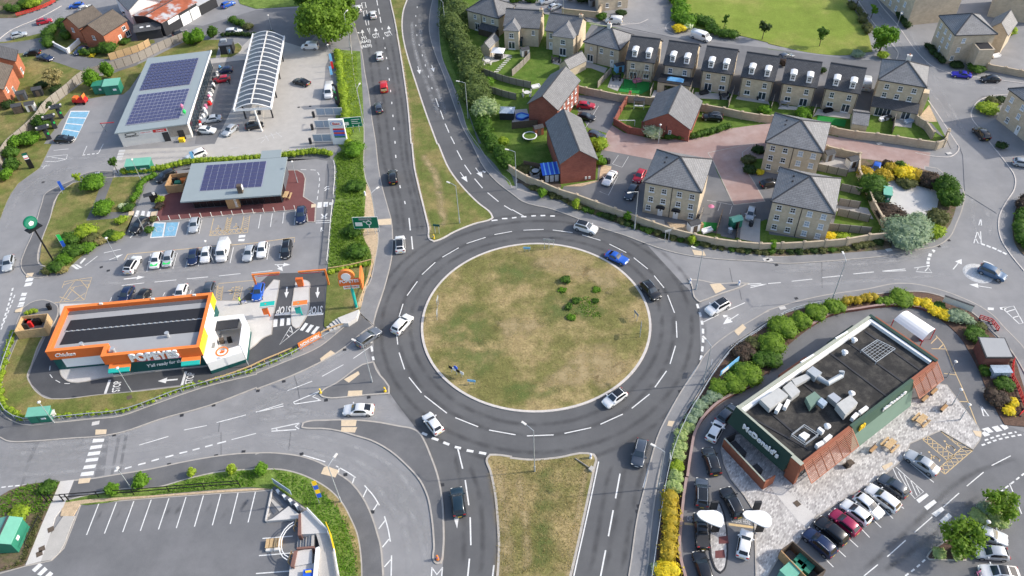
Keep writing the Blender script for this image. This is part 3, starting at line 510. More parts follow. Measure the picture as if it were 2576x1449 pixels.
lines("01:1285,1110 1400,1098 2576,995 11:390,940 385,990/01:1285,1110 1250,1170",.14,'paint_yellow',sm=False)
segs("01:1225,1425 1450,1398 1555,1390 1775,1368 1880,1358 2095,1337 2205,1328 2420,1305 01:2530,1297 2576,1292 11:0,1292 165,1275 01:1045,1097 1215,1060 855,1225 980,1130",.15)
arrow("01:1245,1360 1458,1338",w=.3,hw=.5,hl=1.4);arrow("01:1098,1168 1240,1110",w=.15,hw=.4);arrow("11:190,1215 345,1215",w=.2,hw=.5);arrow("11:210,1215 270,1280",w=.2,hw=.5)
polys("01:705,1220 740,1215 800,1258 770,1262/01:745,1210 780,1212 830,1245 805,1250/01:800,1200 848,1148 865,1152 815,1210",name='road_marking')
polys("01:1510,945 1540,787 1668,790 1645,935",'paint_white',.02);polys("01:1522,938 1550,797 1655,800 1632,928/01:1650,928 1678,792 1795,788 1765,922",'paint_blue',.026,'charging_bay_marking');lines("01:1510,945 1765,928 1803,785",.2,sm=False)
lines("01:1560,850 1600,830 1640,850 1620,885 1580,885 1560,850/01:1690,845 1720,825 1755,840 1740,875 1705,880 1690,845",.1,'paint_worn',ZM+.012)
lines("01:2110,925 2490,892 2515,722/01:2110,925 2150,750/01:2110,880 2500,850/01:2250,905 2290,740/01:2290,900 2335,738/01:2420,895 2455,730",.12,'paint_yellow',sm=False)
for i in range(7):
 t=i/7;segs("01:%d,%d %d,%d"%(2252+t*38,890-t*140,2318+t*20,868-t*140),.09,'paint_yellow');segs("01:%d,%d %d,%d"%(2295+t*38,890-t*140,2258+t*38,862-t*130),.09,'paint_yellow')
 segs("01:%d,%d %d,%d"%(2425+t*30,880-t*140,2492+t*18,858-t*140),.09,'paint_yellow');segs("01:%d,%d %d,%d"%(2120+t*340,920-t*30,2150+t*340,882-t*30),.09,'paint_yellow');segs("01:%d,%d %d,%d"%(2120+t*340,884-t*30,2165+t*335,918-t*30),.09,'paint_yellow')
for q in("02:2180,150 2235,148 2290,0 2245,-50 2180,-40 01:2250,1400",):
 lines("02:2160,150 2230,148/02:2165,150 2190,-20/02:2225,148 2245,-20/02:2340,140 2410,136/02:2340,140 2375,-10/02:2405,136 2440,-10/01:2190,1449 2200,1405 2576,1370",.1,'paint_yellow',sm=False)
for i in range(6):
 t=i/6
 for ax,ay in((2168,148),(2345,138)):segs("02:%d,%d %d,%d"%(ax+t*28,ay-t*160,ax+60+t*20,ay-26-t*160),.09,'paint_yellow');segs("02:%d,%d %d,%d"%(ax+60+t*22,ay-t*160,ax+6+t*26,ay-28-t*150),.09,'paint_yellow')
lines("02:1105,135 1125,95/02:1510,95 1525,58/02:1640,82 1660,45/02:1910,60 1925,22",.15,sm=False)
polys("01:2405,918 2472,915 2466,938 2400,945/01:2400,958 2464,955 2458,978 2396,980/01:1350,730 1375,668 1405,672 1385,735/01:1412,730 1430,672 1460,676 1450,735/01:1472,730 1488,676 1515,678 1505,735/11:622,588 665,585 660,640 614,642/11:680,585 725,584 722,630 678,634/11:735,590 775,588 770,612 735,614",name='zebra_marking')
lines("01:1310,945 1355,895 1385,920/11:690,450 710,430 735,430/11:692,472 712,452 738,452",.25,sm=False)
ground_text('LOOK',"11:720,880 705,700",1.2,bold=.02,flip=1)if False else None
lines("11:600,795 745,790/11:605,775 748,770",.15,sm=False);lines("11:655,745 715,745/11:685,745 660,705/11:685,745 715,700/11:655,880 660,840/11:655,870 675,870",.3,sm=False)
dashes("11:450,258 600,262 630,300 640,350 630,450 612,590",1.2,.9,.15)
polys("00:600,1449 620,1330 710,1115 905,1115 765,1400 740,1430",'paint_white',.02);
for k in range(4):
 a0,a1=.02+k*.25,.235+k*.25;L=lambda t:(712+(610-712)*t+6,1122+(1360-1122)*t);Rr=lambda t:(897+(765-897)*t,1120+(1395-1120)*t)
 polys("00:%f,%f %f,%f %f,%f %f,%f"%(*L(a0),*Rr(a0),*Rr(a1),*L(a1)),'paint_blue',.026,'charging_bay_marking')
lines("01:470,130 600,115 680,108 665,155 560,180/01:520,135 665,155/01:455,175 560,180/01:470,210 430,250/01:690,50 540,65/01:830,120 875,20/01:990,95 1040,0/01:415,225 500,220",.13,sm=False)
polys("01:1200,60 1262,58 1258,78 1192,82/01:1190,92 1250,88 1244,108 1182,112/01:1182,120 1240,118 1234,135 1174,140/01:1172,148 1230,145 1226,158 1168,160",'paint_worn',name='zebra_marking')
dashes("01:830,112 990,95",.6,.4,.3);lines("10:0,1405 250,1335/10:50,1440 90,1400/10:130,1420 90,1360/10:180,1390 150,1340/10:260,1380 200,1330",.14,'paint_worn',sm=False)
segs("01:1920,150 2140,135 2300,45 2400,35 2380,150 2540,85",.12,'paint_worn')
lines("21:1010,205 1070,118/21:1110,235 1172,130/21:880,480 970,520 1065,330/21:1010,205 1110,240/20:740,1290 870,1070",.1,'paint_worn',.11,sm=False);lines("21:1960,570 2210,615/21:2070,680 2100,600/21:2190,710 2215,625",.1,'paint_worn',.115,sm=False)
for q in["12:645,715 755,632 798,660 655,740","12:885,925 1030,842 1045,872 935,958","12:930,1040 1072,1035 1068,1085 922,1095","12:860,1335 1015,1332 1005,1395 858,1395","12:862,1405 1020,1405 995,1460 855,1449","13:685,360 720,350 830,390 800,462 655,425","03:800,475 918,465 900,515 790,525","22:2235,440 2320,365 2355,405 2275,485","11:1212,765 1360,755 1362,815 1205,825","21:1810,1068 1930,1085 1950,1130 1835,1122","F:1785,716 1812,714 1826,728 1800,740","03:965,-20 1075,-20 1070,25 962,32","02:160,225 235,195 215,245 150,250","01:275,1305 345,1300 325,1340 262,1345","11:560,610 605,610 600,640 555,645","01:1300,685 1350,678 1340,720 1292,725","01:1525,690 1580,680 1565,725 1515,730","33:1140,350 1245,305 1255,330 1170,390","33:2055,-10 2145,0 2140,60 2085,40","22:1575,1340 1635,1345 1610,1400 1560,1390"]:
 struct(MB().prism(P(q),-.05,.135).build('tactile_paving','tactile'))
 # ---- wear: wheel tracks and stains, soft-edged films on the asphalt
def wearmat(name,col,amt):
 m=bpy.data.materials.new(name);m.use_nodes=True;N=m.node_tree.nodes;L=m.node_tree.links;b=N['Principled BSDF'];b.inputs['Base Color'].default_value=(*col,1);b.inputs['Roughness'].default_value=.85
 tc=N.new('ShaderNodeTexCoord');sp=N.new('ShaderNodeSeparateXYZ');L.new(tc.outputs['UV'],sp.inputs[0]);a=N.new('ShaderNodeMapRange');a.interpolation_type='SMOOTHSTEP';a.inputs[1].default_value=0;a.inputs[2].default_value=1;a.inputs[4].default_value=amt;L.new(sp.outputs[1],a.inputs[0])
 n=N.new('ShaderNodeTexNoise');n.inputs['Scale'].default_value=.45;n.inputs['Detail'].default_value=5;L.new(tc.outputs['Object'],n.inputs['Vector']);r=N.new('ShaderNodeMapRange');r.inputs[1].default_value=.3;r.inputs[2].default_value=.62;L.new(n.outputs[0],r.inputs[0]);mu=N.new('ShaderNodeMath');mu.operation='MULTIPLY';L.new(a.outputs[0],mu.inputs[0]);L.new(r.outputs[0],mu.inputs[1]);L.new(mu.outputs[0],b.inputs['Alpha']);MATS[name]=m
wearmat('wear_pale',(.42,.42,.42),.55);wearmat('wear_dark',(.045,.045,.048),.3)
def track(s,w,m,z=.0175,name='wheel_track'):
 pts=(smooth(P(s))if isinstance(s,str)else s);V=[];F=[];U=[]
 for i,p in enumerate(pts):
  d=pts[min(i+1,len(pts)-1)]-pts[max(i-1,0)];d.normalize();x=Vector((-d.y,d.x,0))*w/2;V+=[(p.x+x.x,p.y+x.y,z),(p.x,p.y,z+.001),(p.x-x.x,p.y-x.y,z)];e=0 if i in(0,len(pts)-1)else 1;U+=[0,e,0]
 for i in range(len(pts)-1):a=3*i;F+=[(a,a+1,a+4,a+3),(a+1,a+2,a+5,a+4)]
 me=bpy.data.meshes.new(name);me.from_pydata(V,[],F);uv=me.uv_layers.new(name='UVMap').data
 for l in me.loops:uv[l.index].uv=(0,U[l.vertex_index])
 return link(name,me,m,ROAD)
for k in(-3.2,3.2,0):pass
for rr,m_ in((21.3,'wear_dark'),(23.3,'wear_dark'),(26.2,'wear_dark'),(28.2,'wear_dark')):track([CEN+Vector((math.cos(a),math.sin(a),0))*(rr+.3*math.sin(3*a))for a in np.linspace(0,2*PI,80)],1.3,m_)
for s in("13:0,110 400,120 800,210 1200,400 1450,650 1600,900 1690,1200 1720,1500","13:0,30 500,40 900,120 1300,300 1560,560 1700,850 1750,1150","13:200,150 700,250 1100,450 1350,720 1500,1000 1560,1449","12:0,1140 500,1230 1000,1240 1400,1180","12:0,1330 400,1290 1000,1280 1450,1330","03:0,330 800,250 1600,150 2576,-60","03:0,230 900,160 1700,50","03:0,150 700,120 1500,-20","03:0,440 800,390 1700,260 2576,110","02:2000,1400 2576,1230 12:300,1010 900,720","12:500,850 900,640 1150,520","31:0,1300 700,1230 1400,1150 1900,1000","31:0,1250 700,1180 1400,1090","31:0,1440 700,1400 1400,1350 1900,1300","31:2100,950 2050,600 2150,200 2100,0","31:2250,950 2200,600 2280,200","22:2000,500 2250,330 2576,130","10:1560,200 1600,500 1720,850 1860,1200","10:1640,100 1680,500 1800,850 1930,1180","01:60,900 250,450 500,300 1000,200 2000,120","01:0,800 200,350 450,200 1000,130 2000,60","01:1000,1320 1700,1280 2500,1230","01:900,1410 1500,1380 2400,1340"):track(s,1.6,'wear_pale')
for s in("10:1110,300 1160,700 1230,1200 11:1290,200 1400,600 1440,900","10:1190,300 1240,700 1310,1200 11:1370,200 1460,600 1500,900","10:1280,400 1360,700 1430,1200 11:1480,200 1580,600 1640,900","10:1340,300 1410,700 1490,1200 11:1530,200 1630,600 1690,900","13:1990,200 2080,600 2090,1449","13:2140,300 2240,600 2280,1000 2270,1449","23:1150,300 1050,800 940,1449","23:1000,300 900,800 790,1449","23:1330,300 1210,800 1100,1449","33:900,1449 1400,1000 2000,450 2500,250","33:1100,1449 1600,1080 2150,600"):track(s,1.2,'wear_dark')
random.seed(3)
for s,n,st in(("03:930,860 2530,750",10,1.9),("33:560,1200 1350,590",8,1.6),("01:1420,1190 2500,1090",9,1.4),("11:90,770 420,740",4,1.4),("23:1850,600 1850,1300",4,2)):
 a,b=P(s)
 for i in range(n):p=a+(b-a)*((i+.5)/n)+Vector((random.uniform(-.6,.6),random.uniform(-.8,.8),0));track([p+Vector((0,-st*.6,0)),p+Vector((.1,0,0)),p+Vector((0,st*.6,0))],random.uniform(.6,1.2),'wear_dark',.023,'oil_stain')
wearmat('straw_patch',(.42,.325,.17),.85);wearmat('green_patch',(.13,.18,.04),.6);wearmat('pale_patch',(.32,.32,.32),.55)
def film(s,rx,ry,rz,m,z=.137,name='dry_patch',parent=None):
 c=P1(s);n=20;V=[(c.x,c.y,z+.002)];U=[1]
 for k,u_ in((.55,.75),(1,0)):
  for i in range(n):a=2*PI*i/n;q=k*(1+.18*math.sin(3*a+c.x)+.1*math.sin(5*a));x,y=rx*q*math.cos(a),ry*q*math.sin(a);V.append((c.x+x*math.cos(rz)-y*math.sin(rz),c.y+x*math.sin(rz)+y*math.cos(rz),z));U.append(u_)
 F=[(0,1+i,1+(i+1)%n)for i in range(n)]+[(1+i,1+n+i,1+n+(i+1)%n,1+(i+1)%n)for i in range(n)];me=bpy.data.meshes.new(name);me.from_pydata(V,[],F);uv=me.uv_layers.new(name='UVMap').data
 for l in me.loops:uv[l.index].uv=(0,U[l.vertex_index])
 return link(name,me,m,parent or isl)
for a in(("22:750,800",8,4.2,.5,'straw_patch'),("22:980,880",4.5,2,.7,'straw_patch'),("21:520,1230",7,3.5,-.4,'straw_patch'),("21:900,1360",5,3,-.8,'straw_patch'),("22:60,400",5,3,0,'straw_patch'),("12:2100,400",7,6,0,'green_patch'),("12:2200,700",6,5,0,'green_patch'),("21:60,1300",6,4,0,'green_patch'),("22:750,220",4,3,-.6,'green_patch'),("22:500,200",5,4,0,'green_patch'),("22:150,1050",6,2.5,0,'green_patch')):film(*a)
for s,w_,m_ in(("13:2400,320 2480,700 2510,1100 2500,1500",3.6,'straw_patch'),("23:740,330 690,700 600,1200 560,1500",1.4,'straw_patch'),("23:330,330 330,700 300,1449",4,'green_patch'),("23:60,400 130,900 160,1449",2.0,'straw_patch'),("10:1400,250 1500,760 1560,1200 11:1600,200 1680,600 1780,930",1.0,'straw_patch'),("11:1660,100 1800,300 1860,600 1900,850",2.6,'straw_patch')):track(s,w_,m_,.126)
for a in(("12:180,1130",8,5,.3,'pale_patch'),("13:1450,700",9,4,-.9,'pale_patch'),("03:500,250",12,5,.15,'pale_patch'),("31:900,1260",12,3.5,.1,'pale_patch'),("30:1900,900",12,6,0,'pale_patch'),("01:400,400",8,5,.9,'pale_patch'),("33:1700,900",9,3,.8,'pale_patch')):film(*a,z=.0172,name='pale_wear',parent=ROAD)
for s in("12:385,880 430,1060 440,1180","03:2225,0 2225,230","13:350,0 330,180","21:2190,1250 2220,1400","31:540,1130 545,1449","22:2290,20 2310,120","02:2210,1340 2200,1449","31:2250,220 2240,600"):lines(s,.07,'asphalt_new',.0195,name='road_joint')
for s in("30:1060,-100 1100,0 1300,250 1560,590 1640,660 1740,710 2200,790 2576,840","30:900,0 1130,320 1270,470 1310,540 1290,600","30:1610,1010 1700,1140 1900,1449 31:1920,30 1900,85 1830,130 1700,130 1480,90","30:2576,940 2380,955 2250,965 2130,1010 2060,1090 2045,1180 2120,1290 2240,1449 31:2400,200 2480,320 2480,450 2400,580 2330,720 2320,850 2350,970 2430,1100 2576,1280","20:780,240 1000,262 1160,245 1280,235 1370,195","20:1600,215 1550,260 1560,310 1640,350","20:300,100 500,125 850,195","00:-50,430 120,300 400,180 620,60"):kerbline(s,.2,.1,'kerb_white')
for s,w_ in(("30:1240,300 1500,700 1700,1000 1900,1300",1.5),("30:1400,300 1640,720 1850,1100 2000,1400",1.5),("30:1700,800 2100,860 2576,930",1.5),("30:1000,0 1180,220 1350,480",1.4),("20:300,60 900,160 1500,290 2300,440",1.4),("00:0,330 400,220 800,60",1.5)):track(s,w_,'wear_pale',.0785)
# ======== HOUSES
WCACHE={}
def win_mesh(w,h,kind):
 k=(round(w,2),round(h,2),kind)
 if k in WCACHE:return WCACHE[k]
 fr=MB();t=.09
 fr.box((-w/2+t/2,-.03,h/2),(t,.14,h));fr.box((w/2-t/2,-.03,h/2),(t,.14,h));fr.box((0,-.03,t/2),(w-2*t-.002,.14,t));fr.box((0,-.03,h-t/2),(w-2*t-.002,.14,t))
 fr.box((0,-.09,-.06),(w+.2,.2,.1))
 if kind=='sash':
  fr.box((0,-.035,h*.5),(w-2*t-.002,.1,.07));
  if w>.75:fr.box((0,-.034,h*.25+.02),(.05,.09,h*.5-.16));fr.box((0,-.034,h*.75-.02),(.05,.09,h*.5-.16))
 elif kind=='french':
  fr.box((0,-.035,h*.5),(.12,.1,h-2*t-.002))
  for x in(-w*.25,w*.25):fr.box((x,-.034,.2),(w*.5-.24,.09,.18))
 elif kind=='wide':
  n=max(2,int(round(w/.75)))
  for i in range(1,n):fr.box((-w/2+w*i/n,-.035,h*.5),(.07,.1,h-2*t-.002))
 pn=MB().box((0,-.01,h/2),(w-t,.05,h-t));r=(fr.mesh('window_frame'),pn.mesh('pane'));WCACHE[k]=r;return r
def window(root,A,B,s,z,w,h,kind='sash',pane='glass',frame='upvc',name='window'):
 ""
 d=(B-A);d.z=0;d.normalize();p=A+d*s;fm,pm=win_mesh(w,h,kind)
 o=link(name,fm,frame,root);o.location=(p.x,p.y,z);o.rotation_euler=(0,0,math.atan2(d.y,d.x))
 q=link('pane',pm,pane,o);return o
def door(root,A,B,s,z=0.05,w=.95,h=2.05,col='upvc',hood=False):
 d=(B-A);d.z=0;d.normalize();p=A+d*s;k=('door',w,h)
 if k not in WCACHE:
  m=MB().box((0,-.03,h/2),(w,.12,h));g=MB().box((0,-.06,h*.72),(.22,.1,.6));WCACHE[k]=(m.mesh('door'),g.mesh('pane'),MB().box((w*.36,-.11,1.0),(.05,.06,.14)).mesh('handle'))
 o=link('door',WCACHE[k][0],col,root);o.location=(p.x,p.y,z);o.rotation_euler=(0,0,math.atan2(d.y,d.x));link('pane',WCACHE[k][1],'glass',o);link('handle',WCACHE[k][2],'steel',o)
 if hood:
  hm=MB();n=8
  for i in range(n):
   a,b=PI*i/n,PI*(i+1)/n;hm.add([(.8*math.cos(a),0,.35*math.sin(a)),(.8*math.cos(b),0,.35*math.sin(b)),(.8*math.cos(b),-.75,.35*math.sin(b)),(.8*math.cos(a),-.75,.35*math.sin(a))],[(0,1,2,3)])
  hm.box((0,-.38,-.02),(1.7,.76,.08));c=hm.build('door_canopy','dark',o);c.location=(0,0,h+.12)
 return o
def roofslope(root,poly3,m='slate',name='roof_slope',th=.12):
 ""
 poly=[Vector(p)for p in poly3];n=len(poly);mb=MB();d=Vector((0,0,-th))
 mb.add(poly+[p+d for p in poly],[tuple(range(n)),tuple(range(2*n-1,n-1,-1))]+[(i,n+i,n+(i+1)%n,(i+1)%n)for i in range(n)])
 me=mb.mesh(name);wall_uv(me);return link(name,me,m,root)
def house(name,label,s,he,hr,roof='gable',wall='buff_brick',tile='slate',group=None,o=.3,wins=(),pitch_in=None,ridge_px=None,cat='house',gutter=True,z0=0.05,mirror=False,ext=None):
 ""
 A,B,C=P(s,he)[:3];u=(B-A);W=u.length;u.normalize();n=Vector((-u.y,u.x,0));D=(C-B).dot(n)
 if ext:D=ext
 if D<0:D=abs(D)
 cen=A+u*(W/2)+n*(D/2);cen.z=0
 root=thing(name,label,cat,cen,0,group);R=lambda a,b,z:u*(a-W/2)+n*(b-D/2)+Vector((0,0,z))
 wl=MB();c=[R(o,o,0),R(W-o,o,0),R(W-o,D-o,0),R(o,D-o,0)];wl.prism(c,z0-.3,he-.05)
 if roof=='gable':wl.add([R(o,o,he-.05),R(o,D-o,he-.05),R(o,D/2,hr-.25),R(W-o,o,he-.05),R(W-o,D-o,he-.05),R(W-o,D/2,hr-.25)],[(0,1,2),(3,5,4)])
 if roof=='gablev':wl.add([R(o,o,he-.05),R(W-o,o,he-.05),R(W/2,o,hr-.25),R(o,D-o,he-.05),R(W-o,D-o,he-.05),R(W/2,D-o,hr-.25)],[(0,2,1),(3,4,5)])
 me=wl.mesh('wall');wall_uv(me);link('wall',me,wall,root)
 a,b,cc,d=R(0,0,he),R(W,0,he),R(W,D,he),R(0,D,he);sl=[]
 if roof=='gable':
  e,f=R(-0.02,D/2,hr),R(W+.02,D/2,hr);sl=[[a,b,f,e],[cc,d,e,f]];rid=[(e,f)]
 elif roof=='gablev':
  e,f=R(W/2,-.02,hr),R(W/2,D+.02,hr);sl=[[d,a,e,f],[b,cc,f,e]];rid=[(e,f)]
 elif roof=='hip':
  if W>=D+.8:e,f=R(D/2,D/2,hr),R(W-D/2,D/2,hr);sl=[[a,b,f,e],[b,cc,f],[cc,d,e,f],[d,a,e]];rid=[(e,f),(a,e),(d,e),(b,f),(cc,f)]
  elif D>=W+.8:e,f=R(W/2,W/2,hr),R(W/2,D-W/2,hr);sl=[[a,b,e],[b,cc,f,e],[cc,d,f],[d,a,e,f]];rid=[(e,f),(a,e),(b,e),(d,f),(cc,f)]
  else:e=R(W/2,D/2,hr);sl=[[a,b,e],[b,cc,e],[cc,d,e],[d,a,e]];rid=[(a,e),(b,e),(cc,e),(d,e)]
 for q in sl:roofslope(root,q,tile)
 rm=MB()
 for p,q in rid:rm.bar(p+Vector((0,0,.03)),q+Vector((0,0,.03)),.26,.14)
 rm.build('ridge_tile','slate_edge',root)
 if gutter:
  for p,q in(((a,b),(cc,d))if roof=='gable' else((d,a),(b,cc))if roof=='gablev' else((a,b),(b,cc),(cc,d),(d,a))):MB().bar(p+Vector((0,0,-.14)),q+Vector((0,0,-.14)),.14,.12).build('gutter','dark',root)
 info=dict(root=root,front=(R(o,o,0),R(W-o,o,0)),right=(R(W-o,o,0),R(W-o,D-o,0)),left=(R(o,D-o,0),R(o,o,0)),back=(R(W-o,D-o,0),R(o,D-o,0)),W=W-2*o,D=D-2*o,he=he,hr=hr,R=R,u=u,n=n,fullW=W,fullD=D)
 for q in wins:
  side,frac,z,w_,h_=q[:5];kind=q[5]if len(q)>5 else 'sash';pane=q[6]if len(q)>6 else 'glass'
  A_,B_=info[side];L=(B_-A_).length
  if kind=='door':door(root,A_,B_,L*frac,z,w_,h_,hood=(pane=='hood'))
  else:window(root,A_,B_,L*frac,z,w_,h_,kind,pane)
 return info
def pipe(h,side,frac,m='dark'):
 A,B=h[side];d=(B-A).normalized();n=Vector((d.y,-d.x,0));p=A+(B-A)*frac+n*.07;MB().tube([p+Vector((0,0,.05)),p+Vector((0,0,h['he']-.2))],.06,6).build('downpipe',m,h['root'])
def chimney(h,fx,fy,zt,m='buff_brick',sz=(.9,.6)):
 c=h['R'](h['fullW']*fx,h['fullD']*fy,zt-.9);rz=math.atan2(h['u'].y,h['u'].x)
 mb=MB().box((c.x,c.y,c.z),(sz[0],sz[1],1.8),rz).box((c.x,c.y,c.z+.95),(sz[0]+.14,sz[1]+.14,.16),rz);me=mb.mesh('chimney');wall_uv(me);o=link('chimney',me,m,h['root'])
 MB().cyl((c.x,c.y,c.z+1.03),.13,.4,10).build('chimney_pot','terra_pot',o)
def dormer(h,fx,ybase,w=1.15,d=1.9,hh=1.65):
 ""
 W,D,he,hr=h['fullW'],h['fullD'],h['he'],h['hr'];y=ybase;z=he+(hr-he)*y/(D/2);rz=math.atan2(h['u'].y,h['u'].x);c=h['R'](W*fx,y,z)
 t=bpy.data.objects.new('dormer',None)
 mb=MB().box((0,d/2,hh/2-.1),(w,d,hh+.2));o=mb.build('dormer','white',h['root']);o.location=c;o.rotation_euler=(0,0,rz)
 rf=MB();n=8
 prof=[(-w/2-.14+(w+.28)*i/n,.02+.22*math.sin(PI*i/n))for i in range(n+1)]
 for i in range(n):
  (x0,z0),(x1,z1)=prof[i],prof[i+1];rf.add([(x0,-.18,hh+z0),(x1,-.18,hh+z1),(x1,d+.1,hh+z1),(x0,d+.1,hh+z0),(x0,-.18,hh-.06),(x1,-.18,hh-.06)],[(0,1,2,3),(0,4,5,1)])
 rf.build('dormer_roof','white',o);fm,pm=win_mesh(.82,1.15,'sash');q=link('window',fm,'upvc',o);q.location=(0,-.02,.32);link('pane',pm,'glass',q)
 return o
 # ---- row of townhouses with dormers (seen from their gardens)
row=[("20:1140,598 1440,635","20:1222,290",'townhouse with timber-framed glazed lean-to and canopy behind','h1'),("20:1518,648 1825,690","20:1585,340",'townhouse with flat-roofed extension carrying a blue roof lantern','h2'),("20:1900,705 2220,750","20:1960,390",'townhouse with dark patio furniture, third in the dormer row','h3'),("20:2300,770 30:68,822","20:2380,450",'townhouse with stacked garden clutter by patio doors, fourth in dormer row','h4'),("30:135,835 495,885","30:225,505",'townhouse with round bright shrub in its garden, fifth in dormer row','h5'),("30:565,885 930,945","30:650,575",'townhouse with artificial green lawn, last in the dormer row','h6')]
for i,(s,rg,lab,k)in enumerate(row):
 he=5.35;A,B=P(s,he);Rg=P1(rg,8.6);u=(B-A).normalized();n=Vector((-u.y,u.x,0));D=2*(Rg-A).dot(n)
 D=max(8.5,min(11,D));C=B+n*D;W=(B-A).length
 A0,B0=A,B
 def P_over(s_,z_=0,_c=(A,B,C)):return list(_c)
 _P=P;P=P_over
 h=house('townhouse','buff brick dormer '+lab,'',he,8.6,'gable',tile='slate_dark',group='buff brick dormer townhouses in the curved row',wins=[('front',.24,3.2,.95,1.3),('front',.76,3.2,.95,1.3),('front',.28 if i<3 else.74,.1,1.7,2.1,'french'),('front',.76 if i<3 else.25,1.0,1.3,1.1,'wide'),('right',.5,3.2,.7,1.1)])
 P=_P
 dormer(h,.28,.75);dormer(h,.74,.75)
 for q in(.02,.98):pipe(h,'front',q)
 if k=='h1':
  r=h['root'];g=MB();A_,B_=h['front'];d=(B_-A_).normalized();nn=Vector((d.y,-d.x,0));L=(B_-A_).length
  for t in np.linspace(.02,1.0,9):q=A_+d*(L*t);g.bar(q+Vector((0,0,2.75)),q+nn*3.2+Vector((0,0,2.2)),.1,.12)
  for t in(0.02,.5,1):q=A_+d*(L*t)+nn*3.2;g.bar(q,q+Vector((0,0,2.2)),.12)
  g.bar(A_+nn*3.2+Vector((0,0,2.2)),B_+nn*3.2+Vector((0,0,2.2)),.12,.14);g.build('pergola_frame','wood_dark',r)
 if k=='h2':
  r=h['root'];A_,B_=h['front'];d=(B_-A_).normalized();nn=Vector((d.y,-d.x,0));L=(B_-A_).length;rz=math.atan2(d.y,d.x);c=A_+d*(L*.5)+nn*1.9
  me=MB().box((c.x,c.y,1.35),(L+1.0,3.8,2.7),rz).mesh('extension');wall_uv(me);e=link('extension',me,'buff_brick',r)
  MB().box((c.x,c.y,2.78),(L+1.15,3.95,.14),rz).build('flat_roof','roof_black',e)
  q=c+Vector((0,0,2.85));lan=MB();b=[q-d*1.9-nn*.8,q+d*1.9-nn*.8,q+d*1.9+nn*.8,q-d*1.9+nn*.8];t2=[q-d*1.2+Vector((0,0,.6)),q+d*1.2+Vector((0,0,.6))]
  lan.add(b+t2,[(0,4,5,1),(1,5,2),(2,5,4,3),(3,4,0)]);lan.build('roof_lantern','blue_pale',e)
  f0=c+nn*1.9-d*(L/2+.5);window(r,f0,f0+d*(L+1),(L+1)/2,.1,4.2,2.1,'wide','glass_dark','dark')
  # ---- big hipped house at the end of the row, with lean-to
h=house('hipped_house','large buff brick hipped house with long slate lean-to, end of dormer row',"30:1110,800 1600,880 1610,655",7.4,10.2,'hip',wins=[('front',.2,5.4,1.0,1.15),('front',.5,5.4,1.0,1.15),('front',.8,5.4,1.0,1.15),('front',.2,3.4,1.0,1.15),('front',.48,3.4,1.0,1.15),('front',.76,3.4,1.0,1.15)],ext=9.5)
A_,B_=h['front'];d=(B_-A_).normalized();nn=Vector((d.y,-d.x,0));L=(B_-A_).length;r=h['root']
me=MB().prism([A_,A_+nn*2.4,B_+nn*2.4,B_],0,2.2).mesh('lean_to');wall_uv(me);e=link('lean_to',me,'buff_brick',r)
roofslope(r,[A_+nn*2.65-d*.2+Vector((0,0,2.2)),B_+nn*2.65+d*.2+Vector((0,0,2.2)),B_+d*.2+Vector((0,0,3.25)),A_-d*.2+Vector((0,0,3.25))],'slate_dark','lean_to_roof')
window(r,A_+nn*2.4,B_+nn*2.4,L*.27,.1,3.2,2.0,'wide');window(r,A_+nn*2.4,B_+nn*2.4,L*.78,.1,1.8,2.0,'french');chimney(h,.5,.55,11.2,'offwhite');pipe(h,'front',.99)
bx=h['R'](h['fullW']+.4,h['fullD']*.22,2.6);me=MB().box((bx.x,bx.y,2.7),(1.3,1.8,5.4),math.atan2(d.y,d.x)).mesh('stair_bay');wall_uv(me);link('stair_bay',me,'buff_brick',r)
# ---- three hipped three-storey blocks facing the roundabout
three=lambda doors,pale:[('front',x,z,.95,1.15,'sash','glass_pale' if(x>.5 and pale)else 'glass_dark')for z in(5.35,3.05)for x in(.13,.36,.64,.87)]+doors
k1=house('hipped_house','square buff brick hipped house with two white front doors under dark hoods',"21:1325,380 1910,490 2035,155",7.5,10.6,'hip',wins=three([('front',.1,.9,.95,1.2),('front',.9,.9,.95,1.2),('front',.33,.05,.95,2.05,'door','hood'),('front',.62,.05,.95,2.05,'door','hood')],False));pipe(k1,'front',.5)
k2=house('hipped_house','square buff brick hipped house farther up the red paved drive',"F:1925,357 2072,385 2087,308",7.2,10.0,'hip',wins=three([('front',.13,.9,.95,1.15),('front',.36,.9,.95,1.15),('front',.64,.9,.95,1.15)],True));pipe(k2,'front',.5)
k3=house('hipped_house','square buff brick hipped house behind the curved wall, lawn on its right',"31:30,575 675,705 730,345",7.2,10.3,'hip',wins=three([('front',x,.8,.95,1.15,'sash','glass_pale' if x>.5 else 'glass_dark')for x in(.13,.36,.64,.87)],True));pipe(k3,'front',.5)
for k in(k1,k2,k3):
 for(fx,fy)in((.3,.25),(.45,.3)):
  c=k['R'](k['fullW']*.25,k['fullD']*(fx+.15),0);t=.25*2;z=k['he']+(k['hr']-k['he'])*.5;MB().box((c.x,c.y,z+.1),(.35,.35,.16),math.atan2(k['u'].y,k['u'].x)).build('roof_vent','dark',k['root'])
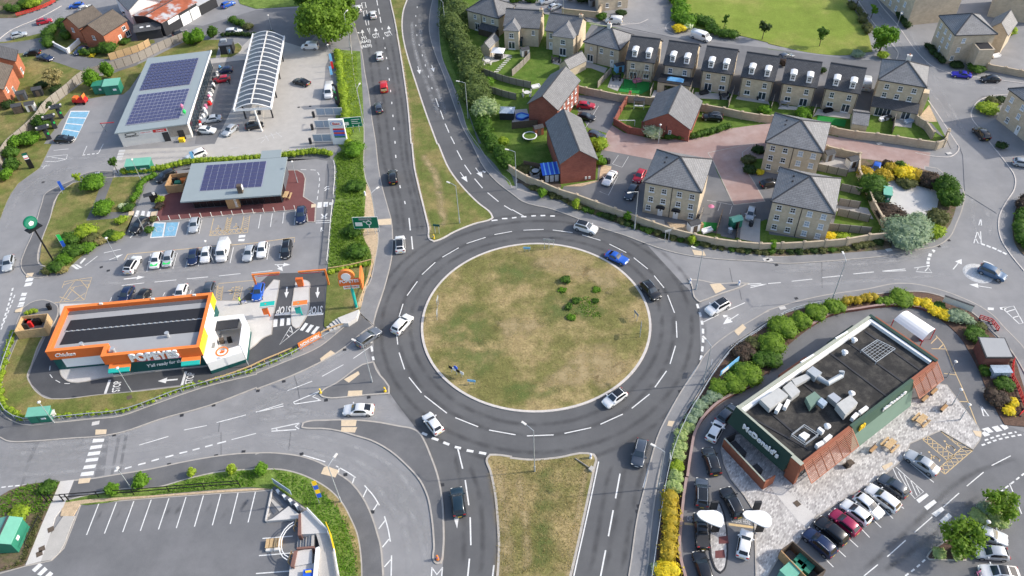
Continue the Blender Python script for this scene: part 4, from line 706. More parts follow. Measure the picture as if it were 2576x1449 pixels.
  # ---- red brick gabled houses
r1=house('gabled_house','red brick gabled house farthest up the courtyard, white-framed windows on its right',"20:150,1045 465,1112 662,802",5.2,8.0,'gablev','red_brick','slate_mid',wins=[('right',x,z,.85,1.1)for x in(.12,.3,.48,.66,.84)for z in(3.2,1.0)])
r2=house('gabled_house','red brick gabled house in front, plain end wall with two meter boxes',"21:480,205 868,157 20:712,1185",5.2,8.0,'gablev','red_brick','slate_mid',wins=[('right',x,z,.85,1.1)for x in(.15,.5,.85)for z in(3.2,1.0)])
A_,B_=r2['front'];
for t in(.72,.82):q=A_+(B_-A_)*t;dd=(B_-A_).normalized();MB().box((q.x+dd.y*.08,q.y-dd.x*.08,.9),(.42,.16,.55),math.atan2(dd.y,dd.x)).build('meter_box','offwhite',r2['root'])
r3=house('gabled_house','red brick gabled bungalow beside a flowering white bush',"20:1318,1222 1800,1308 1882,1112",3.3,6.4,'gablev','red_brick','slate_mid',wins=[('front',.58,1.2,.6,.9)],ext=12);pipe(r3,'front',.5)
# ---- west end of the row, by the hedge
ha=house('hipped_house','buff brick hipped house next to the roadside hedge, small lean-to behind',"10:2110,100 2440,186 2700,20",5.2,8.0,'hip',tile='slate_mid',wins=[('front',.25,3.3,.8,1.1),('front',.55,3.3,.8,1.1),('front',.82,3.3,.8,1.1),('front',.3,.2,1.4,2.0,'french')],ext=8.5);chimney(ha,.5,.5,8.6);pipe(ha,'front',.45)
A_,B_=ha['front'];d=(B_-A_).normalized();nn=Vector((d.y,-d.x,0));L=(B_-A_).length;a0=A_+d*(L*.45)
roofslope(ha['root'],[a0+nn*1.9+Vector((0,0,1.9)),B_+nn*1.9+Vector((0,0,1.9)),B_+Vector((0,0,2.7)),a0+Vector((0,0,2.7))],'slate_dark','lean_to_roof');MB().prism([a0,a0+nn*1.7,B_+nn*1.7,B_],0,1.85).build('lean_to','wood_dark',ha['root'])
def lhouse(lab,s,he,hr,wing,D=8.0):
 hb=house('gabled_house',lab,s,he,hr,'gable',tile='slate_mid',wins=[('front',.15,3.2,.8,1.2),('front',.15,.1,.9,2.0,'door'),('front',.85,3.2,.8,1.2)],ext=D)
 f0,f1=wing;W=hb['fullW'];R=hb['R'];a,b=W*f0,W*f1;pr=2.2;hm=he;rr=hb['root']
 c=[R(a+.25,-pr+.25,0),R(b-.25,-pr+.25,0),R(b-.25,.4,0),R(a+.25,.4,0)];me=MB().prism(c,-.2,hm-.05).mesh('wing');wall_uv(me);link('wing',me,'buff_brick',rr)
 k=(b-a)/2;rise=(hr-he)/(D/2);zt=he+rise*k;ap=R((a+b)/2,-pr+k,zt);far=R((a+b)/2,k,zt);z_=hm
 roofslope(rr,[R(a,-pr,z_),R(b,-pr,z_),ap],'slate','wing_roof');roofslope(rr,[R(b,-pr,z_),R(b,0,z_),far,ap],'slate','wing_roof');roofslope(rr,[R(a,0,z_),R(a,-pr,z_),ap,far],'slate','wing_roof')
 A2,B2=R(a+.25,-pr+.25,0),R(b-.25,-pr+.25,0);window(rr,A2,B2,(B2-A2).length/2,3.2,1.2,1.2,'sash');window(rr,A2,B2,(B2-A2).length/2,.1,1.7,2.1,'french');return hb
hb=lhouse('buff brick house with dark glazed conservatory and small tiled door canopy',"20:-90,262 275,288 345,140",5.2,8.0,(.05,.5));chimney(hb,.97,.5,8.3)
hc=lhouse('buff brick house with hipped wing and patio doors beside a garage',"20:330,305 668,352 780,215",5.2,8.0,(.28,.95));chimney(hc,.93,.5,8.4)
hd=house('hipped_house','buff brick hipped house with pale chimney on its ridge, mid estate',"20:715,418 1085,505 1200,375",5.2,8.0,'hip',wins=[('front',.2,3.4,.5,.7),('front',.5,3.2,.85,1.2),('front',.8,3.2,.85,1.2),('front',.18,.1,1.6,2.0,'french'),('front',.82,.1,.9,2.0,'door')],ext=8.5);chimney(hd,.5,.5,8.9,'offwhite');pipe(hd,'front',.38)
q=P("20:0,375 75,385 65,470 0,470",2.2);c=P1("20:30,470");t=MB().box((0,0,1.1),(4,2.4,2.2)).box((0,0,2.3),(4.3,2.7,.12));
cv=thing('conservatory','dark framed glazed conservatory behind a buff house near the hedge','conservatory',c,-.1)
MB().box((0,0,.3),(4,2.4,.6)).build('base_wall','buff_brick_wall',cv);MB().box((0,0,1.4),(3.9,2.3,1.6)).build('glazing','glass',cv);f=MB()
for x in np.linspace(-2,2,7):f.box((x,-1.2,1.4),(.1,.1,1.7));f.bar((x,-1.25,2.3),(x,1.2,2.7),.1)
f.build('frame','dark',cv);MB().add([(-2.1,-1.35,2.22),(2.1,-1.35,2.22),(2.1,1.2,2.66),(-2.1,1.2,2.66)],[(0,1,2,3)]).build('glass_roof','glass',cv)
def garage(lab,s,he,hr,m='buff_brick',tile='slate',roof='gable',ext=None,name='garage',wins=()):return house(name,lab,s,he,hr,roof,m,tile,cat='garage',wins=wins,gutter=False,o=.15,ext=ext)
garage('small buff brick garage with slate roof beside the hedge houses',"10:2255,470 2350,490 2465,375",2.4,3.8,roof='gablev',ext=5.5)
garage('small buff garage with bright end wall below the hipped-wing house',"20:470,645 580,700 690,575",2.4,4.2,roof='gablev',ext=6)
garage('small buff brick garage with slate roof near the big hipped house',"30:845,1245 1010,1268 1045,1105",2.3,3.5,roof='gable',ext=6)
# ---- houses at the right and top edges
E1=house('apartment_house','tall buff brick hipped house with flat stair tower, beside the blue parked car',"30:1885,355 2315,342 2330,150",7.4,10.2,'hip',wins=[('left',x,z,.9,1.15,'sash','glass_pale')for x in(.2,.5,.8)for z in(5.3,3.1)]+[('left',.5,.05,.95,2.0,'door'),('front',.25,5.3,.8,1.1,'sash','glass_pale'),('front',.2,3.0,.8,1.1,'sash','glass_pale'),('front',.12,.9,.8,1.1)],ext=10)
A_,B_=E1['front'];d=(B_-A_).normalized();nn=Vector((d.y,-d.x,0));c=A_+(B_-A_)*.72+nn*1.6
me=MB().box((c.x,c.y,2.6),(3.6,3.6,5.2),math.atan2(d.y,d.x)).mesh('stair_tower');wall_uv(me);e=link('stair_tower',me,'buff_brick',E1['root']);MB().box((c.x,c.y,5.22),(2.9,2.9,.1),math.atan2(d.y,d.x)).build('flat_roof','roof_black',e)
E2=house('apartment_house','long buff brick block with rows of white windows at top right',"30:1500,-60 2010,-110 1900,-420",8.5,11.0,'hip',wins=[('left',x,z,.9,1.2,'sash','glass_pale')for x in(.08,.26,.44,.62,.8)for z in(5.9,3.5,1.0)],ext=18)
E3=house('apartment_house','buff brick hipped house cut by the right edge',"30:2415,890 2900,1250 3300,800",7.4,10.2,'hip',wins=[('front',x,z,.9,1.15,'sash','glass_pale')for x in(.12,.36,.6)for z in(5.2,3.1)]+[('front',.2,.9,.9,1.15),('front',.45,.05,.95,2.0,'door')],ext=11)
TB=house('apartment_house','tall buff apartment house cut by the top edge, white van before it',"20:870,-150 1195,-190 1360,-330",7.6,10,'hip',wins=[('front',.3,1.0,.9,1.2),('front',.72,1.0,.9,1.2),('front',.55,3.4,.9,1.2),('front',.3,3.4,.9,1.2),('right',.3,1.0,.9,1.2),('right',.7,3.4,.9,1.2),('right',.3,3.4,.9,1.2)],ext=9)
NE=house('apartment_house','brown brick house at the top right corner',"30:2280,-60 2800,30 2900,-200",6,9,'hip',wall='buff_brick',ext=10)
g5=house('gabled_house','buff gabled annex with dark and pale roof beside the stair tower house',"30:2190,300 2420,358 2200,140",5.0,7.6,'gablev',wins=[],ext=8)
# ---- red brick houses, far left
W1=house('gabled_house','orange brick house with brown roof behind a white garden wall',"00:790,285 1050,160 1010,110",4.6,6.8,'gable','orange_brick','tile_brown',ext=7.5,wins=[('left',.5,2.6,.9,1.1)])
W2=house('gabled_house','orange brick house with white barge boards and brown roof',"00:1035,358 1285,200 1190,130",4.4,6.8,'gable','orange_brick','tile_brown',ext=8,wins=[('front',.8,2.4,1.2,1.1,'wide'),('front',.55,.1,1.0,2.0,'door'),('front',.88,.4,1.5,1.5,'wide'),('left',.5,2.5,.9,1.1)])
W3=house('gabled_house','red brick house with dark roof at the left edge',"00:155,615 180,500 -120,420",4.8,7.2,'gable','orange_brick','slate_dark',ext=8.5,wins=[('front',.3,.6,1.2,1.4,'wide')])
W4=house('gabled_house','orange brick house front cut by the left edge',"00:30,900 130,660 -200,560",4.6,7.0,'gable','orange_brick','tile_brown',ext=8.5,wins=[('front',.5,.6,1.2,1.4,'wide'),('front',.2,2.6,1.0,1.1)])
wk=house('workshop','dark grey workshop with rusty tin roof and white roller doors',"00:1625,232 1985,20 1880,-60",4.0,5.0,'gable','dark','rust',cat='workshop',gutter=False,ext=11)
A_,B_=wk['front'];L=(B_-A_).length
for f,w_ in((.62,3.4),(.9,3.2)):
 d=(B_-A_).normalized();q=A_+d*(L*f)+Vector((d.y,-d.x,0))*.06;o=MB().box((0,0,1.5),(w_,.1,3.0)).build('roller_door','white',wk['root']);o.location=q;o.rotation_euler=(0,0,math.atan2(d.y,d.x))
d=(B_-A_).normalized();q=A_+d*(L*.3)+Vector((d.y,-d.x,0))*.06;o=MB().box((0,0,3.0),(4.0,.08,1.1)).build('sign_board','white',wk['root']);o.location=q;o.rotation_euler=(0,0,math.atan2(d.y,d.x))
ex=house('workshop_annex','black lean annex with roof windows beside the rusty workshop',"00:1345,330 1620,290 1640,250",2.6,3.6,'gable','dark','slate_dark',cat='shed',gutter=False,ext=5)
for x in(.3,.55):c=ex['R'](ex['fullW']*x,1.3,3.2);MB().box((c.x,c.y,c.z),(.9,.8,.12),math.atan2(ex['u'].y,ex['u'].x)).build('roof_window','white',ex['root'])
wh=house('gabled_house','pale rendered house with grey roof at the top left',"00:1130,-60 1290,110 1500,-60",4.8,7.4,'gable','white','slate',ext=9)
wg=house('workshop','grey shed roof cut by the top edge beside the workshop',"00:1990,60 2180,-40 2100,-110",3.0,4.0,'gable','dark','tin',cat='shed',gutter=False,ext=6)
# ---- boundary walls with piers, panel by panel
def pierwall(name,label,s,h=1.8,m='buff_brick_wall',step=None,th=.24,pier=.42,cap='buff_brick_wall',group=None,cat='wall',z0=.05):
 pts=P(s)
 if step:pts=resample(smooth(pts),step)
 c=sum(pts,Vector())/len(pts);root=thing(name,label,cat,c,0,group);rel=[p-c for p in pts]
 for a,b in zip(rel,rel[1:]):
  d=(b-a);L=d.length
  if L<.2:continue
  rz=math.atan2(d.y,d.x);mb=MB().box((0,0,h/2),(L-pier*.9,th,h));mb.box((0,0,h+.04),(L-pier*.9,th+.1,.08));me=mb.mesh('wall_panel');wall_uv(me);o=link('wall_panel',me,m,root);o.location=((a.x+b.x)/2,(a.y+b.y)/2,z0);o.rotation_euler=(0,0,rz)
 pm=MB().box((0,0,h/2+.06),(pier,pier,h+.12));pm.box((0,0,h+.17),(pier+.14,pier+.14,.1)).box((0,0,h+.27),(pier*.7,pier*.7,.1),0,0,.4);pme=pm.mesh('pier');wall_uv(pme)
 for i,p in enumerate(rel):
  a=rel[max(0,i-1)];b=rel[min(len(rel)-1,i+1)];o=link('pier',pme,cap,root);o.location=(p.x,p.y,z0);o.rotation_euler=(0,0,math.atan2((b-a).y,(b-a).x))
 return root
pierwall('garden_wall','long curved buff brick wall with capped piers facing the roundabout',"11:2500,250 21:20,320 145,395 300,455 470,530 650,585 840,655 1030,725 1240,800 1410,860 1610,930 1830,985 2040,1030 2270,1060 2490,1080 31:130,1075 350,1065 565,1050 780,1030 1000,990 1215,970")
pierwall('garden_wall','buff brick garden wall with piers stepping down beside the gold shrubs',"31:1220,960 1130,810 1045,660 975,480 895,330 905,170 720,130 575,95")
pierwall('garden_wall','buff brick wall with piers behind the gardens of the dormer row',"20:650,930 740,955 890,985 1075,1025 1255,1040 1420,1060")
pierwall('garden_wall','buff brick wall behind the red brick bungalow',"20:1840,1110 1950,1130 2120,1160 2305,1200 2490,1230 30:30,1240")
pierwall('garden_wall','buff brick garden wall along the red drive below the hipped house',"30:620,1350 650,1360 870,1400 1080,1420 1280,1449 31:1500,35 1680,60 1760,30 30:1790,1400 1790,1380")
pierwall('garden_wall','buff brick garden wall beside the corner drive of the big hipped house',"30:1470,1230 1500,1260 1570,1300 1640,1400")
pierwall('garden_wall','low buff garden wall behind the black car at right edge',"30:2200,710 2370,740 2520,770 2700,800",1.5)
pierwall('garden_wall','buff brick yard wall before the tall apartment house',"20:510,150 860,185 895,120",1.7)
pierwall('garden_wall','short red brick walls round the little goal-post lawn',"20:1185,990 1140,1060 1085,1150 1030,1260 1170,1345 1320,1370 1310,1300",1.6,'red_brick',cap='red_brick')
pierwall('garden_wall','low white garden wall in front of the orange brick house',"00:555,470 690,540 805,440",1.2,'white',cap='white')
# ---- timber fences, panel by panel with posts
def fence(label,s,h=1.8,m='wood_grey',step=1.9,name='fence',group=None,post='wood_dark',z0=.05,th=.06,sm=True,posts=True):
 pts=P(s);pts=resample(smooth(pts)if sm else pts,step);c=sum(pts,Vector())/len(pts);root=thing(name,label,'fence',c,0,group);rel=[p-c for p in pts];k={}
 for a,b in zip(rel,rel[1:]):
  d=b-a;L=round(d.length-.1,2)
  if L<.2:continue
  if L not in k:
   mb=MB().box((0,0,h/2),(L,th*.5,h-.05))
   n=max(2,int(L/.3))
   for i in range(n):mb.box((-L/2+L*(i+.5)/n,-th*.45,h/2),(L/n*.72,th*.4,h))
   mb.box((0,0,h+.02),(L,th*1.6,.05));k[L]=mb.mesh('fence_panel')
  o=link('fence_panel',k[L],m,root);o.location=((a.x+b.x)/2,(a.y+b.y)/2,z0);o.rotation_euler=(0,0,math.atan2(d.y,d.x))
 if posts:
  pm=MB().box((0,0,h/2+.05),(.1,.1,h+.15)).mesh('post')
  for p in rel:o=link('post',pm,post,root);o.location=(p.x,p.y,z0)
 return root
fence('long weathered timber fence sweeping round the filling station',"00:1880,400 1640,500 1390,625 1100,720 870,790 700,930 480,1110 380,1250 240,1380 100,1500 01:0,330 -60,520",2.2,step=2.0)
fence('new pale timber fence behind the orange brick houses',"00:1110,610 1240,570 1400,520 1560,430",1.8,'wood_new')
for lab,s in[('grey timber fence between two hedge-side lawns',"20:0,770 100,680 210,560"),('timber fence panels below the stepping stone lawn',"10:2230,735 2576,850 20:240,900"),('timber fence one garden below the stepping stones',"10:2340,930 2576,1000 20:100,1020"),('timber fence between the third and fourth dormer gardens',"20:2170,1095 2210,990 2240,900"),('timber fence between first and second dormer gardens',"20:1385,980 1430,870"),('timber fence between hipped house lawn and canopy patio',"20:860,890 940,800 1000,740"),('timber fence between second and third dormer gardens',"20:1800,1000 1830,930"),('timber fence at the left of the clutter garden',"30:20,1140 60,1000"),('timber fence between fifth and sixth dormer gardens',"30:440,1200 480,1100"),('timber fence dividing the big hipped house garden',"30:1245,1350 1270,1180"),('grey timber fence above the bright lawn of corner house',"31:690,720 1060,800"),('grey timber fence second above the bright lawn',"31:700,620 1010,670"),('grey timber fence third above the bright lawn',"31:720,470 940,520"),('timber fence topmost between the two hipped houses',"31:490,270 870,350"),('grey timber fence below the bright lawn of corner house',"31:590,870 1100,920"),('low timber fence right of the tiny turf yard',"21:2050,920 2110,720"),('timber fence left of the tiny turf yard',"21:1850,890 1920,690"),('dark fence right of the green storage box yard',"21:2250,960 2290,750"),('brown fence in front of the small red gabled courtyard shed',"20:0,1300 330,1270"),('dark fence above the blue roofed summer house',"21:120,240 400,290")]:
 fence(lab,s,1.7,'wood_grey' if 'grey' in lab or lab.startswith('timber')else 'wood_dark')
 # ======== COMMERCIAL BUILDINGS
def wall_text(root,off,t,A,B,h,m='white',proud=.06,ext=.05,bold=.02,name='lettering',up=Vector((0,0,1)),lean=0):
 A,B=Vector(A),Vector(B);d=B-A;n=d.cross(up).normalized();me=text_mesh(t,ext,bold)
 for v in me.vertices:v.co=A-off+d*v.co.x+up*(h*v.co.y)+n*(proud+v.co.z)+d.normalized()*(lean*v.co.y)
 return link(name,me,m,root)
def cen(pts):c=sum(pts,Vector())/len(pts);return Vector((c.x,c.y,0))
Z=lambda p,z:Vector((p[0],p[1],z))
def clink(mb,name,m,root,c,uv=False,sm=False):
 mb.v=[(v[0]-c.x,v[1]-c.y,v[2])for v in mb.v];me=mb.mesh(name,sm)
 if uv:wall_uv(me)
 return link(name,me,m,root)
def wpane(root,c,A,B,z0,z1,m='glass',name='window',frame='dark',nmul=3,proud=.05):
 ""
 d=(B-A);L=d.length;d.normalize();n=Vector((d.y,-d.x,0));f=MB();a=A+n*proud
 for i in range(nmul+1):p=a+d*(L*i/nmul);f.bar(Z(p,z0),Z(p,z1),.09,.09)
 f.bar(Z(a,z0),Z(a+d*L,z0),.08,.09);f.bar(Z(a,z1),Z(a+d*L,z1),.08,.09);o=clink(f,name,frame,root,c)
 for i in range(nmul):
  p,q=a+d*(L*i/nmul+.04),a+d*(L*(i+1)/nmul-.04);clink(MB().add([Z(p,z0),Z(q,z0),Z(q,z1),Z(p,z1)],[(0,1,2,3)]),'pane',m,o,c)
 return o
 # ------ fried chicken restaurant
hp=4.75;q=P("02:455,645 1045,582 1010,692 2005,596 2148,45 650,185",hp);a,b,c_,d_,e_,f_=q;c=cen(q)
u=(d_-c_).normalized();n=Vector((-u.y,u.x,0));W=(d_-c_).length
def L(x,y,z=0.):p=c_+u*x+n*y;return Vector((p.x,p.y,z))
xl=(a-c_).dot(u);yb=(a-c_).dot(n);D=((e_-c_).dot(n)+(f_-c_).dot(n))/2;xr=W;xn=0.0
out=[L(xl,yb),L(xn,yb),L(xn,0),L(xr,0),L(xr,D),L(xl,D)];inn=offset_poly(out,.55)
R=thing('restaurant_building','fried chicken restaurant with bright orange parapet and black banded flat roof','restaurant',c)
clink(MB().prism(offset_poly(out,.2),-.1,3.9),'wall','teal_dark',R,c)
clink(MB().prism(offset_poly(out,.3),3.6,3.95),'roof_deck','roof_membrane',R,c)
clink(MB().ring(out,inn,2.75,hp),'parapet','orange_dark',R,c);clink(MB().ring(offset_poly(out,-.03),offset_poly(out,.58),hp+.002,hp+.05),'coping','orange',R,c)
clink(MB().prism(offset_poly(out,.05),2.7,2.76,True),'soffit','dark',R,c)
for y0,y1 in((D*.34,D*.566),(D*.587,D*.78)):clink(MB().prism([L(xl+1.3,y0),L(xr-.8,y0),L(xr-.8,y1),L(xl+1.5,y1)],3.95,4.0),'roof_band','roof_black',R,c)
[clink(MB().prism([L(x,D*.568),L(x+.35,D*.568),L(x+.35,D*.585),L(x,D*.585)],3.95,4.06),'roof_clip','galv',R,c)for x in np.arange(xl+1.3,xr-1,.9)]
clink(MB().prism([L(xl+.7,D-1.4),L(xr-.7,D-1.4),L(xr-.7,D-.7),L(xl+.7,D-.7)],3.95,4.05),'gutter_box','galv_dark',R,c)
for x,y in((W*.62,D*.3),(W*.1,D*.05+.8),(W*-.25,yb+1.0)):p=L(x,y,3.9);clink(MB().cyl(p,.28,.9,12).cyl((p.x,p.y,4.8),.36,.18,12),'roof_cowl','galv',R,c)
for x in(.25,.6,.88):p=L(xl+(xr-xl)*x,D-.35,hp+.05);clink(MB().box((p.x,p.y,p.z+.12),(.5,.3,.25)),'floodlight','offwhite',R,c)
p0=L(xr,-.02,0)
clink(MB().add([L(xr+.04,.02,2.7),L(xr+.04,D*.35,2.7),L(xr+.04,D*.35,hp+.06),L(xr+.04,.02,hp+.06)],[(0,1,2,3)]),'end_panel','yellow',R,c)
clink(MB().add([L(xr+.04,D*.35,2.3),L(xr+.04,D*.8,2.3),L(xr+.04,D*.8,hp+.05),L(xr+.04,D*.35,hp+.05)],[(0,1,2,3)]),'end_panel','white',R,c)
clink(MB().add([L(xr+.04,D*.8,2.7),L(xr+.04,D,2.7),L(xr+.04,D,hp+.06),L(xr+.04,D*.8,hp+.06)],[(0,1,2,3)]),'end_panel','yellow',R,c)
wall_text(R,c,'POPEYES',L(W*.28,0,3.05),L(W*.77,0,3.05),1.75,'white',.1,.16,.045);wall_text(R,c,"FAMOUS LOUISIANA CHICKEN",L(W*.33,0,2.8),L(W*.77,0,2.8),.3,'pink',.06,.03,.03)
wall_text(R,c,"Y'all ready for this?",L(W*.38,.2,.75),L(W*.79,.2,1.3),.95,'white',.05,.02,.015,lean=.2)
wall_text(R,c,"Chicken",L(xl+1.0,yb,3.4),L(xl+4.2,yb,3.4),.8,'white',.06,.03,.02,lean=.25)
clink(MB().prism([L(xl+1.6,yb+.12),L(xn-.05,yb+.12),L(xn-.05,yb+1.6),L(xl+1.6,yb+1.6)],.6,2.69),'recess_panel','white',R,c)
for x0,x1 in((.6,4.0),(W-3.4,W-.4)):
 o=clink(MB().add([L(x0,-.02,2.74),L(x1,-.02,2.74),L(x1,-1.35,2.3),L(x0,-1.35,2.3),L(x0,-.02,2.6),L(x1,-.02,2.6),L(x1,-1.35,2.16),L(x0,-1.35,2.16)],[(3,2,1,0),(3,7,6,2),(0,4,7,3),(2,6,5,1),(4,5,6,7)]),'serving_canopy','orange',R,c)
 clink(MB().add([L(x0,-.7,2.535),L(x1,-.7,2.535),L(x1,-1.38,2.315),L(x0,-1.38,2.315),L(x0,-1.38,2.1),L(x1,-1.38,2.1)],[(3,2,1,0),(3,4,5,2)]),'canopy_edge','teal',R,c)
 wpane(R,c,L(x0+.8,.2),L(x1-.8,.2),.9,2.1,'glass',nmul=2)
yq=P("02:2045,690 2085,760 2450,640 2490,350 2450,262 2130,295",2.6);yc=cen(yq)
y=thing('side_yard','white walled service yard with round chicken logo beside the orange restaurant','yard',yc)
clink(MB().ring(yq,offset_poly(yq,.9),-.05,2.6),'wall','white',y,yc);clink(MB().ring(offset_poly(yq,-.04),offset_poly(yq,.1),.0,.75),'plinth','teal_dark',y,yc)
clink(MB().prism(P("02:2110,435 2130,310 2415,292 2390,400",2.3),2.25,2.4),'flat_roof','dark',y,yc);clink(MB().prism(P("02:2060,610 2075,560 2170,550 2160,600",2.3),2.28,2.42),'mesh_roof','grey',y,yc)
for s_,m_ in(("02:2115,520",'leaf_dark'),("02:2230,530",'wood_dark'),("02:2310,520",'black')):p=P1(s_,.6);clink(MB().box((p.x,p.y,.5),(.7,.7,1.0),.3),'wheelie_bin',m_,y,yc)
lg=P1("02:2235,640",2.62);dv=(yq[2]-yq[1]).normalized();pr=Vector((-dv.y,dv.x,0))
clink(MB().prism(P("02:2040,690 2080,762 2450,636 2440,570 2200,640 2190,610",2.6),2.55,2.63),'apron','white',y,yc)
ang=[(math.cos(t),math.sin(t))for t in np.linspace(0,2*PI,33)[:-1]];o1=[lg+dv*(1.05*x)+pr*(1.05*y_)for x,y_ in ang];o2=[lg+dv*(.8*x)+pr*(.8*y_)for x,y_ in ang]
clink(MB().ring(o1,o2,2.63,2.67),'logo_ring','orange',y,yc)
clink(MB().prism([lg+dv*x+pr*z for x,z in((-.35,-.3),(.1,-.42),(.42,-.15),(.4,.25),(.15,.1),(.05,.35),(-.15,.3),(-.12,.05),(-.4,.1))],2.63,2.665),'logo_bird','orange_dark',y,yc)
bq=P("02:145,440 430,455 500,350 470,262 215,285",1.9);bq=P("02:145,440 440,400 480,258 215,285",2.0);bc=cen(bq)
bs=thing('bin_store','open-topped timber bin store at the left end of the orange restaurant','bin store',bc);inn=offset_poly(bq,.15)
for i in range(4):
 a,b=bq[i],bq[(i+1)%4];k=5 if i%2==0 else 3
 for j in range(k):clink(MB().bar(Z(a+(b-a)*((j+.02)/k),1.0),Z(a+(b-a)*((j+.98)/k),1.0),.12,2.0),'board','wood_new',bs,bc)
for s_,m_ in(("02:255,370",'dark'),("02:295,355",'red'),("02:320,330",'galv'),("02:375,330",'black')):p=P1(s_,.7);clink(MB().box((p.x,p.y,.65),(1.2,1.1,1.3),.1,0,.95),'waste_bin',m_,bs,bc)
st=thing('concrete_steps','pale concrete steps with ramp beside the orange totem sign','steps',P1("12:850,350"))
for i,s_ in enumerate(["12:830,330 1045,245 1020,330 935,385 870,385","12:800,338 830,330 870,385 850,392","12:770,352 800,340 848,392 820,405","12:738,372 770,355 818,408 785,420","12:708,392 738,376 782,425 748,435"]):
 clink(MB().prism(P(s_,.2),-.1,.95-.17*i),'step','concrete_pale',st,st.location)
 # ------ coffee shop
hs=3.15;q=P("01:1812,582 11:248,510 270,170 01:1945,240",hs);c=cen(q);CS=thing('coffee_shop','coffee shop with grey sloping roof, blue solar panels and dark glazed front','cafe',c)
a,b,cc,d_=q;u=(b-a).normalized();n=Vector((-u.y,u.x,0));W=(b-a).length;D=(cc-b).dot(n)
Lc=lambda x,y,z=0.:Z(a+u*x+n*y,z)
wq=[Lc(1.6,1.5),Lc(W-.5,1.5),Lc(W-.5,D-.5),Lc(.8,D-.5)]
clink(MB().prism(wq,-.1,hs-.05),'wall','galv_dark',CS,c);rise=.9
roofslope(CS,[Lc(0,0,hs)-c,Lc(W,0,hs)-c,Lc(W,D,hs+rise)-c,Lc(0,D,hs+rise)-c],'roof_grey','roof',.3)
zr=lambda y:hs+rise*y/D+.02
pm=None;pw,ph=(W*.62)/9,(D*.68)/7
for i in range(9):
 for j in range(7):
  x0,y0=W*.17+i*pw,D*.24+j*ph;qd=[Lc(x0+.06,y0+.05),Lc(x0+pw-.06,y0+.05),Lc(x0+pw-.06,y0+ph-.05),Lc(x0+.06,y0+ph-.05)]
  zs=[zr(y0),zr(y0),zr(y0+ph),zr(y0+ph)];v=[(p.x,p.y,z+.06)for p,z in zip(qd,zs)]+[(p.x,p.y,z)for p,z in zip(qd,zs)]
  clink(MB().add(v,[(0,1,2,3),(0,4,5,1),(1,5,6,2),(2,6,7,3),(3,7,4,0)]),'solar_panel','solar',CS,c)
clink(MB().add([(p.x,p.y,zr(yy)+.01)for p,yy in((Lc(W*.165,D*.235),D*.235),(Lc(W*.795,D*.235),D*.235),(Lc(W*.795,D*.925),D*.925),(Lc(W*.165,D*.925),D*.925))],[(0,1,2,3)]),'panel_rack','solar_frame',CS,c)
wpane(CS,c,Lc(1.7,1.5),Lc(W*.42,1.5),.3,2.7,'glass_dark',nmul=5);wpane(CS,c,Lc(W*.56,1.5),Lc(W-.6,1.5),.2,2.8,'glass_dark',nmul=7);wpane(CS,c,Lc(W-.5,1.6),Lc(W-.5,D*.45),.2,2.8,'glass_dark',nmul=3)
clink(MB().prism([Lc(W*.43,.6),Lc(W*.55,.6),Lc(W*.55,1.6),Lc(W*.43,1.6)],0,2.95),'entrance_panel','wood',CS,c);wall_text(CS,c,'STARBUCKS',Lc(W*.535,.6,.45),Lc(W*.535,.6,.45)+Vector((0,0,2.2)),.45,'white',.04,.03,.01,up=-u)
p=Lc(W*.57,D*.1);clink(MB().prism([p,p+u*.9,p+u*.9+n*.9,p+n*.9],2,5.0),'flue','wood_dark',CS,c);clink(MB().prism([p+u*.95+n*.1,p+u*1.05+n*.1,p+u*1.05+n*.8,p+n*.8+u*.95],4.0,5.0),'flue_panel','white',CS,c)
o=clink(MB().add([Lc(W*.72,D,hs+rise+.05),Lc(W*.93,D,hs+rise+.05),Lc(W*.93,D+2.2,hs+rise+.45),Lc(W*.72,D+2.2,hs+rise+.45),Lc(W*.72,D,hs+rise-.2),Lc(W*.93,D,hs+rise-.2),Lc(W*.93,D+2.2,hs+rise+.2),Lc(W*.72,D+2.2,hs+rise+.2)],[(0,1,2,3),(4,7,6,5),(0,4,5,1),(1,5,6,2),(2,6,7,3),(3,7,4,0)]),'rear_canopy','roof_grey',CS,c)
p=Lc(W-.5,D*.15,2.6);clink(MB().box((p.x,p.y,2.6),(.3,.3,.3)),'wall_lamp','offwhite',CS,c)
bq=P("01:1655,425 1840,410 11:-620,300 01:1720,300",1.9);bq=P("01:1660,425 1845,408 1905,290 1715,310",1.9);bc=cen(bq);bs=thing('bin_store','timber bin store with orange skip beside the coffee shop','bin store',bc)
for i in range(4):
 a0,b0=bq[i],bq[(i+1)%4]
 for j in range(2):clink(MB().bar(Z(a0+(b0-a0)*((j+.01)/2),1.0),Z(a0+(b0-a0)*((j+.99)/2),1.0),.14,2.0),'board_panel','wood',bs,bc)
for s_,m_ in(("01:1850,375",'orange'),("01:1795,400",'green_metal'),("01:1760,360",'dark')):p=P1(s_,.6);clink(MB().box((p.x,p.y,.6),(1.3,1.0,1.2),.1,0,.95),'waste_bin',m_,bs,bc)
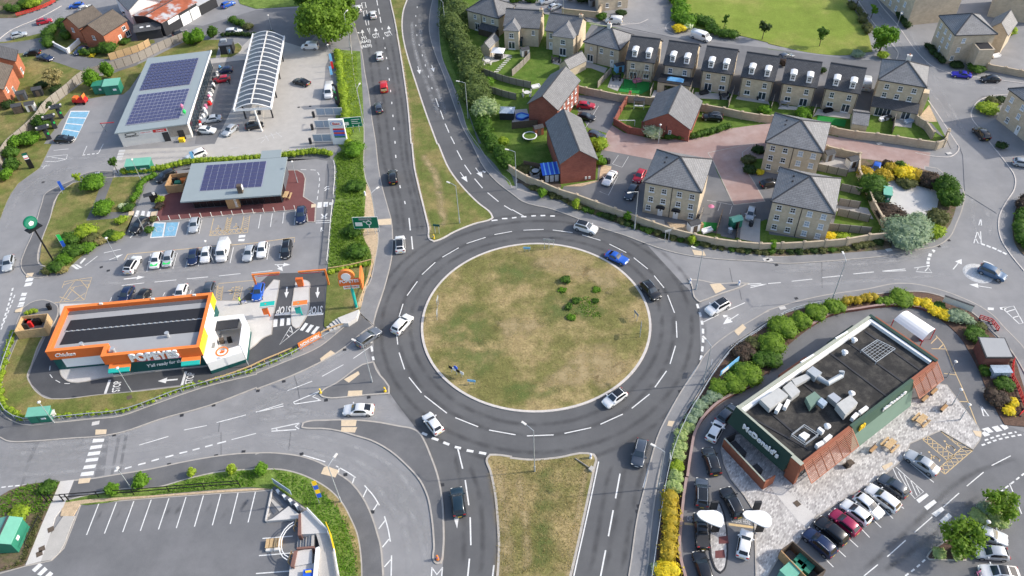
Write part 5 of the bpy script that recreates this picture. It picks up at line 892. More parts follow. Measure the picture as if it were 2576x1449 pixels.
# ------ filling station shop
hs=3.9;q=P("00:1150,1342 1885,1245 2130,500 1490,590",hs);a,b,cc,d_=q;u=(b-a).normalized();n=Vector((-u.y,u.x,0));W=(b-a).length;D=(d_-a).dot(n);sk=(d_-a).dot(u)
v1=(d_-a).normalized();D=(d_-a).length;v2=(cc-b).normalized();c=cen(q);FS=thing('filling_station_shop','filling station shop with large grey roof and two solar arrays','shop',c)
Lf=lambda x,y,z=0.:Z(a+u*(W*x)+v1*(D*y)+u*((cc-d_).length-W)*x*y,z)
clink(MB().prism([Lf(.03,.012),Lf(.99,.012),Lf(.95,.985),Lf(.03,.985)],-.1,hs-.2),'wall','offwhite',FS,c)
roofslope(FS,[Lf(0,0,hs)-c,Lf(1,0,hs)-c,Lf(1,1,hs+.15)-c,Lf(0,1,hs+.15)-c],'roof_grey','roof',.25)
clink(MB().bar(Lf(1.0,0,hs-.1),Lf(1.0,1,hs+.05),.12,.5),'fascia','white',FS,c)
for y0,y1,x0,x1 in((.08,.46,.12,.86),(.52,.90,.10,.84)):
 nx,ny=13,9
 clink(MB().add([Lf(x0-.005,y0-.004,hs+.10),Lf(x1+.005,y0-.004,hs+.10),Lf(x1+.005,y1+.004,hs+.19),Lf(x0-.005,y1+.004,hs+.19)],[(0,1,2,3)]),'panel_rack','solar_frame',FS,c)
 for i in range(nx):
  for j in range(ny):
   xa,xb=x0+(x1-x0)*(i+.07)/nx,x0+(x1-x0)*(i+.93)/nx;ya,yb_=y0+(y1-y0)*(j+.09)/ny,y0+(y1-y0)*(j+.91)/ny;za,zb=hs+.16+.15*ya,hs+.16+.15*yb_
   clink(MB().add([Lf(xa,ya,za),Lf(xb,ya,za),Lf(xb,yb_,zb),Lf(xa,yb_,zb),Lf(xa,ya,za-.06),Lf(xb,ya,za-.06),Lf(xb,yb_,zb-.06),Lf(xa,yb_,zb-.06)],[(0,1,2,3),(0,4,5,1),(1,5,6,2),(2,6,7,3),(3,7,4,0)]),'solar_panel','solar',FS,c)
f0,f1=Lf(.03,.012),Lf(.99,.012);dd=(f1-f0);
clink(MB().prism([f0+dd*.70+n*-.05,f0+dd*.99+n*-.05,f0+dd*.99+n*.1,f0+dd*.70+n*.1],.9,hs-.25),'brick_panel','wood_grey',FS,c)
for t in(.60,.82):clink(MB().prism([f0+dd*t-n*.1,f0+dd*(t+.09)-n*.1,f0+dd*(t+.09)+n*.1,f0+dd*t+n*.1],0,2.3),'door','dark',FS,c)
for t0,t1,m_,bg_,tx in((.08,.26,'dark','offwhite','SPAR'),(.30,.47,'white','white','FOOD'),(.49,.68,'red','red','Subway')):
 clink(MB().prism([f0+dd*t0-n*.08,f0+dd*t1-n*.08,f0+dd*t1+n*.05,f0+dd*t0+n*.05],2.6,3.25),'sign_board',bg_,FS,c)
ov=lambda w,k:[f0+dd*(.17+w*math.cos(t))+Vector((0,0,2.95+k*math.sin(t)))-n*.12 for t in np.linspace(0,2*PI,25)[:-1]]
mb=MB();A1,A2=ov(.085,.42),ov(.07,.28);k=len(A1);mb.add(A1+A2,[(i,(i+1)%k,k+(i+1)%k,k+i)for i in range(k)]);clink(mb,'oval_logo','dark',FS,c)
p0=f0+dd*.12-n*.1;wall_text(FS,c,'SERVICE STATION',Z(f0+dd*.08-n*.05,2.25),Z(f0+dd*.27-n*.05,2.25),.25,'dark',.03,.01)
wall_text(FS,c,'FRESH FOOD',Z(f0+dd*.31-n*.08,2.85),Z(f0+dd*.46-n*.08,2.85),.2,'red',.02,.01);wall_text(FS,c,'OPEN',Z(f0+dd*.53-n*.08,2.75),Z(f0+dd*.65-n*.08,2.75),.35,'white',.02,.01)
wpane(FS,c,Lf(.985,.05),Lf(.96,.95),.2,2.8,'glass',nmul=14,proud=.1)
random.seed(5);MM=['white','offwhite','pink','red','leaf_dark','dark','white','blue_pale','offwhite','white']
for i in range(22):
 t=.04+i*.042;p=Lf(1.0,t)+u*(.7+random.random()*.9);k=random.choice([0,1,2]);m_=random.choice(MM)
 if k==0:mb=MB().box((0,0,.45),(.7,.5,.9)).box((0,0,.95),(.6,.4,.12))
 elif k==1:mb=MB().cyl((0,0,0),.28,.75,10,.34).cyl((0,0,.75),.1,.35,8,.2)
 else:mb=MB().box((0,0,.06),(.9,.7,.12)).box((0,0,.4),(.8,.6,.55),.1).box((0,.1,.8),(.6,.5,.25),-.2)
 o=mb.build('goods_display',m_);o.location=(p.x,p.y,.01);o.rotation_euler=(0,0,random.random()*.6+1.2);tag(o,'small stack of shop goods on display along the filling station front','goods','goods along the filling station front')
o=MB().box((0,0,.4),(1.2,.8,.8),0,0,.9).box((0,0,.85),(1.25,.85,.1)).build('grit_bin','yellow');o.location=P1("00:1835,1425");tag(o,'yellow grit bin by the filling station end wall','grit bin')
for i,(s_,m_)in enumerate((("00:1830,1075",'pink'),("00:1855,1130",'green_bright'))):
 p=P1(s_,4.6);o=MB().tube([(0,0,-1.0),(0,0,.2)],.04,6).tube([(0,0,.0),(0,.05,.5),(0,.1,1.0)],[.2,.42,.12],8).build('promotional_balloon',m_);o.location=(p.x,p.y,4.3);tag(o,('pink' if i==0 else 'green')+' promotional balloon on the filling station roof edge','balloon')
 # ------ barrel canopy
hc=4.6;q=P("00:2355,1105 10:150,1085 285,375 00:2545,352",hc);a,b,cc,d_=q;c=cen(q);FC=thing('fuel_canopy','barrel-vaulted fuel canopy with white ribs and dark glazed panels','canopy',c)
nb,na=16,8
def Lb(s,t,lift=0):
 p=(a+(b-a)*s)*(1-t)+(d_+(cc-d_)*s)*t;return Vector((p.x,p.y,hc+1.25*math.sin(PI*s)*1.0+lift))
for i in range(nb):
 for half in(0,1):
  mb=MB();k=na//2
  for j in range(k):
   s0,s1=(half*k+j)/na,(half*k+j+1)/na;t0,t1=i/nb+.006,(i+1)/nb-.006;mb.add([Lb(s0,t0),Lb(s1,t0),Lb(s1,t1),Lb(s0,t1)],[(0,1,2,3)])
  clink(mb,'roof_panel','pvgrey',FC,c)
for i in range(nb+1):
 mb=MB();pts=[Lb(s,i/nb,.06)for s in np.linspace(0,1,15)]
 for p,r_ in zip(pts,pts[1:]):mb.bar(p,r_,.2,.16)
 clink(mb,'rib','white',FC,c)
clink(MB().bar(Lb(.5,0,.1),Lb(.5,1,.1),.28,.16),'ridge_beam','offwhite',FC,c)
for s in(0,1):clink(MB().bar(Lb(s,-.01),Lb(s,1.01),.3,.55),'edge_beam','white',FC,c)
for t in(0,1):clink(MB().bar(Lb(0,t,-.1),Lb(1,t,-.1),.3,.5),'end_beam','white',FC,c)
for t in(.1,.36,.62,.88):
 for s in(.12,.88):p=Lb(s,t);clink(MB().bar(Z(p,0),Z(p,hc),.28),'column','dark',FC,c)
p=P1("10:20,1449");p0=Lb(.55,-.01);clink(MB().tube([Z(p0+(b-a).normalized()*.8-(d_-a).normalized()*1.8,0),Z(p0,hc-.2)],.22,10),'front_prop','offwhite',FC,c)
for t in(.12,.38,.64,.86):
 p=Lb(.5,t);o=thing('fuel_pump','fuel pump island beneath the barrel canopy, '+{.12:'nearest the open end',.38:'second from open end',.64:'third from open end',.86:'farthest from open end'}[t],'fuel pump',Z(p,0),math.atan2(u.y,u.x),'fuel pumps under the canopy')
 MB().box((0,0,.08),(1.6,5,.16)).build('plinth','concrete',o);MB().box((0,1,1.0),(.6,1.0,1.8)).build('cabinet','dark',o);MB().box((0,1,1.75),(.64,1.04,.35)).build('display','white',o);MB().tube([(.35,1.2,1.5),(.6,1.3,.5),(.4,1.4,1.2)],.03,6).build('hose','rubber',o)
 # ------ burger restaurant
hm=5.0;q=P("22:2258,1195 33:345,322 32:1742,752 1065,285",hm);Lp,Bp,Rp,Tp=q;c=cen(q);MC=thing('burger_restaurant','burger restaurant with dark flat roof full of ducts and terracotta louvre canopies','restaurant',c)
u=(Bp-Lp).normalized();n=Vector((-u.y,u.x,0));W=(Bp-Lp).length;D=((Tp-Lp).dot(n)+(Rp-Bp).dot(n))/2
Lm=lambda x,y,z=0.:Z(Lp+u*x+n*y,z)
clink(MB().prism([Lm(.35,.35),Lm(W-.35,.35),Lm(W-.35,D-.35),Lm(.35,D-.35)],-.1,4.0),'wall','terracotta',MC,c);clink(MB().prism([Lm(.3,.3),Lm(W-.3,.3),Lm(W-.3,D-.3),Lm(.3,D-.3)],4.0,4.2),'roof_deck','roof_felt',MC,c)
clink(MB().add([Lm(-.05,-1.2,2.2),Lm(W*.86,-1.2,2.2),Lm(W*.86,.02,hm),Lm(-.05,.02,hm),Lm(-.05,.3,2.2),Lm(W*.86,.3,2.2),Lm(W*.86,.3,hm),Lm(-.05,.3,hm)],[(0,1,2,3),(3,2,6,7),(0,3,7,4),(1,5,6,2),(0,4,5,1)]),'fascia','mcd_green',MC,c);clink(MB().prism([Lm(-.05,-.02),Lm(W*.86,-.02),Lm(W*.86,.32),Lm(-.05,.32)],hm+.003,hm+.06),'coping','mcd_sage_pale',MC,c)
clink(MB().prism([Lm(0,.14),Lm(.45,.14),Lm(.45,D),Lm(0,D)],3.0,hm-.02),'parapet','mcd_sage_pale',MC,c);clink(MB().prism([Lm(.5,.3),Lm(1.1,.3),Lm(1.1,D-.5),Lm(.5,D-.5)],4.1,4.75),'parapet_upstand','white',MC,c)
clink(MB().prism([Lm(0,D-.45),Lm(W,D-.45),Lm(W,D+.1),Lm(0,D+.1)],3.0,hm-.01),'parapet','mcd_green',MC,c);clink(MB().prism([Lm(.6,D-1.0),Lm(W-.5,D-1.0),Lm(W-.5,D-.5),Lm(.6,D-.5)],4.1,4.8),'parapet_upstand','white',MC,c)
sf=lambda z0,x0,z1,x1,m_:clink(MB().add([Lm(W+x0,D*.34,z0),Lm(W+x0,D*.8,z0),Lm(W+x1,D*.8,z1),Lm(W+x1,D*.34,z1),Lm(W-.3,D*.34,z0),Lm(W-.3,D*.8,z0),Lm(W-.3,D*.8,z1),Lm(W-.3,D*.34,z1)],[(0,1,2,3),(3,2,6,7),(0,3,7,4),(1,5,6,2)]),'facade_panel',m_,MC,c);sf(3.2,.65,hm-.03,.15,'mcd_green2');sf(.1,1.45,3.195,.62,'mcd_sage');clink(MB().prism([Lm(W-.3,-.1),Lm(W+.1,-.1),Lm(W+.1,D*.34),Lm(W-.3,D*.34)],3.0,hm-.15),'parapet','terracotta',MC,c);clink(MB().prism([Lm(W-.3,D*.8),Lm(W+.1,D*.8),Lm(W+.1,D),Lm(W-.3,D)],3.0,hm-.15),'parapet','terracotta',MC,c)
clink(MB().prism([Lm(W*.86,-.3),Lm(W+.02,-.3),Lm(W+.02,.3),Lm(W*.86,.3)],0,hm-.1),'corner_pier','terracotta',MC,c);clink(MB().prism([Lm(W*.86,-.33),Lm(W+.05,-.33),Lm(W+.05,.33),Lm(W*.86,.33)],hm-.09,hm-.03),'coping','mcd_sage_pale',MC,c)
wall_text(MC,c,"McDonald's",Lm(W*.2,-.75,3.2),Lm(W*.74,-.75,3.2),1.05,'white',.08,.1,.03)
wall_text(MC,c,"McDonald's",Lm(W+.5,D*.56,3.6),Lm(W+.5,D*.74,3.6),.9,'white',.08,.08,.02);wall_text(MC,c,'m',Lm(W+.55,D*.385,3.4),Lm(W+.55,D*.425,3.4),1.1,'yellow',.1,.1,.03)
def louvre(x0,x1,y0,y1,nb_):
 for i in range(nb_):
  ya,yb_=y0+(y1-y0)*i/nb_,y0+(y1-y0)*(i+1)/nb_;fr=MB()
  fr.bar(Lm(W+.1,ya,hm-.3),Lm(W+2.0,ya,2.5),.12);fr.bar(Lm(W+.1,yb_,hm-.3),Lm(W+2.0,yb_,2.5),.12)
  for k in range(13):t=k/12;fr.bar(Lm(W+.1+1.9*t,ya,hm-.3-(hm-2.8)*t),Lm(W+.1+1.9*t,yb_,hm-.3-(hm-2.8)*t),.1 if 0<k<12 else.16,.05)
  clink(fr,'louvre_bay','terracotta_pale',MC,c)
  clink(MB().add([Lm(W+.12,ya+.05,hm-.2),Lm(W+.12,yb_-.05,hm-.2),Lm(W+.12,yb_-.05,3.0),Lm(W+.12,ya+.05,3.0)],[(0,1,2,3)]),'cladding_panel','terracotta',MC,c)
louvre(0,0,.3,D*.34,6);louvre(0,0,D*.8,D-.1,4)
wpane(MC,c,Lm(W-.35,.5),Lm(W-.35,D*.33),.2,2.6,'glass_dark',nmul=6)
def eq(name,s,z0,z1,m,parent=None):return clink(MB().prism(P(s,z1),z0,z1),name,m,parent or MC,c)
for s_ in("32:975,435 1565,855","32:620,655 1220,1110","32:800,545 1410,985","32:290,910 760,1290","32:10,1240 250,1449","22:2400,1300 33:400,170"):p=P(s_,4.22);clink(MB().bar(p[0],p[1],.3,.12),'roof_seam','dark',MC,c)
eq('air_handling_unit',"32:-80,1120 110,1005 205,1080 20,1215",4.5,5.5,'plant_grey');eq('air_handling_unit',"32:150,1000 230,935 325,1040 240,1105",4.4,5.4,'plant_grey');eq('air_handling_unit',"32:600,1085 660,1050 740,1110 690,1160",4.4,5.4,'steel');eq('air_handling_unit',"32:690,1165 830,1075 905,1155 780,1275",4.4,5.7,'plant_grey')
eq('duct',"32:240,920 390,860 430,900 280,985",4.7,5.3,'plant_grey');eq('duct',"32:390,830 450,785 545,850 480,900",4.5,5.6,'galv');p=P("32:470,880 600,960 740,880",5.0);clink(MB().tube([p[0],p[0]*.5+p[1]*.5,p[1],p[2],p[2]+Vector((0,.3,.6))],.42,12),'duct','galv',MC,c)
eq('plant_screen',"32:380,1100 470,1040 540,1105 430,1200",4.4,5.4,'mcd_sage');eq('duct',"32:500,1140 540,1100 600,1150 560,1190",4.9,5.6,'glass_pale')
for s_ in("32:85,1235 130,1165","32:170,1200 210,1125","32:850,1310 900,1260","32:925,1250 1000,1195","33:490,135 555,100","33:570,85 635,30","32:510,1405 560,1445"):
 p=P(s_,5.1);m_=(p[0]+p[1])/2;dd=(p[1]-p[0]);clink(MB().box((m_.x,m_.y,4.75),(dd.length,.5,.8),math.atan2(dd.y,dd.x)),'condenser_unit','white',MC,c)
for s_ in("32:865,525","32:770,650","32:840,1065","32:595,1395"):p=P1(s_,4.6);clink(MB().cyl((p.x,p.y,4.2),.3,.6,12).tube([(p.x,p.y,4.8),(p.x,p.y,5.1)],[.5,.2],12),'roof_cowl','white',MC,c)
rk=P("32:940,625 1100,520 1280,610 1090,745",4.8);fr=MB()
for i in range(4):fr.bar(rk[i],rk[(i+1)%4],.09)
for t in np.linspace(.1,.9,6):fr.bar(rk[0]*(1-t)+rk[3]*t,rk[1]*(1-t)+rk[2]*t,.05);fr.bar(rk[0]*(1-t)+rk[1]*t,rk[3]*(1-t)+rk[2]*t,.04)
for i in range(4):fr.bar(Z(rk[i],4.2),rk[i],.1)
clink(fr,'pipe_rack','galv',MC,c);hq=P("33:240,20 365,-75 510,20 380,115",5.1);fr=MB()
for i in range(4):fr.bar(hq[i],hq[(i+1)%4],.07);fr.bar(hq[i]+Vector((0,0,-.4)),hq[(i+1)%4]+Vector((0,0,-.4)),.07);fr.bar(Z(hq[i],4.2),hq[i],.07)
clink(fr,'guard_rail','galv',MC,c);eq('skylight',"33:310,30 365,-5 425,30 375,80",4.2,4.7,'white')
for s_ in("32:680,510 800,440","32:330,750 460,670"):p=P(s_,5.0);m_=(p[0]+p[1])/2;dd=p[1]-p[0];clink(MB().box((m_.x,m_.y,4.9),(dd.length,.25,.4),math.atan2(dd.y,dd.x)),'sign_light','white',MC,c)
clink(MB().prism([Lm(-1.2,D*.36),Lm(0,D*.36),Lm(0,D*.56),Lm(-1.2,D*.56)],2.3,3.0),'serving_canopy','terracotta',MC,c);clink(MB().prism([Lm(-1.0,D*.72),Lm(0,D*.72),Lm(0,D*.92),Lm(-1.0,D*.92)],2.3,3.2),'serving_canopy','mcd_green',MC,c)
clink(MB().bar(Lm(W*.05,D+.6,4.3),Lm(W*.98,D+.6,4.3),.5,.4),'fascia_rail','terracotta',MC,c)
yq=P("23:2115,90 2125,65 2576,430 33:0,470 -10,560 -30,575",.1);yA,yB=P("23:2115,150 33:-60,580",0)
sy=thing('service_yard','terracotta walled service yard in front of the green lettered wall','yard',(yA+yB)/2);cy_=sy.location.copy();d=(yB-yA).normalized();nn=Vector((-d.y,d.x,0));Ly=(yB-yA).length
for i in range(6):a0,b0=yA+d*(Ly*i/6),yA+d*(Ly*(i+1)/6-.03);clink(MB().bar(Z(a0,1.05),Z(b0,1.05),.15,2.1),'wall_panel','terracotta',sy,cy_)
clink(MB().bar(Z(yA,2.14),Z(yB,2.14),.22,.08),'coping','mcd_sage_pale',sy,cy_);clink(MB().bar(Z(yB,1.05),Z(yB+nn*1.9,1.05),.15,2.1),'wall_panel','terracotta',sy,cy_);clink(MB().bar(Z(yA,1.05),Z(yA+nn*2.2,1.05),.15,2.1),'wall_panel','dark',sy,cy_)
for t in(.15,.3,.7):p=yA+d*(Ly*t)+nn*1.2;clink(MB().box((p.x,p.y,.6),(1.2,.9,1.2),math.atan2(d.y,d.x)),'wheelie_bin','dark',sy,cy_)
q=P("32:1270,310 1560,520 1690,405 1410,222",2.7);c2=cen(q);ec=thing('entrance_canopy','curved translucent white canopy over the side entrance of the burger restaurant','canopy',c2);mb=MB();pts=8
for i in range(pts):
 s0,s1=i/pts,(i+1)/pts;f_=lambda s,t:Z((q[0]*(1-t)+q[1]*t)*(1-s)+(q[3]*(1-t)+q[2]*t)*s,2.5+.7*math.sin(PI*s));mb.add([f_(s0,0),f_(s0,1),f_(s1,1),f_(s1,0)],[(0,1,2,3)])
clink(mb,'canopy_sheet','white',ec,c2);fr=MB()
for p in q:fr.bar(Z(p,0),Z(p,2.5),.1)
clink(fr,'post','red',ec,c2);clink(MB().prism(P("32:1520,530 1570,465 1590,470 1560,540",0),0,1.2),'red_rail','red',ec,c2)
q=P("32:2195,702 2475,702 2385,500 2110,490",2.8);c2=cen(q);ss=thing('substation','small brown brick substation with flat grey roof beside red barriers','substation',c2);clink(MB().prism(offset_poly(q,.2),-.1,2.6),'wall','brown_brick',ss,c2,True);clink(MB().prism(q,2.6,2.8,True),'roof_edge','dark',ss,c2);clink(MB().prism(offset_poly(q,.18),2.8,2.84),'flat_roof','roof_membrane',ss,c2)
q=P("33:130,1190 250,1100 580,1390 430,1500",2.0);c2=cen(q);bs=thing('bin_store','timber bin compound with green bins at the end of the car row','bin store',c2)
for i in range(4):
 a0,b0=q[i],q[(i+1)%4]
 for j in range(3):clink(MB().bar(Z(a0+(b0-a0)*((j+.01)/3),1.0),Z(a0+(b0-a0)*((j+.99)/3),1.0),.12,2.0),'board_panel','wood' if i==3 else 'wood_dark',bs,c2)
for s_ in("33:330,1280","33:320,1350","33:400,1360"):p=P1(s_,1.1);clink(MB().box((p.x,p.y,.6),(1.4,1.1,1.2),.7,0,1.05),'waste_bin','green_metal',bs,c2)
p=P1("33:210,1440",.5);o=MB().box((0,0,.8),(2.2,1.8,1.6),0,0,.93).box((0,0,1.65),(2.2,1.8,.12)).build('utility_cabinet','green_pale');o.location=Z(p,0.1);o.rotation_euler=(0,0,.6);tag(o,'pale green cabinet below the timber bin compound','cabinet')
# ------ retail terrace with stairs, lower left
rt=thing('retail_terrace','pale flat roofed terrace with stepped deck and brick edges at the bottom','terrace',P1("13:600,1100"));c2=rt.location.copy()
def rp(name,s,z0,z1,m):return clink(MB().prism(P(s,z1),z0,z1),name,m,rt,c2)
rp('deck',"13:440,820 520,780 720,1000 720,1015 430,1030",-.1,1.6,'concrete_pale');rp('deck',"13:600,1010 720,1010 780,1180 830,1449 850,1600 620,1600 640,1150",-.1,1.5,'concrete');rp('deck',"13:400,1200 560,1170 560,1320 390,1350",-.1,1.4,'concrete_pale')
rp('brick_edge',"13:428,830 450,815 455,1040 420,1040",-.1,1.8,'brown_brick');rp('brick_edge',"13:380,1200 415,1190 380,1360 345,1350",-.1,1.7,'brown_brick');rp('brick_edge',"13:410,1160 585,1145 585,1165 410,1178",-.1,1.7,'brown_brick')
for i in range(6):rp('step',"13:%d,1040 %d,1035 %d,1150 %d,1160"%(420+i*28,448+i*28,440+i*28,412+i*28),-.1,.3+i*.2,'concrete' if i%2 else 'grey')
rp('shop_wall',"13:340,1350 590,1320 600,1600 320,1600",-.1,1.2,'concrete_pale');rp('shop_front',"13:475,1385 570,1375 575,1449 470,1460",1.2,1.75,'blue');rp('shop_sign',"13:495,1395 555,1388 555,1410 498,1416",1.75,1.9,'yellow')
rp('ramp',"13:105,895 165,870 330,745 440,830 440,870",.05,.5,'concrete_pale');rp('parapet_panel',"13:600,1165 635,1150 600,1600 560,1600",-.1,2.0,'white')
for i in range(9):t=i/8;rp('step',"13:%d,%d %d,%d %d,%d %d,%d"%(165+t*250,560+t*190,190+t*250,545+t*190,215+t*255,575+t*200,190+t*255,592+t*200),-.1,.3+.1*i,'white' if i%2 else 'galv_dark')
for i in range(4):rp('deck_stripe',"13:%d,%d %d,%d %d,%d %d,%d"%(160-i*14,620+i*70,180-i*14,600+i*72,330-i*60,745+i*25,290-i*55,770+i*30),.05,.09+.001*i,'galv_dark' if i%2==0 else 'concrete')
kb=P("13:165,580 100,890 110,905 440,870",.1);fr=MB()
for a0,b0 in zip(kb,kb[1:]):fr.bar(Z(a0,.15),Z(b0,.15),.2,.3)
clink(fr,'kerb_edge','concrete_pale',rt,c2)
hr_=P("13:160,470 340,590",1.4);clink(MB().bar(Z(hr_[0],.9),Z(hr_[1],.9),.1,1.2),'balustrade','glass_pale',rt,c2)
fr=MB();rl=P("13:520,780 720,990 790,1190 835,1449",1.7)
for a0,b0 in zip(rl,rl[1:]):fr.bar(Z(a0,2.0),Z(b0,2.0),.12,.5)
clink(fr,'parapet_rail','white',rt,c2);bn=P("13:708,920 740,1000 785,1180",2.0)
clink(MB().bar(Z(bn[0],1.7),Z(bn[1],1.7),.12,1.5).bar(Z(bn[1],1.7),Z(bn[2],1.7),.12,1.3),'yellow_banner','yellow',rt,c2)
fr=MB();ctr=P1("13:400,1090",1.2);
for r_ in(1.9,2.2):
 pts=[Z(ctr+Vector((math.cos(t)*r_,math.sin(t)*r_*1.3,0)),1.2)for t in np.linspace(PI*.6,PI*1.4,9)]
 for a0,b0 in zip(pts,pts[1:]):fr.bar(a0,b0,.1,.1)
clink(fr,'curved_rail','white',rt,c2)
q=P("03:-120,890 195,1210 270,945 200,860",3);g0,g1=P("03:170,1200 265,950",2.6)
gh=house('utility_cabin','large green metal cabin with sloping roof at the left edge',"03:-160,1140 105,1130 210,860",2.6,3.1,'gablev','green_metal','green_pale',cat='cabin',gutter=False,o=.1)
A_,B_=gh['right'];q=A_+(B_-A_)*.35;MB().box((q.x+.05,q.y,1.7),(.1,.6,.5)).build('notice_plate','white',gh['root'])
for s_,lab in(("13:185,1135",'bundle of pale timber pallets in the lower parking bays'),):
 t=thing('pallet_stack',lab,'pallets',P1(s_),.05)
 for i in range(4):MB().box((-.8+i*.55,0,.3),(.45,1.3,.6)).build('pallet','wood_new',t)
 for i in range(2):MB().box((-.5+i*1.0,-.8,.2),(.9,.4,.4)).build('plank','offwhite',t)
for s_,lab in(("13:405,950",'short timber rail against the upper terrace wall'),("13:352,1280",'short timber rail against the lower terrace wall')):
 t=thing('timber_rail',lab,'rail',P1(s_),1.45);MB().box((0,0,.7),(1.6,.12,.2)).build('top_rail','wood_new',t);[MB().box((x,0,.35),(.12,.12,.7)).build('leg','wood_new',t)for x in(-.7,0,.7)]
 # ======== VEHICLES
def paint(name,col,rough=.28):
 m=mat('car_'+name,col,rough,0,spec=.5,metal=.15);b=m.node_tree.nodes['Principled BSDF'];b.inputs['Coat Weight'].default_value=.6;b.inputs['Coat Roughness'].default_value=.08;return m
for k,v in dict(white=(.78,.78,.77),silver=(.42,.45,.48),grey=(.14,.155,.18),slate=(.06,.075,.1),black=(.012,.013,.016),navy=(.012,.025,.075),blue=(.015,.10,.48),cobalt=(.02,.02,.4),red=(.42,.012,.03),cherry=(.30,.012,.06),pillar=(.55,.02,.025),steel=(.05,.11,.2),cream=(.62,.6,.55),teal=(.012,.03,.045)).items():paint(k,v)
TY={'hatch':(4.15,1.78,1.48,.24,.02,-.34,-.47,.86,.93,None),'city':(3.6,1.66,1.5,.30,.08,-.38,-.48,.9,.95,None),'saloon':(4.75,1.85,1.44,.22,.02,-.22,-.37,.80,.90,.98),'estate':(4.75,1.86,1.50,.23,.04,-.40,-.485,.82,.92,None),'suv':(4.5,1.9,1.68,.25,.05,-.39,-.48,1.0,1.06,None),'coupe':(4.4,1.82,1.32,.16,-.02,-.20,-.38,.76,.84,.9),'fast':(4.75,1.88,1.45,.24,.05,-.18,-.46,.80,.90,.98),'mpv':(4.5,1.85,1.72,.31,.10,-.43,-.49,.98,1.02,None),'smallvan':(4.5,1.86,1.86,.32,.17,-.47,-.495,1.0,1.1,None),'van':(5.4,2.0,2.05,.36,.24,-.48,-.497,1.1,1.2,None),'pickup':(5.2,1.86,1.78,.24,.08,-.10,-.16,1.02,1.1,1.0)}
VM={}
def car_proto(ty):
 if ty in VM:return VM[ty]
 L,W,H,cw,rf,rr,tb,hz,bz,dk=TY[ty];w=W/2;vanlike=ty in('van','smallvan');top=w*(.84 if vanlike else.70)
 st=[(.5,.36,hz*.60,hz*.66,w*.70,w*.5),(.488,.26,hz*.74,hz*.82,w*.86,w*.66),(.45,.2,hz*.86,hz*.93,w*.95,w*.76),(.36,.18,hz*.95,hz,w*.985,w*.8),(cw,.18,bz-.03,hz+.07,w,w*.82),(cw+(rf-cw)*.5,.18,bz,(hz+.07+H-.04)/2+.02,w,(w*.82+top)/2+.01),(rf,.18,bz,H-.04,w,top),((rf+rr)/2,.18,bz+.01,H,w,top*1.02),(rr,.18,bz+.02,H-.05,w,top)]
 if dk:st+=[(tb,.19,bz,dk+.02,w*.99,w*.78),(-.45,.2,bz-.02,dk-.02,w*.95,w*.76),(-.49,.26,bz-.12,dk-.08,w*.88,w*.7),(-.5,.36,.6,.68,w*.75,w*.55)]
 else:st+=[(rr+(tb-rr)*.55,.18,bz,H-.05-(H-bz)*.42,w*.98,top*.98+.02),(tb,.22,bz-.03,bz+.05,w*.94,w*.8),(-.495,.28,bz-.2,bz-.1,w*.88,w*.74),(-.5,.38,.62,.72,w*.78,w*.6)]
 def sec(s):
  x,zl,zb,zt,wb,wt=s;x*=L;zm=zl+(zb-zl)*.45
  return[(x,-wb*.86,zl),(x,-wb,zl+.12),(x,-wb*1.01,zm),(x,-wb*.97,zb),(x,-wt,zt-.03),(x,-wt*.8,zt),(x,0,zt+.02),(x,wt*.8,zt),(x,wt,zt-.03),(x,wb*.97,zb),(x,wb*1.01,zm),(x,wb,zl+.12),(x,wb*.86,zl)]
 body=MB();S=[sec(s)for s in st];k=len(S[0]);vs=[p for s in S for p in s];fs=[]
 for i in range(len(S)-1):
  for j in range(k):fs.append((i*k+j,(i+1)*k+j,(i+1)*k+(j+1)%k,i*k+(j+1)%k))
 fs.append(tuple(range(k)));fs.append(tuple((len(S)-1)*k+j for j in range(k))[::-1]);body.add(vs,fs)
 if ty=='pickup':
  body.box((-L*.32,-w*.93,.95),(L*.34,.1,.3));body.box((-L*.32,w*.93,.95),(L*.34,.1,.3));body.box((-L*.49,0,.9),(.1,W*.9,.35))
 def at(xf):
  for a,b in zip(st,st[1:]):
   if b[0]<=xf<=a[0]:t=(a[0]-xf)/(a[0]-b[0])if a[0]!=b[0]else 0;return[a[i]+(b[i]-a[i])*t for i in range(6)]
  return st[-1]
 r={'body':body.mesh('body',False)}
 me=r['body'];me.polygons.foreach_set('use_smooth',[True]*len(me.polygons))
 def band(x0,x1,f,e=.016,n=4):
  m=MB();rows=[]
  for i in range(n+1):
   s=at(x0+(x1-x0)*i/n);ww=s[5]*f;rows.append([(s[0]*L+e*.6,-ww,s[3]+e),(s[0]*L+e*.6,0,s[3]+.02+e),(s[0]*L+e*.6,ww,s[3]+e)])
  for i in range(n):
   for j in range(2):m.add([rows[i][j],rows[i+1][j],rows[i+1][j+1],rows[i][j+1]],[(0,1,2,3)])
  return m
 sh=(cw-rf)
 r['windscreen']=band(cw-sh*.12,rf+sh*.12,.86).mesh('windscreen')
 m=MB();xr0=rr+(tb-rr)*.12;xr1=rr+(tb-rr)*.78;q0,q1=at(xr0),at(xr1);e=.02
 if not vanlike:m.add([(q0[0]*L-e,-q0[5]*.84,q0[3]+e),(q0[0]*L-e,q0[5]*.84,q0[3]+e),(q1[0]*L-e*2,q1[5]*.86,q1[3]+e),(q1[0]*L-e*2,-q1[5]*.86,q1[3]+e)],[(0,3,2,1)])
 else:m.add([(-L*.497,-w*.6,H*.58),(-L*.497,w*.6,H*.58),(-L*.487,w*.6,H*.86),(-L*.487,-w*.6,H*.86)],[(0,3,2,1)])
 r['rear_window']=m.mesh('rear_window')
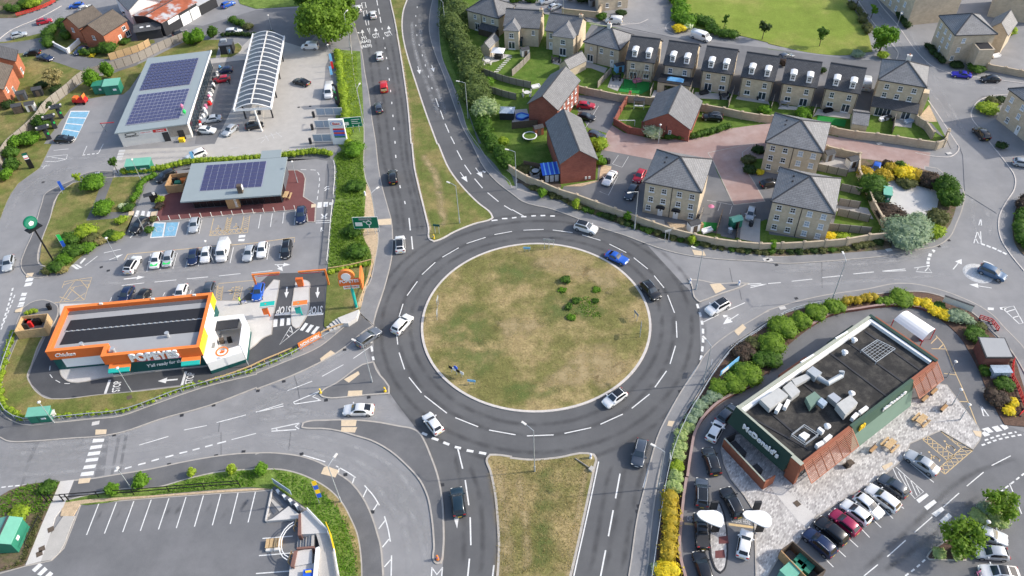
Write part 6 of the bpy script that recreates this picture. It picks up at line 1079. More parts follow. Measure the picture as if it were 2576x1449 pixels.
 for sgn,nm in((1,'side_window'),(-1,'side_window2')):
  m=MB();xs=[cw+(rf-cw)*.62,rf,(rf+rr)/2,rr,rr+(tb-rr)*.35]if not vanlike else[cw+(rf-cw)*.5,rf,rf-.13]
  rows=[]
  for xi in xs:
   s=at(xi);zb_,zt_,wb,wt=s[2],s[3]-.03,s[4]*.97,s[5];lo,hi=.1,.86
   rows.append([(s[0]*L,sgn*(wb+(wt-wb)*lo+.015),zb_+(zt_-zb_)*lo+.005),(s[0]*L,sgn*(wb+(wt-wb)*hi+.015),zb_+(zt_-zb_)*hi+.005)])
  for a,b in zip(rows,rows[1:]):m.add([a[0],a[1],b[1],b[0]],[(0,1,2,3)if sgn<0 else(3,2,1,0)])
  r[nm]=m.mesh('side_window')
 r['roof_panel']=band(rf-.01,rr+.01,.93,.022,5).mesh('roof_panel')
 R=.33 if ty not in('van','suv','pickup')else.37;wm=MB().tube([(0,-.11,0),(0,.11,0)],R,16);r['wheel']=wm.mesh('wheel',False)
 r['rim']=MB().tube([(0,-.12,0),(0,.12,0)],R*.66,12).mesh('rim');r['R']=R;r['wx']=(L*.5-.85*L/4.4,-L*.5+.78*L/4.4);r['wy']=w-.085
 r['lamp']=MB().box((0,0,0),(.2,.28,.11)).mesh('headlight');r['tl']=MB().box((0,0,0),(.14,.34,.2)).mesh('tail_light');r['mir']=MB().box((0,0,0),(.14,.24,.16)).mesh('mirror');r['plate']=MB().box((0,0,0),(.04,.52,.12)).mesh('number_plate')
 if ty=='pickup':r['bed']=MB().box((-L*.32,0,1.03),(L*.33,W*.82,.06)).mesh('load_bed')
 r['L'],r['W'],r['H'],r['hz'],r['bz'],r['cw'],r['dk']=L,W,H,hz,bz,cw,dk;VM[ty]=r;return r
def car(ty,col,s,label,group=None,roof=None,z=.02,name=None,extra=None,cat=None):
 ""
 r=car_proto(ty);a,b=P(s,.7);m=(a+b)/2;d=b-a;col='car_'+col
 vn=ty in('van','smallvan');t=thing(name or{'van':'panel_van','smallvan':'panel_van','suv':'sport_utility_vehicle','pickup':'pickup_truck'}.get(ty,'car'),label,cat or('van' if vn else 'pickup' if ty=='pickup' else 'car'),(m.x,m.y,z),math.atan2(d.y,d.x),group)
 L,W,H=r['L'],r['W'],r['H']
 link('body',r['body'],col,t);link('windscreen',r['windscreen'],'glass',t);link('side_window',r['side_window'],'glass_dark',t);link('side_window',r['side_window2'],'glass_dark',t)
 if not vn or True:link('rear_window',r['rear_window'],'glass_dark',t)
 if roof:link('roof_panel',r['roof_panel'],roof,t)
 for x in r['wx']:
  for y in(-r['wy'],r['wy']):o=link('wheel',r['wheel'],'rubber',t);o.location=(x,y,r['R']);q=link('rim',r['rim'],'rim',o)
 for y in(-1,1):
  o=link('headlight',r['lamp'],'lamp_head',t);o.location=(L*.472,y*W*.34,r['hz']*.76);o=link('tail_light',r['tl'],'tail',t);o.location=(-L*.485,y*W*.36,(r['bz']-.12));o=link('mirror',r['mir'],col,t);o.location=(r['cw']*L-.25,y*(W*.5+.08),r['bz']+.08)
 o=link('number_plate',r['plate'],'plate_y',t);o.location=(-L*.5-.005,0,.55);o=link('number_plate',r['plate'],'white',t);o.location=(L*.5+.005,0,.5)
 if ty=='pickup':link('load_bed',r['bed'],'dark',t)
 if extra=='green':o=link('bonnet_panel',MB().add([(L*.44,-W*.36,r['hz']*.96+.015),(L*.44,W*.36,r['hz']*.96+.015),(L*.28,W*.38,r['hz']+.045),(L*.28,-W*.38,r['hz']+.045)],[(0,1,2,3)]).mesh('bonnet_panel'),'green_bright',t)
 if extra=='rails':
  for y in(-1,1):MB().tube([(L*.02,y*W*.33,H-.02),(-L*.1,y*W*.34,H+.05),(-L*.36,y*W*.33,H-.02)],.035,6).build('roof_rail','steel',t)
 return t
CARS=[('suv','white',"12:1395,445 1545,280",'white sport utility vehicle circling the left side of the roundabout',None,None),('estate','grey',"12:1040,560 1220,425",'grey estate car waiting at the left arm of the roundabout',None,None),('fast','white',"12:1190,1220 872,1222",'white coupe-backed saloon leaving along the left arm',None,None),('hatch','white',"F:1105,1086 1073,1043",'white hatchback curving past the lower left of the roundabout',None,None),('suv','teal',"13:2050,850 2015,560",'black estate car driving up the near left carriageway',None,None),('suv','white',"21:640,810 850,870",'white sport utility vehicle with black roof at the top of the roundabout','glass_dark',None),('coupe','blue',"21:958,1095 1155,1180",'bright blue coupe on the upper right of the roundabout',None,None),('suv','black',"F:1620,712 1654,750",'black car on the right side of the roundabout beside the kerb',None,'rails'),('suv','white',"22:2180,130 1955,250",'white car with black roof entering from the right arm','glass_dark',None),('hatch','white',"22:1140,1030 925,1180",'white car with black glass roof at the lower right of the roundabout','glass_dark',None),('suv','slate',"23:1315,85 1255,340",'dark grey estate leaving down the near right carriageway',None,'rails'),('suv','white',"11:1452,1085 1447,930",'white car with dark roof bars heading up to the main road at left','glass_dark',None),('suv','black',"11:1382,385 1372,275",'black car on the main road beside the grass median',None,None),('hatch','slate',"10:1245,1130 1225,1030",'grey blue hatchback following the red van on the main road',None,None),('smallvan','pillar',"10:1292,930 1280,810",'red van on the main road',None,None),('hatch','white',"10:1248,605 1235,510",'white car ahead of the red van on the main road',None,None),('hatch','white',"10:1185,188 1170,100",'white car beside the box markings near the top of the main road',None,None),('hatch','white',"10:1033,120 1020,48",'white car nearest the top edge on the main road',None,None),('suv','steel',"31:2130,1240 2390,1350",'dark blue car crossing the mini roundabout',None,None),('suv','white',"01:1285,1290 1380,1135",'white car with black roof at the left end of the parked row','glass_dark',None),('hatch','white',"01:1595,1095 1545,1240",'white car with green bonnet in the parked row',None,'green'),('hatch','silver',"01:1715,1080 1672,1222",'silver car with green bonnet beside the white one',None,'green'),('hatch','navy',"01:1955,1065 1930,1200",'navy hatchback in the middle of the coffee shop row',None,None),('hatch','white',"01:2090,1040 2055,1180",'white hatchback beside the white van in the coffee shop row',None,None),('van','white',"01:2275,965 2215,1190",'white panel van in the coffee shop row',None,None),('hatch','silver',"01:2530,1030 2480,1160",'silver hatchback right of the white van',None,None),('hatch','white',"11:72,990 48,1132",'small white hatchback second from the right in the coffee shop row',None,None),('mpv','black',"11:320,975 290,1150",'black people carrier at the right end of the coffee shop row',None,'rails'),('hatch','silver',"01:1970,752 1940,870",'silver hatchback parked next to the blue charging bays',None,None),('suv','navy',"11:462,640 448,790",'navy car parked at the right end before the coffee shop',None,None),('suv','black',"01:1465,760 1345,875",'black car leaving the coffee shop drive-through lane',None,None),('suv','black',"01:1770,275 1560,370",'black car waiting behind the coffee shop bin store',None,None),('hatch','silver',"01:100,1115 60,1280",'silver grey hatchback on the access road at the left edge',None,None),('suv','white',"01:2055,75 1885,145",'white car passing between shop and coffee shop',None,None),('hatch','navy',"02:1290,25 1240,110",'dark navy car behind the orange restaurant, left of the bays',None,None),('hatch','black',"02:1450,60 1400,130",'black car peeping above the orange parapet',None,None),('hatch','white',"02:1835,0 1800,90",'white car behind the orange restaurant',None,None),('hatch','slate',"01:2110,1430 2080,1520",'dark car behind the right end of the orange restaurant',None,None),('hatch','blue',"F:655,712 644,755",'bright blue car in the bay right of the orange restaurant',None,None),('hatch','navy',"00:2325,695 2185,715",'dark blue car parked before the filling station shop',None,None),('hatch','red',"00:2302,785 2155,805",'red hatchback parked before the filling station shop',None,None),('saloon','silver',"00:2215,1180 2030,1210",'silver saloon before the filling station shop',None,None),('hatch','white',"00:1990,1305 2165,1310",'white hatchback at the corner of the filling station shop',None,None),('hatch','silver',"00:2360,1270 2265,1345",'pale silver car pulling away from the pumps',None,None),('hatch','black',"00:545,1400 750,1395",'black car at the end of the blue charging bays',None,None),('hatch','black',"00:2480,1275 10:60,1245",'black car under the open end of the barrel canopy',None,None),('smallvan','white',"10:630,465 455,465",'white van parked beneath the big tree',None,None),('saloon','black',"10:525,840 388,802",'black saloon crossing the filling station apron',None,None),('van','white',"10:745,855 725,985",'white van beside the tall dark totem sign',None,None),('hatch','blue',"00:835,45 700,60",'blue hatchback on the street at the top left',None,None),('hatch','cream',"00:800,100 910,55",'white car behind the blue one at top left',None,None),('hatch','red',"00:375,225 512,195",'red hatchback on the street at top left',None,None),('hatch','silver',"00:112,368 262,330",'silver white car on the street at the left edge',None,None),('hatch','black',"00:385,525 260,535",'black car parked nose to tail with a blue one',None,None),('saloon','navy',"00:375,560 530,592",'navy car parked on the little street by the lawn',None,None),('hatch','navy',"00:860,480 770,530",'dark blue car in the drive of the orange brick house',None,None),('hatch','black',"00:1750,345 1870,310",'black car parked behind the weathered fence',None,None),('suv','white',"00:2280,325 2425,315",'white car parked in the rough yard',None,None),('hatch','blue',"00:2245,60 2340,20",'bright blue car near the top edge of the yard',None,None),('pickup','white',"00:1690,5 1480,25",'white pickup behind the rusty workshop',None,None),('smallvan','white',"00:1270,140 1360,90",'white van against the pale rendered house',None,None),('hatch','red',"20:660,1055 830,1065",'red hatchback parked in the estate court',None,None),('hatch','black',"20:690,1170 800,1185",'black car half hidden beside the red brick house',None,None),('hatch','slate',"20:785,1345 910,1380",'grey car beside the bright yellow bush',None,None),('suv','black',"20:2120,1190 1915,1170",'dark four-wheel drive parked by the bungalow',None,'rails'),('saloon','white',"21:1030,275 935,410",'white saloon parked beside the red brick end wall',None,None),('hatch','red',"21:1320,262 1245,380",'red hatchback parked beside the hipped house',None,None),('suv','slate',"21:1245,405 1155,565",'dark grey four-wheel drive in front of the red hatchback',None,None),('city','silver',"21:2415,640 2385,765",'small silver car parked by the corner houses',None,None),('hatch','black',"31:-20,400 70,385",'black car between the two right hipped houses',None,None),('hatch','blue',"31:1105,190 1065,310",'blue hatchback parked beside gold shrubs',None,None),('coupe','cobalt',"30:2060,760 1835,735",'royal blue car parked by the tall apartment house',None,None),('hatch','black',"30:2335,795 2140,795",'black hatchback behind the royal blue car',None,None),('suv','black',"30:2200,1400 2095,1290",'black car on the road at the right edge',None,None),('van','white',"30:990,895 988,790",'white van parked between dormer row and hipped house',None,None),('smallvan','white',"20:1110,215 940,200",'white van with green tail on the estate street',None,None),('van','white',"20:1815,345 1990,400",'white van parked along the green',None,None),('hatch','silver',"20:370,90 490,40",'silver car near the top edge of the estate',None,None),('smallvan','white',"20:420,0 300,20",'white van cut by the top edge of the estate',None,None),('hatch','silver',"31:2520,180 2640,200",'pale car cut by the right edge',None,None),('hatch','slate',"30:150,575 210,560",'dark car parked behind the dormer row gap',None,None),('hatch','white',"F:1786,1108 1814,1058",'white car in the lane beside the green lettered wall',None,None),('suv','black',"23:2050,425 1965,165",'black estate with silver roof rails in the drive-through queue',None,'rails'),('suv','slate',"23:1912,750 1910,475",'dark car with red tail lights second in the drive-through queue','glass_dark','rails'),('estate','black',"23:2285,840 2150,575",'black estate in the right drive-through lane',None,'rails'),('pickup','black',"23:1922,1130 1890,860",'black pickup half under the white order canopy',None,None),('hatch','white',"23:2320,1250 2365,1000",'white hatchback waiting below the right order canopy',None,None),('estate','black',"23:1965,1500 1885,1240",'black car at the bottom of the left drive-through lane',None,None),('hatch','slate',"22:2130,1300 2200,1230",'dark car tucked against the burger restaurant corner',None,None),('saloon','silver',"33:1690,395 1415,215",'silver white saloon parked apart beside the hatched disabled bay',None,None),('hatch','slate',"33:1385,625 1145,455",'dark grey car in the row nearest the striped box',None,None),('estate','white',"33:1300,765 1015,555",'white estate second in the angled row',None,None),('hatch','white',"33:880,630 1150,850",'white hatchback parked nose out in the angled row',None,None),('hatch','white',"33:1020,905 760,705",'white car with black windscreen left of the nose-out hatchback',None,None),('hatch','cherry',"33:900,1010 650,805",'cherry red hatchback in the angled row',None,None),('suv','black',"33:785,1120 495,875",'black car beside the cherry red hatchback',None,None),('suv','navy',"33:665,1240 375,990",'very dark navy car last in the angled row',None,'rails'),('fast','silver',"33:2070,985 2365,1075",'silver car under the tree at the lower right',None,None),('hatch','silver',"33:2400,1225 2095,1200",'silver blue hatchback second up at the lower right',None,None),('fast','white',"33:2490,1425 2165,1400",'white car with black glass roof in the lower right corner','glass_dark',None)]
for ty,col,s,lab,roof,ex in CARS:
 o=car(ty,col,s,lab,None,roof,.09 if s[:2]in('20','30')or(s[:2]in('21','31')and 'parked' in lab)else.02,extra=ex)
pv=[o for o in bpy.data.objects if o.get('label')=='red van on the main road'][0];MB().box((-2.24,0,1.0),(.06,1.5,.5)).build('chevron_panel','paint_yellow',pv)
# ======== VEGETATION
def mesh_np(name,V,F,sm=False):
 me=bpy.data.meshes.new(name);n=len(V);m=len(F);k=F.shape[1]
 me.vertices.add(n);me.vertices.foreach_set('co',V.astype(np.float32).ravel());me.loops.add(m*k);me.loops.foreach_set('vertex_index',F.astype(np.int32).ravel())
 me.polygons.add(m);me.polygons.foreach_set('loop_start',np.arange(0,m*k,k,dtype=np.int32));me.polygons.foreach_set('loop_total',np.full(m,k,dtype=np.int32))
 me.update(calc_edges=True);me.validate();return me
_ico=None
def ico():
 global _ico
 if _ico is None:
  bm=bmesh.new();bmesh.ops.create_icosphere(bm,subdivisions=2,radius=1);_ico=(np.array([v.co[:]for v in bm.verts]),np.array([[v.index for v in f.verts]for f in bm.faces]));bm.free()
 return _ico
def leaves_on(blobs,dens,leaf,low=-.35,shell=.3,rng=RNG,core=.84):
 ""
 Vs=[];Fs=[];off=0
 for(x,y,z,rx,ry,rz)in blobs:
  ar=4*PI*(((rx*ry)**1.6+(rx*rz)**1.6+(ry*rz)**1.6)/3)**(1/1.6);n=max(24,int(ar*dens));n=min(n,5000)
  d=rng.normal(size=(int(n*1.6),3));d/=np.linalg.norm(d,axis=1)[:,None];d=d[d[:,2]>low][:n];n=len(d)
  lump=1+.16*np.sin(d[:,0]*7+x)*np.sin(d[:,1]*6+y*1.3)+.12*np.sin(d[:,2]*9+x*2+d[:,0]*5)+rng.normal(size=n)*.05
  rad=(1-shell*rng.random(n)**2)*lump;p=d*rad[:,None]*np.array([rx,ry,rz])+np.array([x,y,z])
  nr=d/np.array([rx,ry,rz]);nr/=np.linalg.norm(nr,axis=1)[:,None];nr=nr+rng.normal(size=(n,3))*.55+np.array([0,0,.25]);nr/=np.linalg.norm(nr,axis=1)[:,None]
  t=np.cross(nr,rng.normal(size=(n,3)));t/=np.linalg.norm(t,axis=1)[:,None];b=np.cross(nr,t);s=(leaf*(.6+.8*rng.random(n)))[:,None]
  q=np.stack([p-t*s-b*s*.45,p+t*s*.2-b*s*.75,p+t*s+b*s*.3,p-t*s*.1+b*s*.8],1).reshape(-1,3);Vs.append(q);Fs.append(np.arange(off,off+4*n).reshape(-1,4));off+=4*n
  if core:
   iv,jf=ico();lm=1+.1*np.sin(iv[:,0]*5+x)*np.sin(iv[:,1]*5+y);cv=iv*lm[:,None]*np.array([rx,ry,rz])*core+np.array([x,y,z]);Vs.append(cv);Fs.append(np.c_[jf,jf[:,2]]+off);off+=len(cv)
 return np.concatenate(Vs),np.concatenate(Fs)
def tri_fix(V,F):
 tri=F[:,2]==F[:,3];me=bpy.data.meshes.new('foliage');q=F[~tri];t=F[tri][:,:3]
 me.vertices.add(len(V));me.vertices.foreach_set('co',V.astype(np.float32).ravel());li=np.concatenate([q.ravel(),t.ravel()]);me.loops.add(len(li));me.loops.foreach_set('vertex_index',li.astype(np.int32))
 me.polygons.add(len(q)+len(t));st=np.concatenate([np.arange(len(q))*4,len(q)*4+np.arange(len(t))*3]);tot=np.concatenate([np.full(len(q),4),np.full(len(t),3)]);me.polygons.foreach_set('loop_start',st.astype(np.int32));me.polygons.foreach_set('loop_total',tot.astype(np.int32));me.update(calc_edges=True);return me
def foliage(name,blobs,m,parent,dens=9,leaf=.16,**k):V,F=leaves_on(blobs,dens,leaf,**k);me=tri_fix(V,F);me.name=name;return link(name,me,m,parent)
def bush(s,r,h,m,label,name='shrub',group=None,n=4,cat='shrub',dens=9,leaf=.16,z0=.1,p=None):
 p=p or P1(s,h*.45);t=thing(name,label,cat,(p.x,p.y,z0),0,group);bl=[(0,0,h*.5,r*.8,r*.8,h*.52)]
 for i in range(n):a=2*PI*i/n+random.random();k=.55+.35*random.random();bl.append((math.cos(a)*r*.5,math.sin(a)*r*.5,h*(.38+.25*random.random()),r*.55*k+.2*r,r*.55*k+.2*r,h*.42*k+.1*h))
 foliage('foliage',bl,m,t,dens,leaf);MB().tube([(0,0,-.1),(0,0,h*.4)],r*.08,6).build('stem','bark',t);return t
def hedge(s,w,h,m,label,step=None,jit=.12,name='hedge',dens=8,leaf=.15,z0=.1,sm=True):
 pts=P(s);pts=smooth(pts)if sm and len(pts)>2 else pts;pts=resample(pts,step or w*.55);c=cen(pts);t=thing(name,label,'hedge',(c.x,c.y,z0));bl=[]
 for p in pts:
  k=1+random.uniform(-jit,jit);bl.append((p.x-c.x+random.uniform(-jit,jit)*w,p.y-c.y+random.uniform(-jit,jit)*w,h*.48,w*.55*k,w*.55*k,h*.55*k))
 foliage('foliage',bl,m,t,dens,leaf);return t
def tree(s,H,R,m,label,trunk=.16,cz=.62,rz=None,name='tree',group=None,nb=9,dens=7,leaf=.22,z0=.1,base=True,core=.7):
 p=P1(s);t=thing(name,label,'tree',(p.x,p.y,z0),0,group);tr=MB();zc=H*cz;rz=rz or H*(1-cz);lean=Vector((random.uniform(-.2,.2),random.uniform(-.2,.2),0))
 tr.tube([(0,0,-.2),(lean.x*.5,lean.y*.5,zc*.5),(lean.x,lean.y,zc),(lean.x,lean.y,zc+rz*.6)],[trunk*1.3,trunk,trunk*.75,trunk*.25],8);bl=[(lean.x,lean.y,zc,R*.6,R*.6,rz*.7)]
 for i in range(nb):
  a=2.4*i+random.random()*.5;el=random.uniform(-.45,.9);rr=R*(.62+.18*random.random())*math.cos(el*.9);q=Vector((lean.x+math.cos(a)*rr,lean.y+math.sin(a)*rr,zc+rz*.68*math.sin(el*1.2)));k=R*random.uniform(.26,.42)
  bl.append((q.x,q.y,q.z,k,k,k*.85));tr.tube([(lean.x*.7,lean.y*.7,zc*.75),q*.55+Vector((0,0,zc*.4)),q],[trunk*.5,trunk*.35,trunk*.12],5)
 tr.build('trunk','bark',t);foliage('crown',bl,m,t,dens,leaf,low=-.9,shell=.45,core=core);return t
random.seed(11)
# ---- big trees by the main road
tree("10:730,440",13.5,6.8,'leaf_vivid','broad bright green tree overhanging the filling station',.35,.48,6.4,nb=30,dens=6,leaf=.32)
tree("10:860,330",12,5.6,'leaf_vivid','tall green tree beside the main road kerb',.3,.55,5.2,nb=18,dens=6,leaf=.32)
tree("10:620,240",12,5.0,'leaf_green','green tree behind the filling station, nearer the yard',.3,.55,5.2,nb=16,dens=6,leaf=.32)
tree("10:860,60",12,5.8,'leaf_vivid','green tree at the top edge beside the main road',.3,.55,5.2,nb=16,dens=6,leaf=.32)
# ---- tall hedge between main road and estate
hedge("10:2010,-200 1980,60 1990,220 2040,420 2090,600 2160,780 2220,960 2260,1120",5.2,4.4,'leaf_hedge','tall shaggy hedge between main road and estate',2.0,.25,dens=6,leaf=.24)
hedge("10:2290,1180 2300,1300 2330,1449 11:2360,40 2440,170 2520,260",2.6,2.8,'leaf_green','lower green end of the roadside hedge above the wall',1.4,.25,dens=7,leaf=.2)
bush("10:2310,1120",3.0,4.2,'leaf_blossom','white blossoming hawthorn in the roadside hedge','hawthorn',n=6,dens=7,leaf=.2);bush("10:1960,190",2.2,3.6,'leaf_variegated','pale blossoming bush at the top of the roadside hedge','hawthorn',n=5,leaf=.2)
# ---- west verge
hedge("10:835,540 840,700 860,850 880,1000 905,1200 930,1449 11:960,40",1.9,1.4,'leaf_lime','bright roadside hedge beside the filling station',1.2,.18)
bush("11:980,60",2.4,2.2,'leaf_bright','rounded green shrub at the lower end of the roadside hedge')
for i,s in enumerate(["11:1010,1090","11:985,870","11:1000,420"]):bush(s,2.0,1.6,'leaf_green',['dark green shrub low on the rough verge','dark green shrub beside the lower green road sign','dark green shrub high on the rough verge'][i])
def tufts(name,s,n,h,m,label,seed=1,lean=.9,w=.09):
 from mathutils.geometry import tessellate_polygon as tp
 poly=P(s)if isinstance(s,str)else s;tr=tp([[Vector((p.x,p.y,0))for p in poly]]);A=[];
 for t in tr:a,b,c=(poly[i]for i in t);A.append(abs((b-a).cross(c-a).z)/2)
 A=np.array(A);rng=np.random.default_rng(seed);idx=rng.choice(len(tr),size=n,p=A/A.sum());r1=np.sqrt(rng.random(n));r2=rng.random(n);T=np.array([[[poly[i].x,poly[i].y]for i in t]for t in tr])[idx]
 p=T[:,0]*(1-r1)[:,None]+T[:,1]*(r1*(1-r2))[:,None]+T[:,2]*(r1*r2)[:,None];z=.1;hh=h*(.5+rng.random(n));a=rng.random(n)*2*PI;dx,dy=np.cos(a)*w,np.sin(a)*w;l=rng.normal(size=(n,2))*(lean*hh)[:,None]
 V=np.stack([np.c_[p[:,0]-dx,p[:,1]-dy,np.full(n,z)],np.c_[p[:,0]+dx,p[:,1]+dy,np.full(n,z)],np.c_[p[:,0]+l[:,0]+dx*.3,p[:,1]+l[:,1]+dy*.3,z+hh],np.c_[p[:,0]+l[:,0]-dx*.3,p[:,1]+l[:,1]-dy*.3,z+hh]],1).reshape(-1,3)
 o=link(name,mesh_np(name,V,np.arange(4*n).reshape(-1,4)),m);stuff(o);o['label']=label;return o
tufts('rough_grass',"11:820,80 1070,120 1090,350 1080,560 800,560 800,300",2200,.32,'leaf_vivid','long bright rough grass on the verge above the footpath',2)
tufts('rough_grass',"11:800,600 1070,560 1100,760 1080,950 1170,1180 740,1270 760,900",3000,.32,'leaf_vivid','long bright rough grass on the verge below the footpath',3)
tufts('rough_grass',"10:870,540 1010,560 1060,1200 960,1380 900,1000",1800,.3,'leaf_lime','rough grass between roadside hedge and footway',4)
tufts('rough_grass',"13:200,400 440,450 700,620 900,860 1000,1100 1040,1449 850,1449 740,1000 540,760 250,560",1600,.18,'leaf_bright','rough grass on the bank round the lower terrace',5)
tufts('rough_grass',"03:1500,640 1900,500 2200,430 2576,390 2576,550 2000,590",900,.18,'leaf_bright','rough grass strip above the lower car park',6)
tufts('weeds',"03:0,680 250,545 600,505 480,800 250,840 0,850",900,.25,'leaf_bright','weeds on the bare ground above the green cabin',7);tufts('weeds',"03:350,850 470,760 380,1000 250,1330 0,1400 210,1300",500,.22,'leaf_olive','weeds beside the pale footpath',8)
tufts('dry_grass',[CEN+Vector((math.cos(a),math.sin(a),0))*18.6 for a in np.linspace(0,2*PI,49)[:-1]],12000,.1,'leaf_straw','short dry grass on the central island',9,w=.05,lean=1.2)
tufts('dry_grass',"13:2380,300 23:0,300 700,260 780,400 600,1400 13:2450,1449 2450,1000",7000,.12,'leaf_straw','short dry grass on the near median',10,w=.05,lean=1.2)
# ---- coffee shop planting
hedge("01:1260,300 1480,285 1700,250 1800,220 2200,190 2576,160 11:300,135 640,100 780,130",1.5,1.3,'leaf_lime','clipped lime hedge along the back of the coffee shop',.9,.08)
hedge("01:1560,340 1450,400 1400,520 1340,600",1.3,1.2,'leaf_bright','clipped hedge beside the coffee shop drive lane',.8,.1)
bush("01:930,395",2.6,2.6,'leaf_bright','large rounded green bush on the coffee shop lawn',n=6);bush("01:1035,650",2.2,2.0,'leaf_bright','rounded green bush beside the lawn path',n=6)
for i,(s,r,h,m,l)in enumerate([("01:560,1240",1.7,1.2,'leaf_green','green shrub below the tall sign pole'),("01:660,1150",1.8,1.3,'leaf_bright','bright shrub right of the tall sign pole'),("01:740,1080",2.0,1.6,'leaf_green','spreading green shrub in the corner bed'),("01:860,1050",1.8,1.3,'leaf_bright','bright shrub at the kerb of the corner bed'),("01:700,960",2.0,1.8,'leaf_green','tall loose shrub on the coffee shop lawn edge'),("01:860,880",2.2,2.0,'leaf_lime','lime green loose shrub on the lawn edge'),("01:920,960",1.6,1.2,'leaf_olive','olive shrub beside the rust one'),("01:1020,970",1.3,.9,'leaf_straw','rust tipped low shrub in the corner bed'),("01:1100,920",1.4,1.1,'leaf_green','green shrub between rust and yellow shrubs'),("01:1180,930",1.4,1.1,'leaf_lime','yellow green shrub near the lane exit'),("01:1220,770",1.3,1.0,'leaf_lime','lime shrub left of the lane exit car'),("01:1290,640",1.4,1.0,'leaf_green','green shrub at the lane crossing'),("01:1240,630",1.0,.8,'leaf_white','pale flowering shrub at the lane crossing'),("01:1610,560",1.1,1.3,'leaf_lime','lime shrub beside the menu board'),("01:1600,630",1.1,.8,'leaf_purple','dark red shrub below the menu board'),("01:1500,870",1.0,1.2,'leaf_green','green shrub left of the blue charging bays'),("01:1540,760",1.0,.9,'leaf_olive','olive shrub at the corner of the maroon paving'),("01:480,1280",1.2,.8,'leaf_olive','low shrub at the bottom tip of the corner bed'),("01:620,1270",1.2,.8,'leaf_straw','low dry shrub at the tip of the corner bed')]):bush(s,r,h,m,l)
tree("01:1185,290",4.5,1.0,'leaf_green','slim young tree beside the green cabinet',.07,.6,1.8,nb=5,leaf=.16);tree("01:830,440",4.2,1.0,'leaf_lime','slim young birch beside the rounded bush',.07,.6,1.8,nb=5,leaf=.16)
# ---- fried chicken hedge
hedge("02:150,460 100,620 40,840 18,1000 30,1140 90,1230 250,1325",1.0,.9,'leaf_lime','low lime hedge inside the left fence of the fried chicken plot',.8,.2);hedge("02:600,1300 900,1280 1230,1245 1500,1160 1750,1060 2050,970 2576,835 12:0,810 250,720 420,630",.7,.7,'leaf_lime','low lime hedge behind the curved road fence',.9,.25);hedge("11:740,1300 950,1250 1150,1215",1.0,.7,'leaf_lime','low lime hedge above the orange totem sign',.8,.2);hedge("02:280,270 340,240 380,250",.8,.7,'leaf_lime','tiny lime hedge above the timber bin store',.6,.2)
# ---- filling station and far left
for s,r,h,m,l in[("00:925,800",1.9,4.8,'leaf_bright','conical green tree behind the green cabinets'),("00:1085,720",1.4,4.2,'leaf_bright','slim conical tree by the weathered fence'),("00:1895,400",1.4,3.2,'leaf_bright','small tree at the corner of the weathered fence'),("00:1985,380",2.0,3.4,'leaf_bright','bushy tree behind the filling station shop'),("00:2135,330",1.4,3.0,'leaf_green','small tree left of the white parked car'),("00:430,1240",2.4,3.2,'leaf_green','green tree behind the upper chargers'),("00:310,1400",2.2,2.4,'leaf_bright','bright bush behind the lowest charger'),("00:160,1430",1.8,2.2,'leaf_bright','bright bush at the fence below the chargers'),("01:110,90",1.6,2.6,'leaf_green','ivy green bush left of the dark totem'),("01:110,210",1.7,2.4,'leaf_green','green bush below the ivy one at the left fence'),("01:60,310",1.4,2.0,'leaf_bright','small bright bush lowest at the left fence')]:bush(s,r,h,m,l,'small_tree' if h>3 else 'shrub',cat='tree' if h>3 else 'shrub',n=6,leaf=.2)
tree("00:595,880",5.0,2.4,'leaf_straw','brownish tree on the lawn behind the fence',.12,.55,2.4,leaf=.2)
hedge("00:500,470 510,380 560,320 640,270 700,330 660,420",2.6,2.4,'leaf_green','tall hedge wrapping the front of the orange brick house',1.5,.2);hedge("00:800,545 900,560 1000,530 1060,470",1.8,1.5,'leaf_green','mixed hedge before the orange brick houses',1.1,.3);bush("00:1080,490",2.4,2.8,'leaf_green','dense bush against the orange brick house',n=6);bush("00:1260,420",1.6,1.0,'leaf_green','low shrub below the house window');bush("00:830,540",.9,.8,'leaf_lime','lime shrub by the drive');bush("00:930,560",.9,.6,'leaf_yellow','yellow shrub by the drive')
hedge("00:60,130 180,120 260,70 360,20 430,-30",3.0,2.2,'leaf_green','big hedge above the red barriers',1.7,.3);bush("00:330,30",2.6,2.6,'leaf_lime','lime bush near the top left barriers',n=5);hedge("00:2250,370 2400,360 2576,375 10:200,340",1.4,1.2,'leaf_dark','dark clipped hedge behind the fuel canopy',.9,.15);hedge("00:2340,210 2420,260 2480,300",1.8,1.4,'leaf_green','scrubby hedge at the yard edge',1.1,.3);bush("00:2500,270",1.5,1.6,'leaf_olive','scrub bush right of the white parked car')
for i,s in enumerate(["00:420,860","00:460,1060","00:80,1050","00:560,900"]):bush(s,1.6,1.6,'leaf_dark',['dark shrub beside the garden rubble','dark shrub above the white shed roof','green shrub at the left edge garden','dark scrub below the brownish tree'][i])
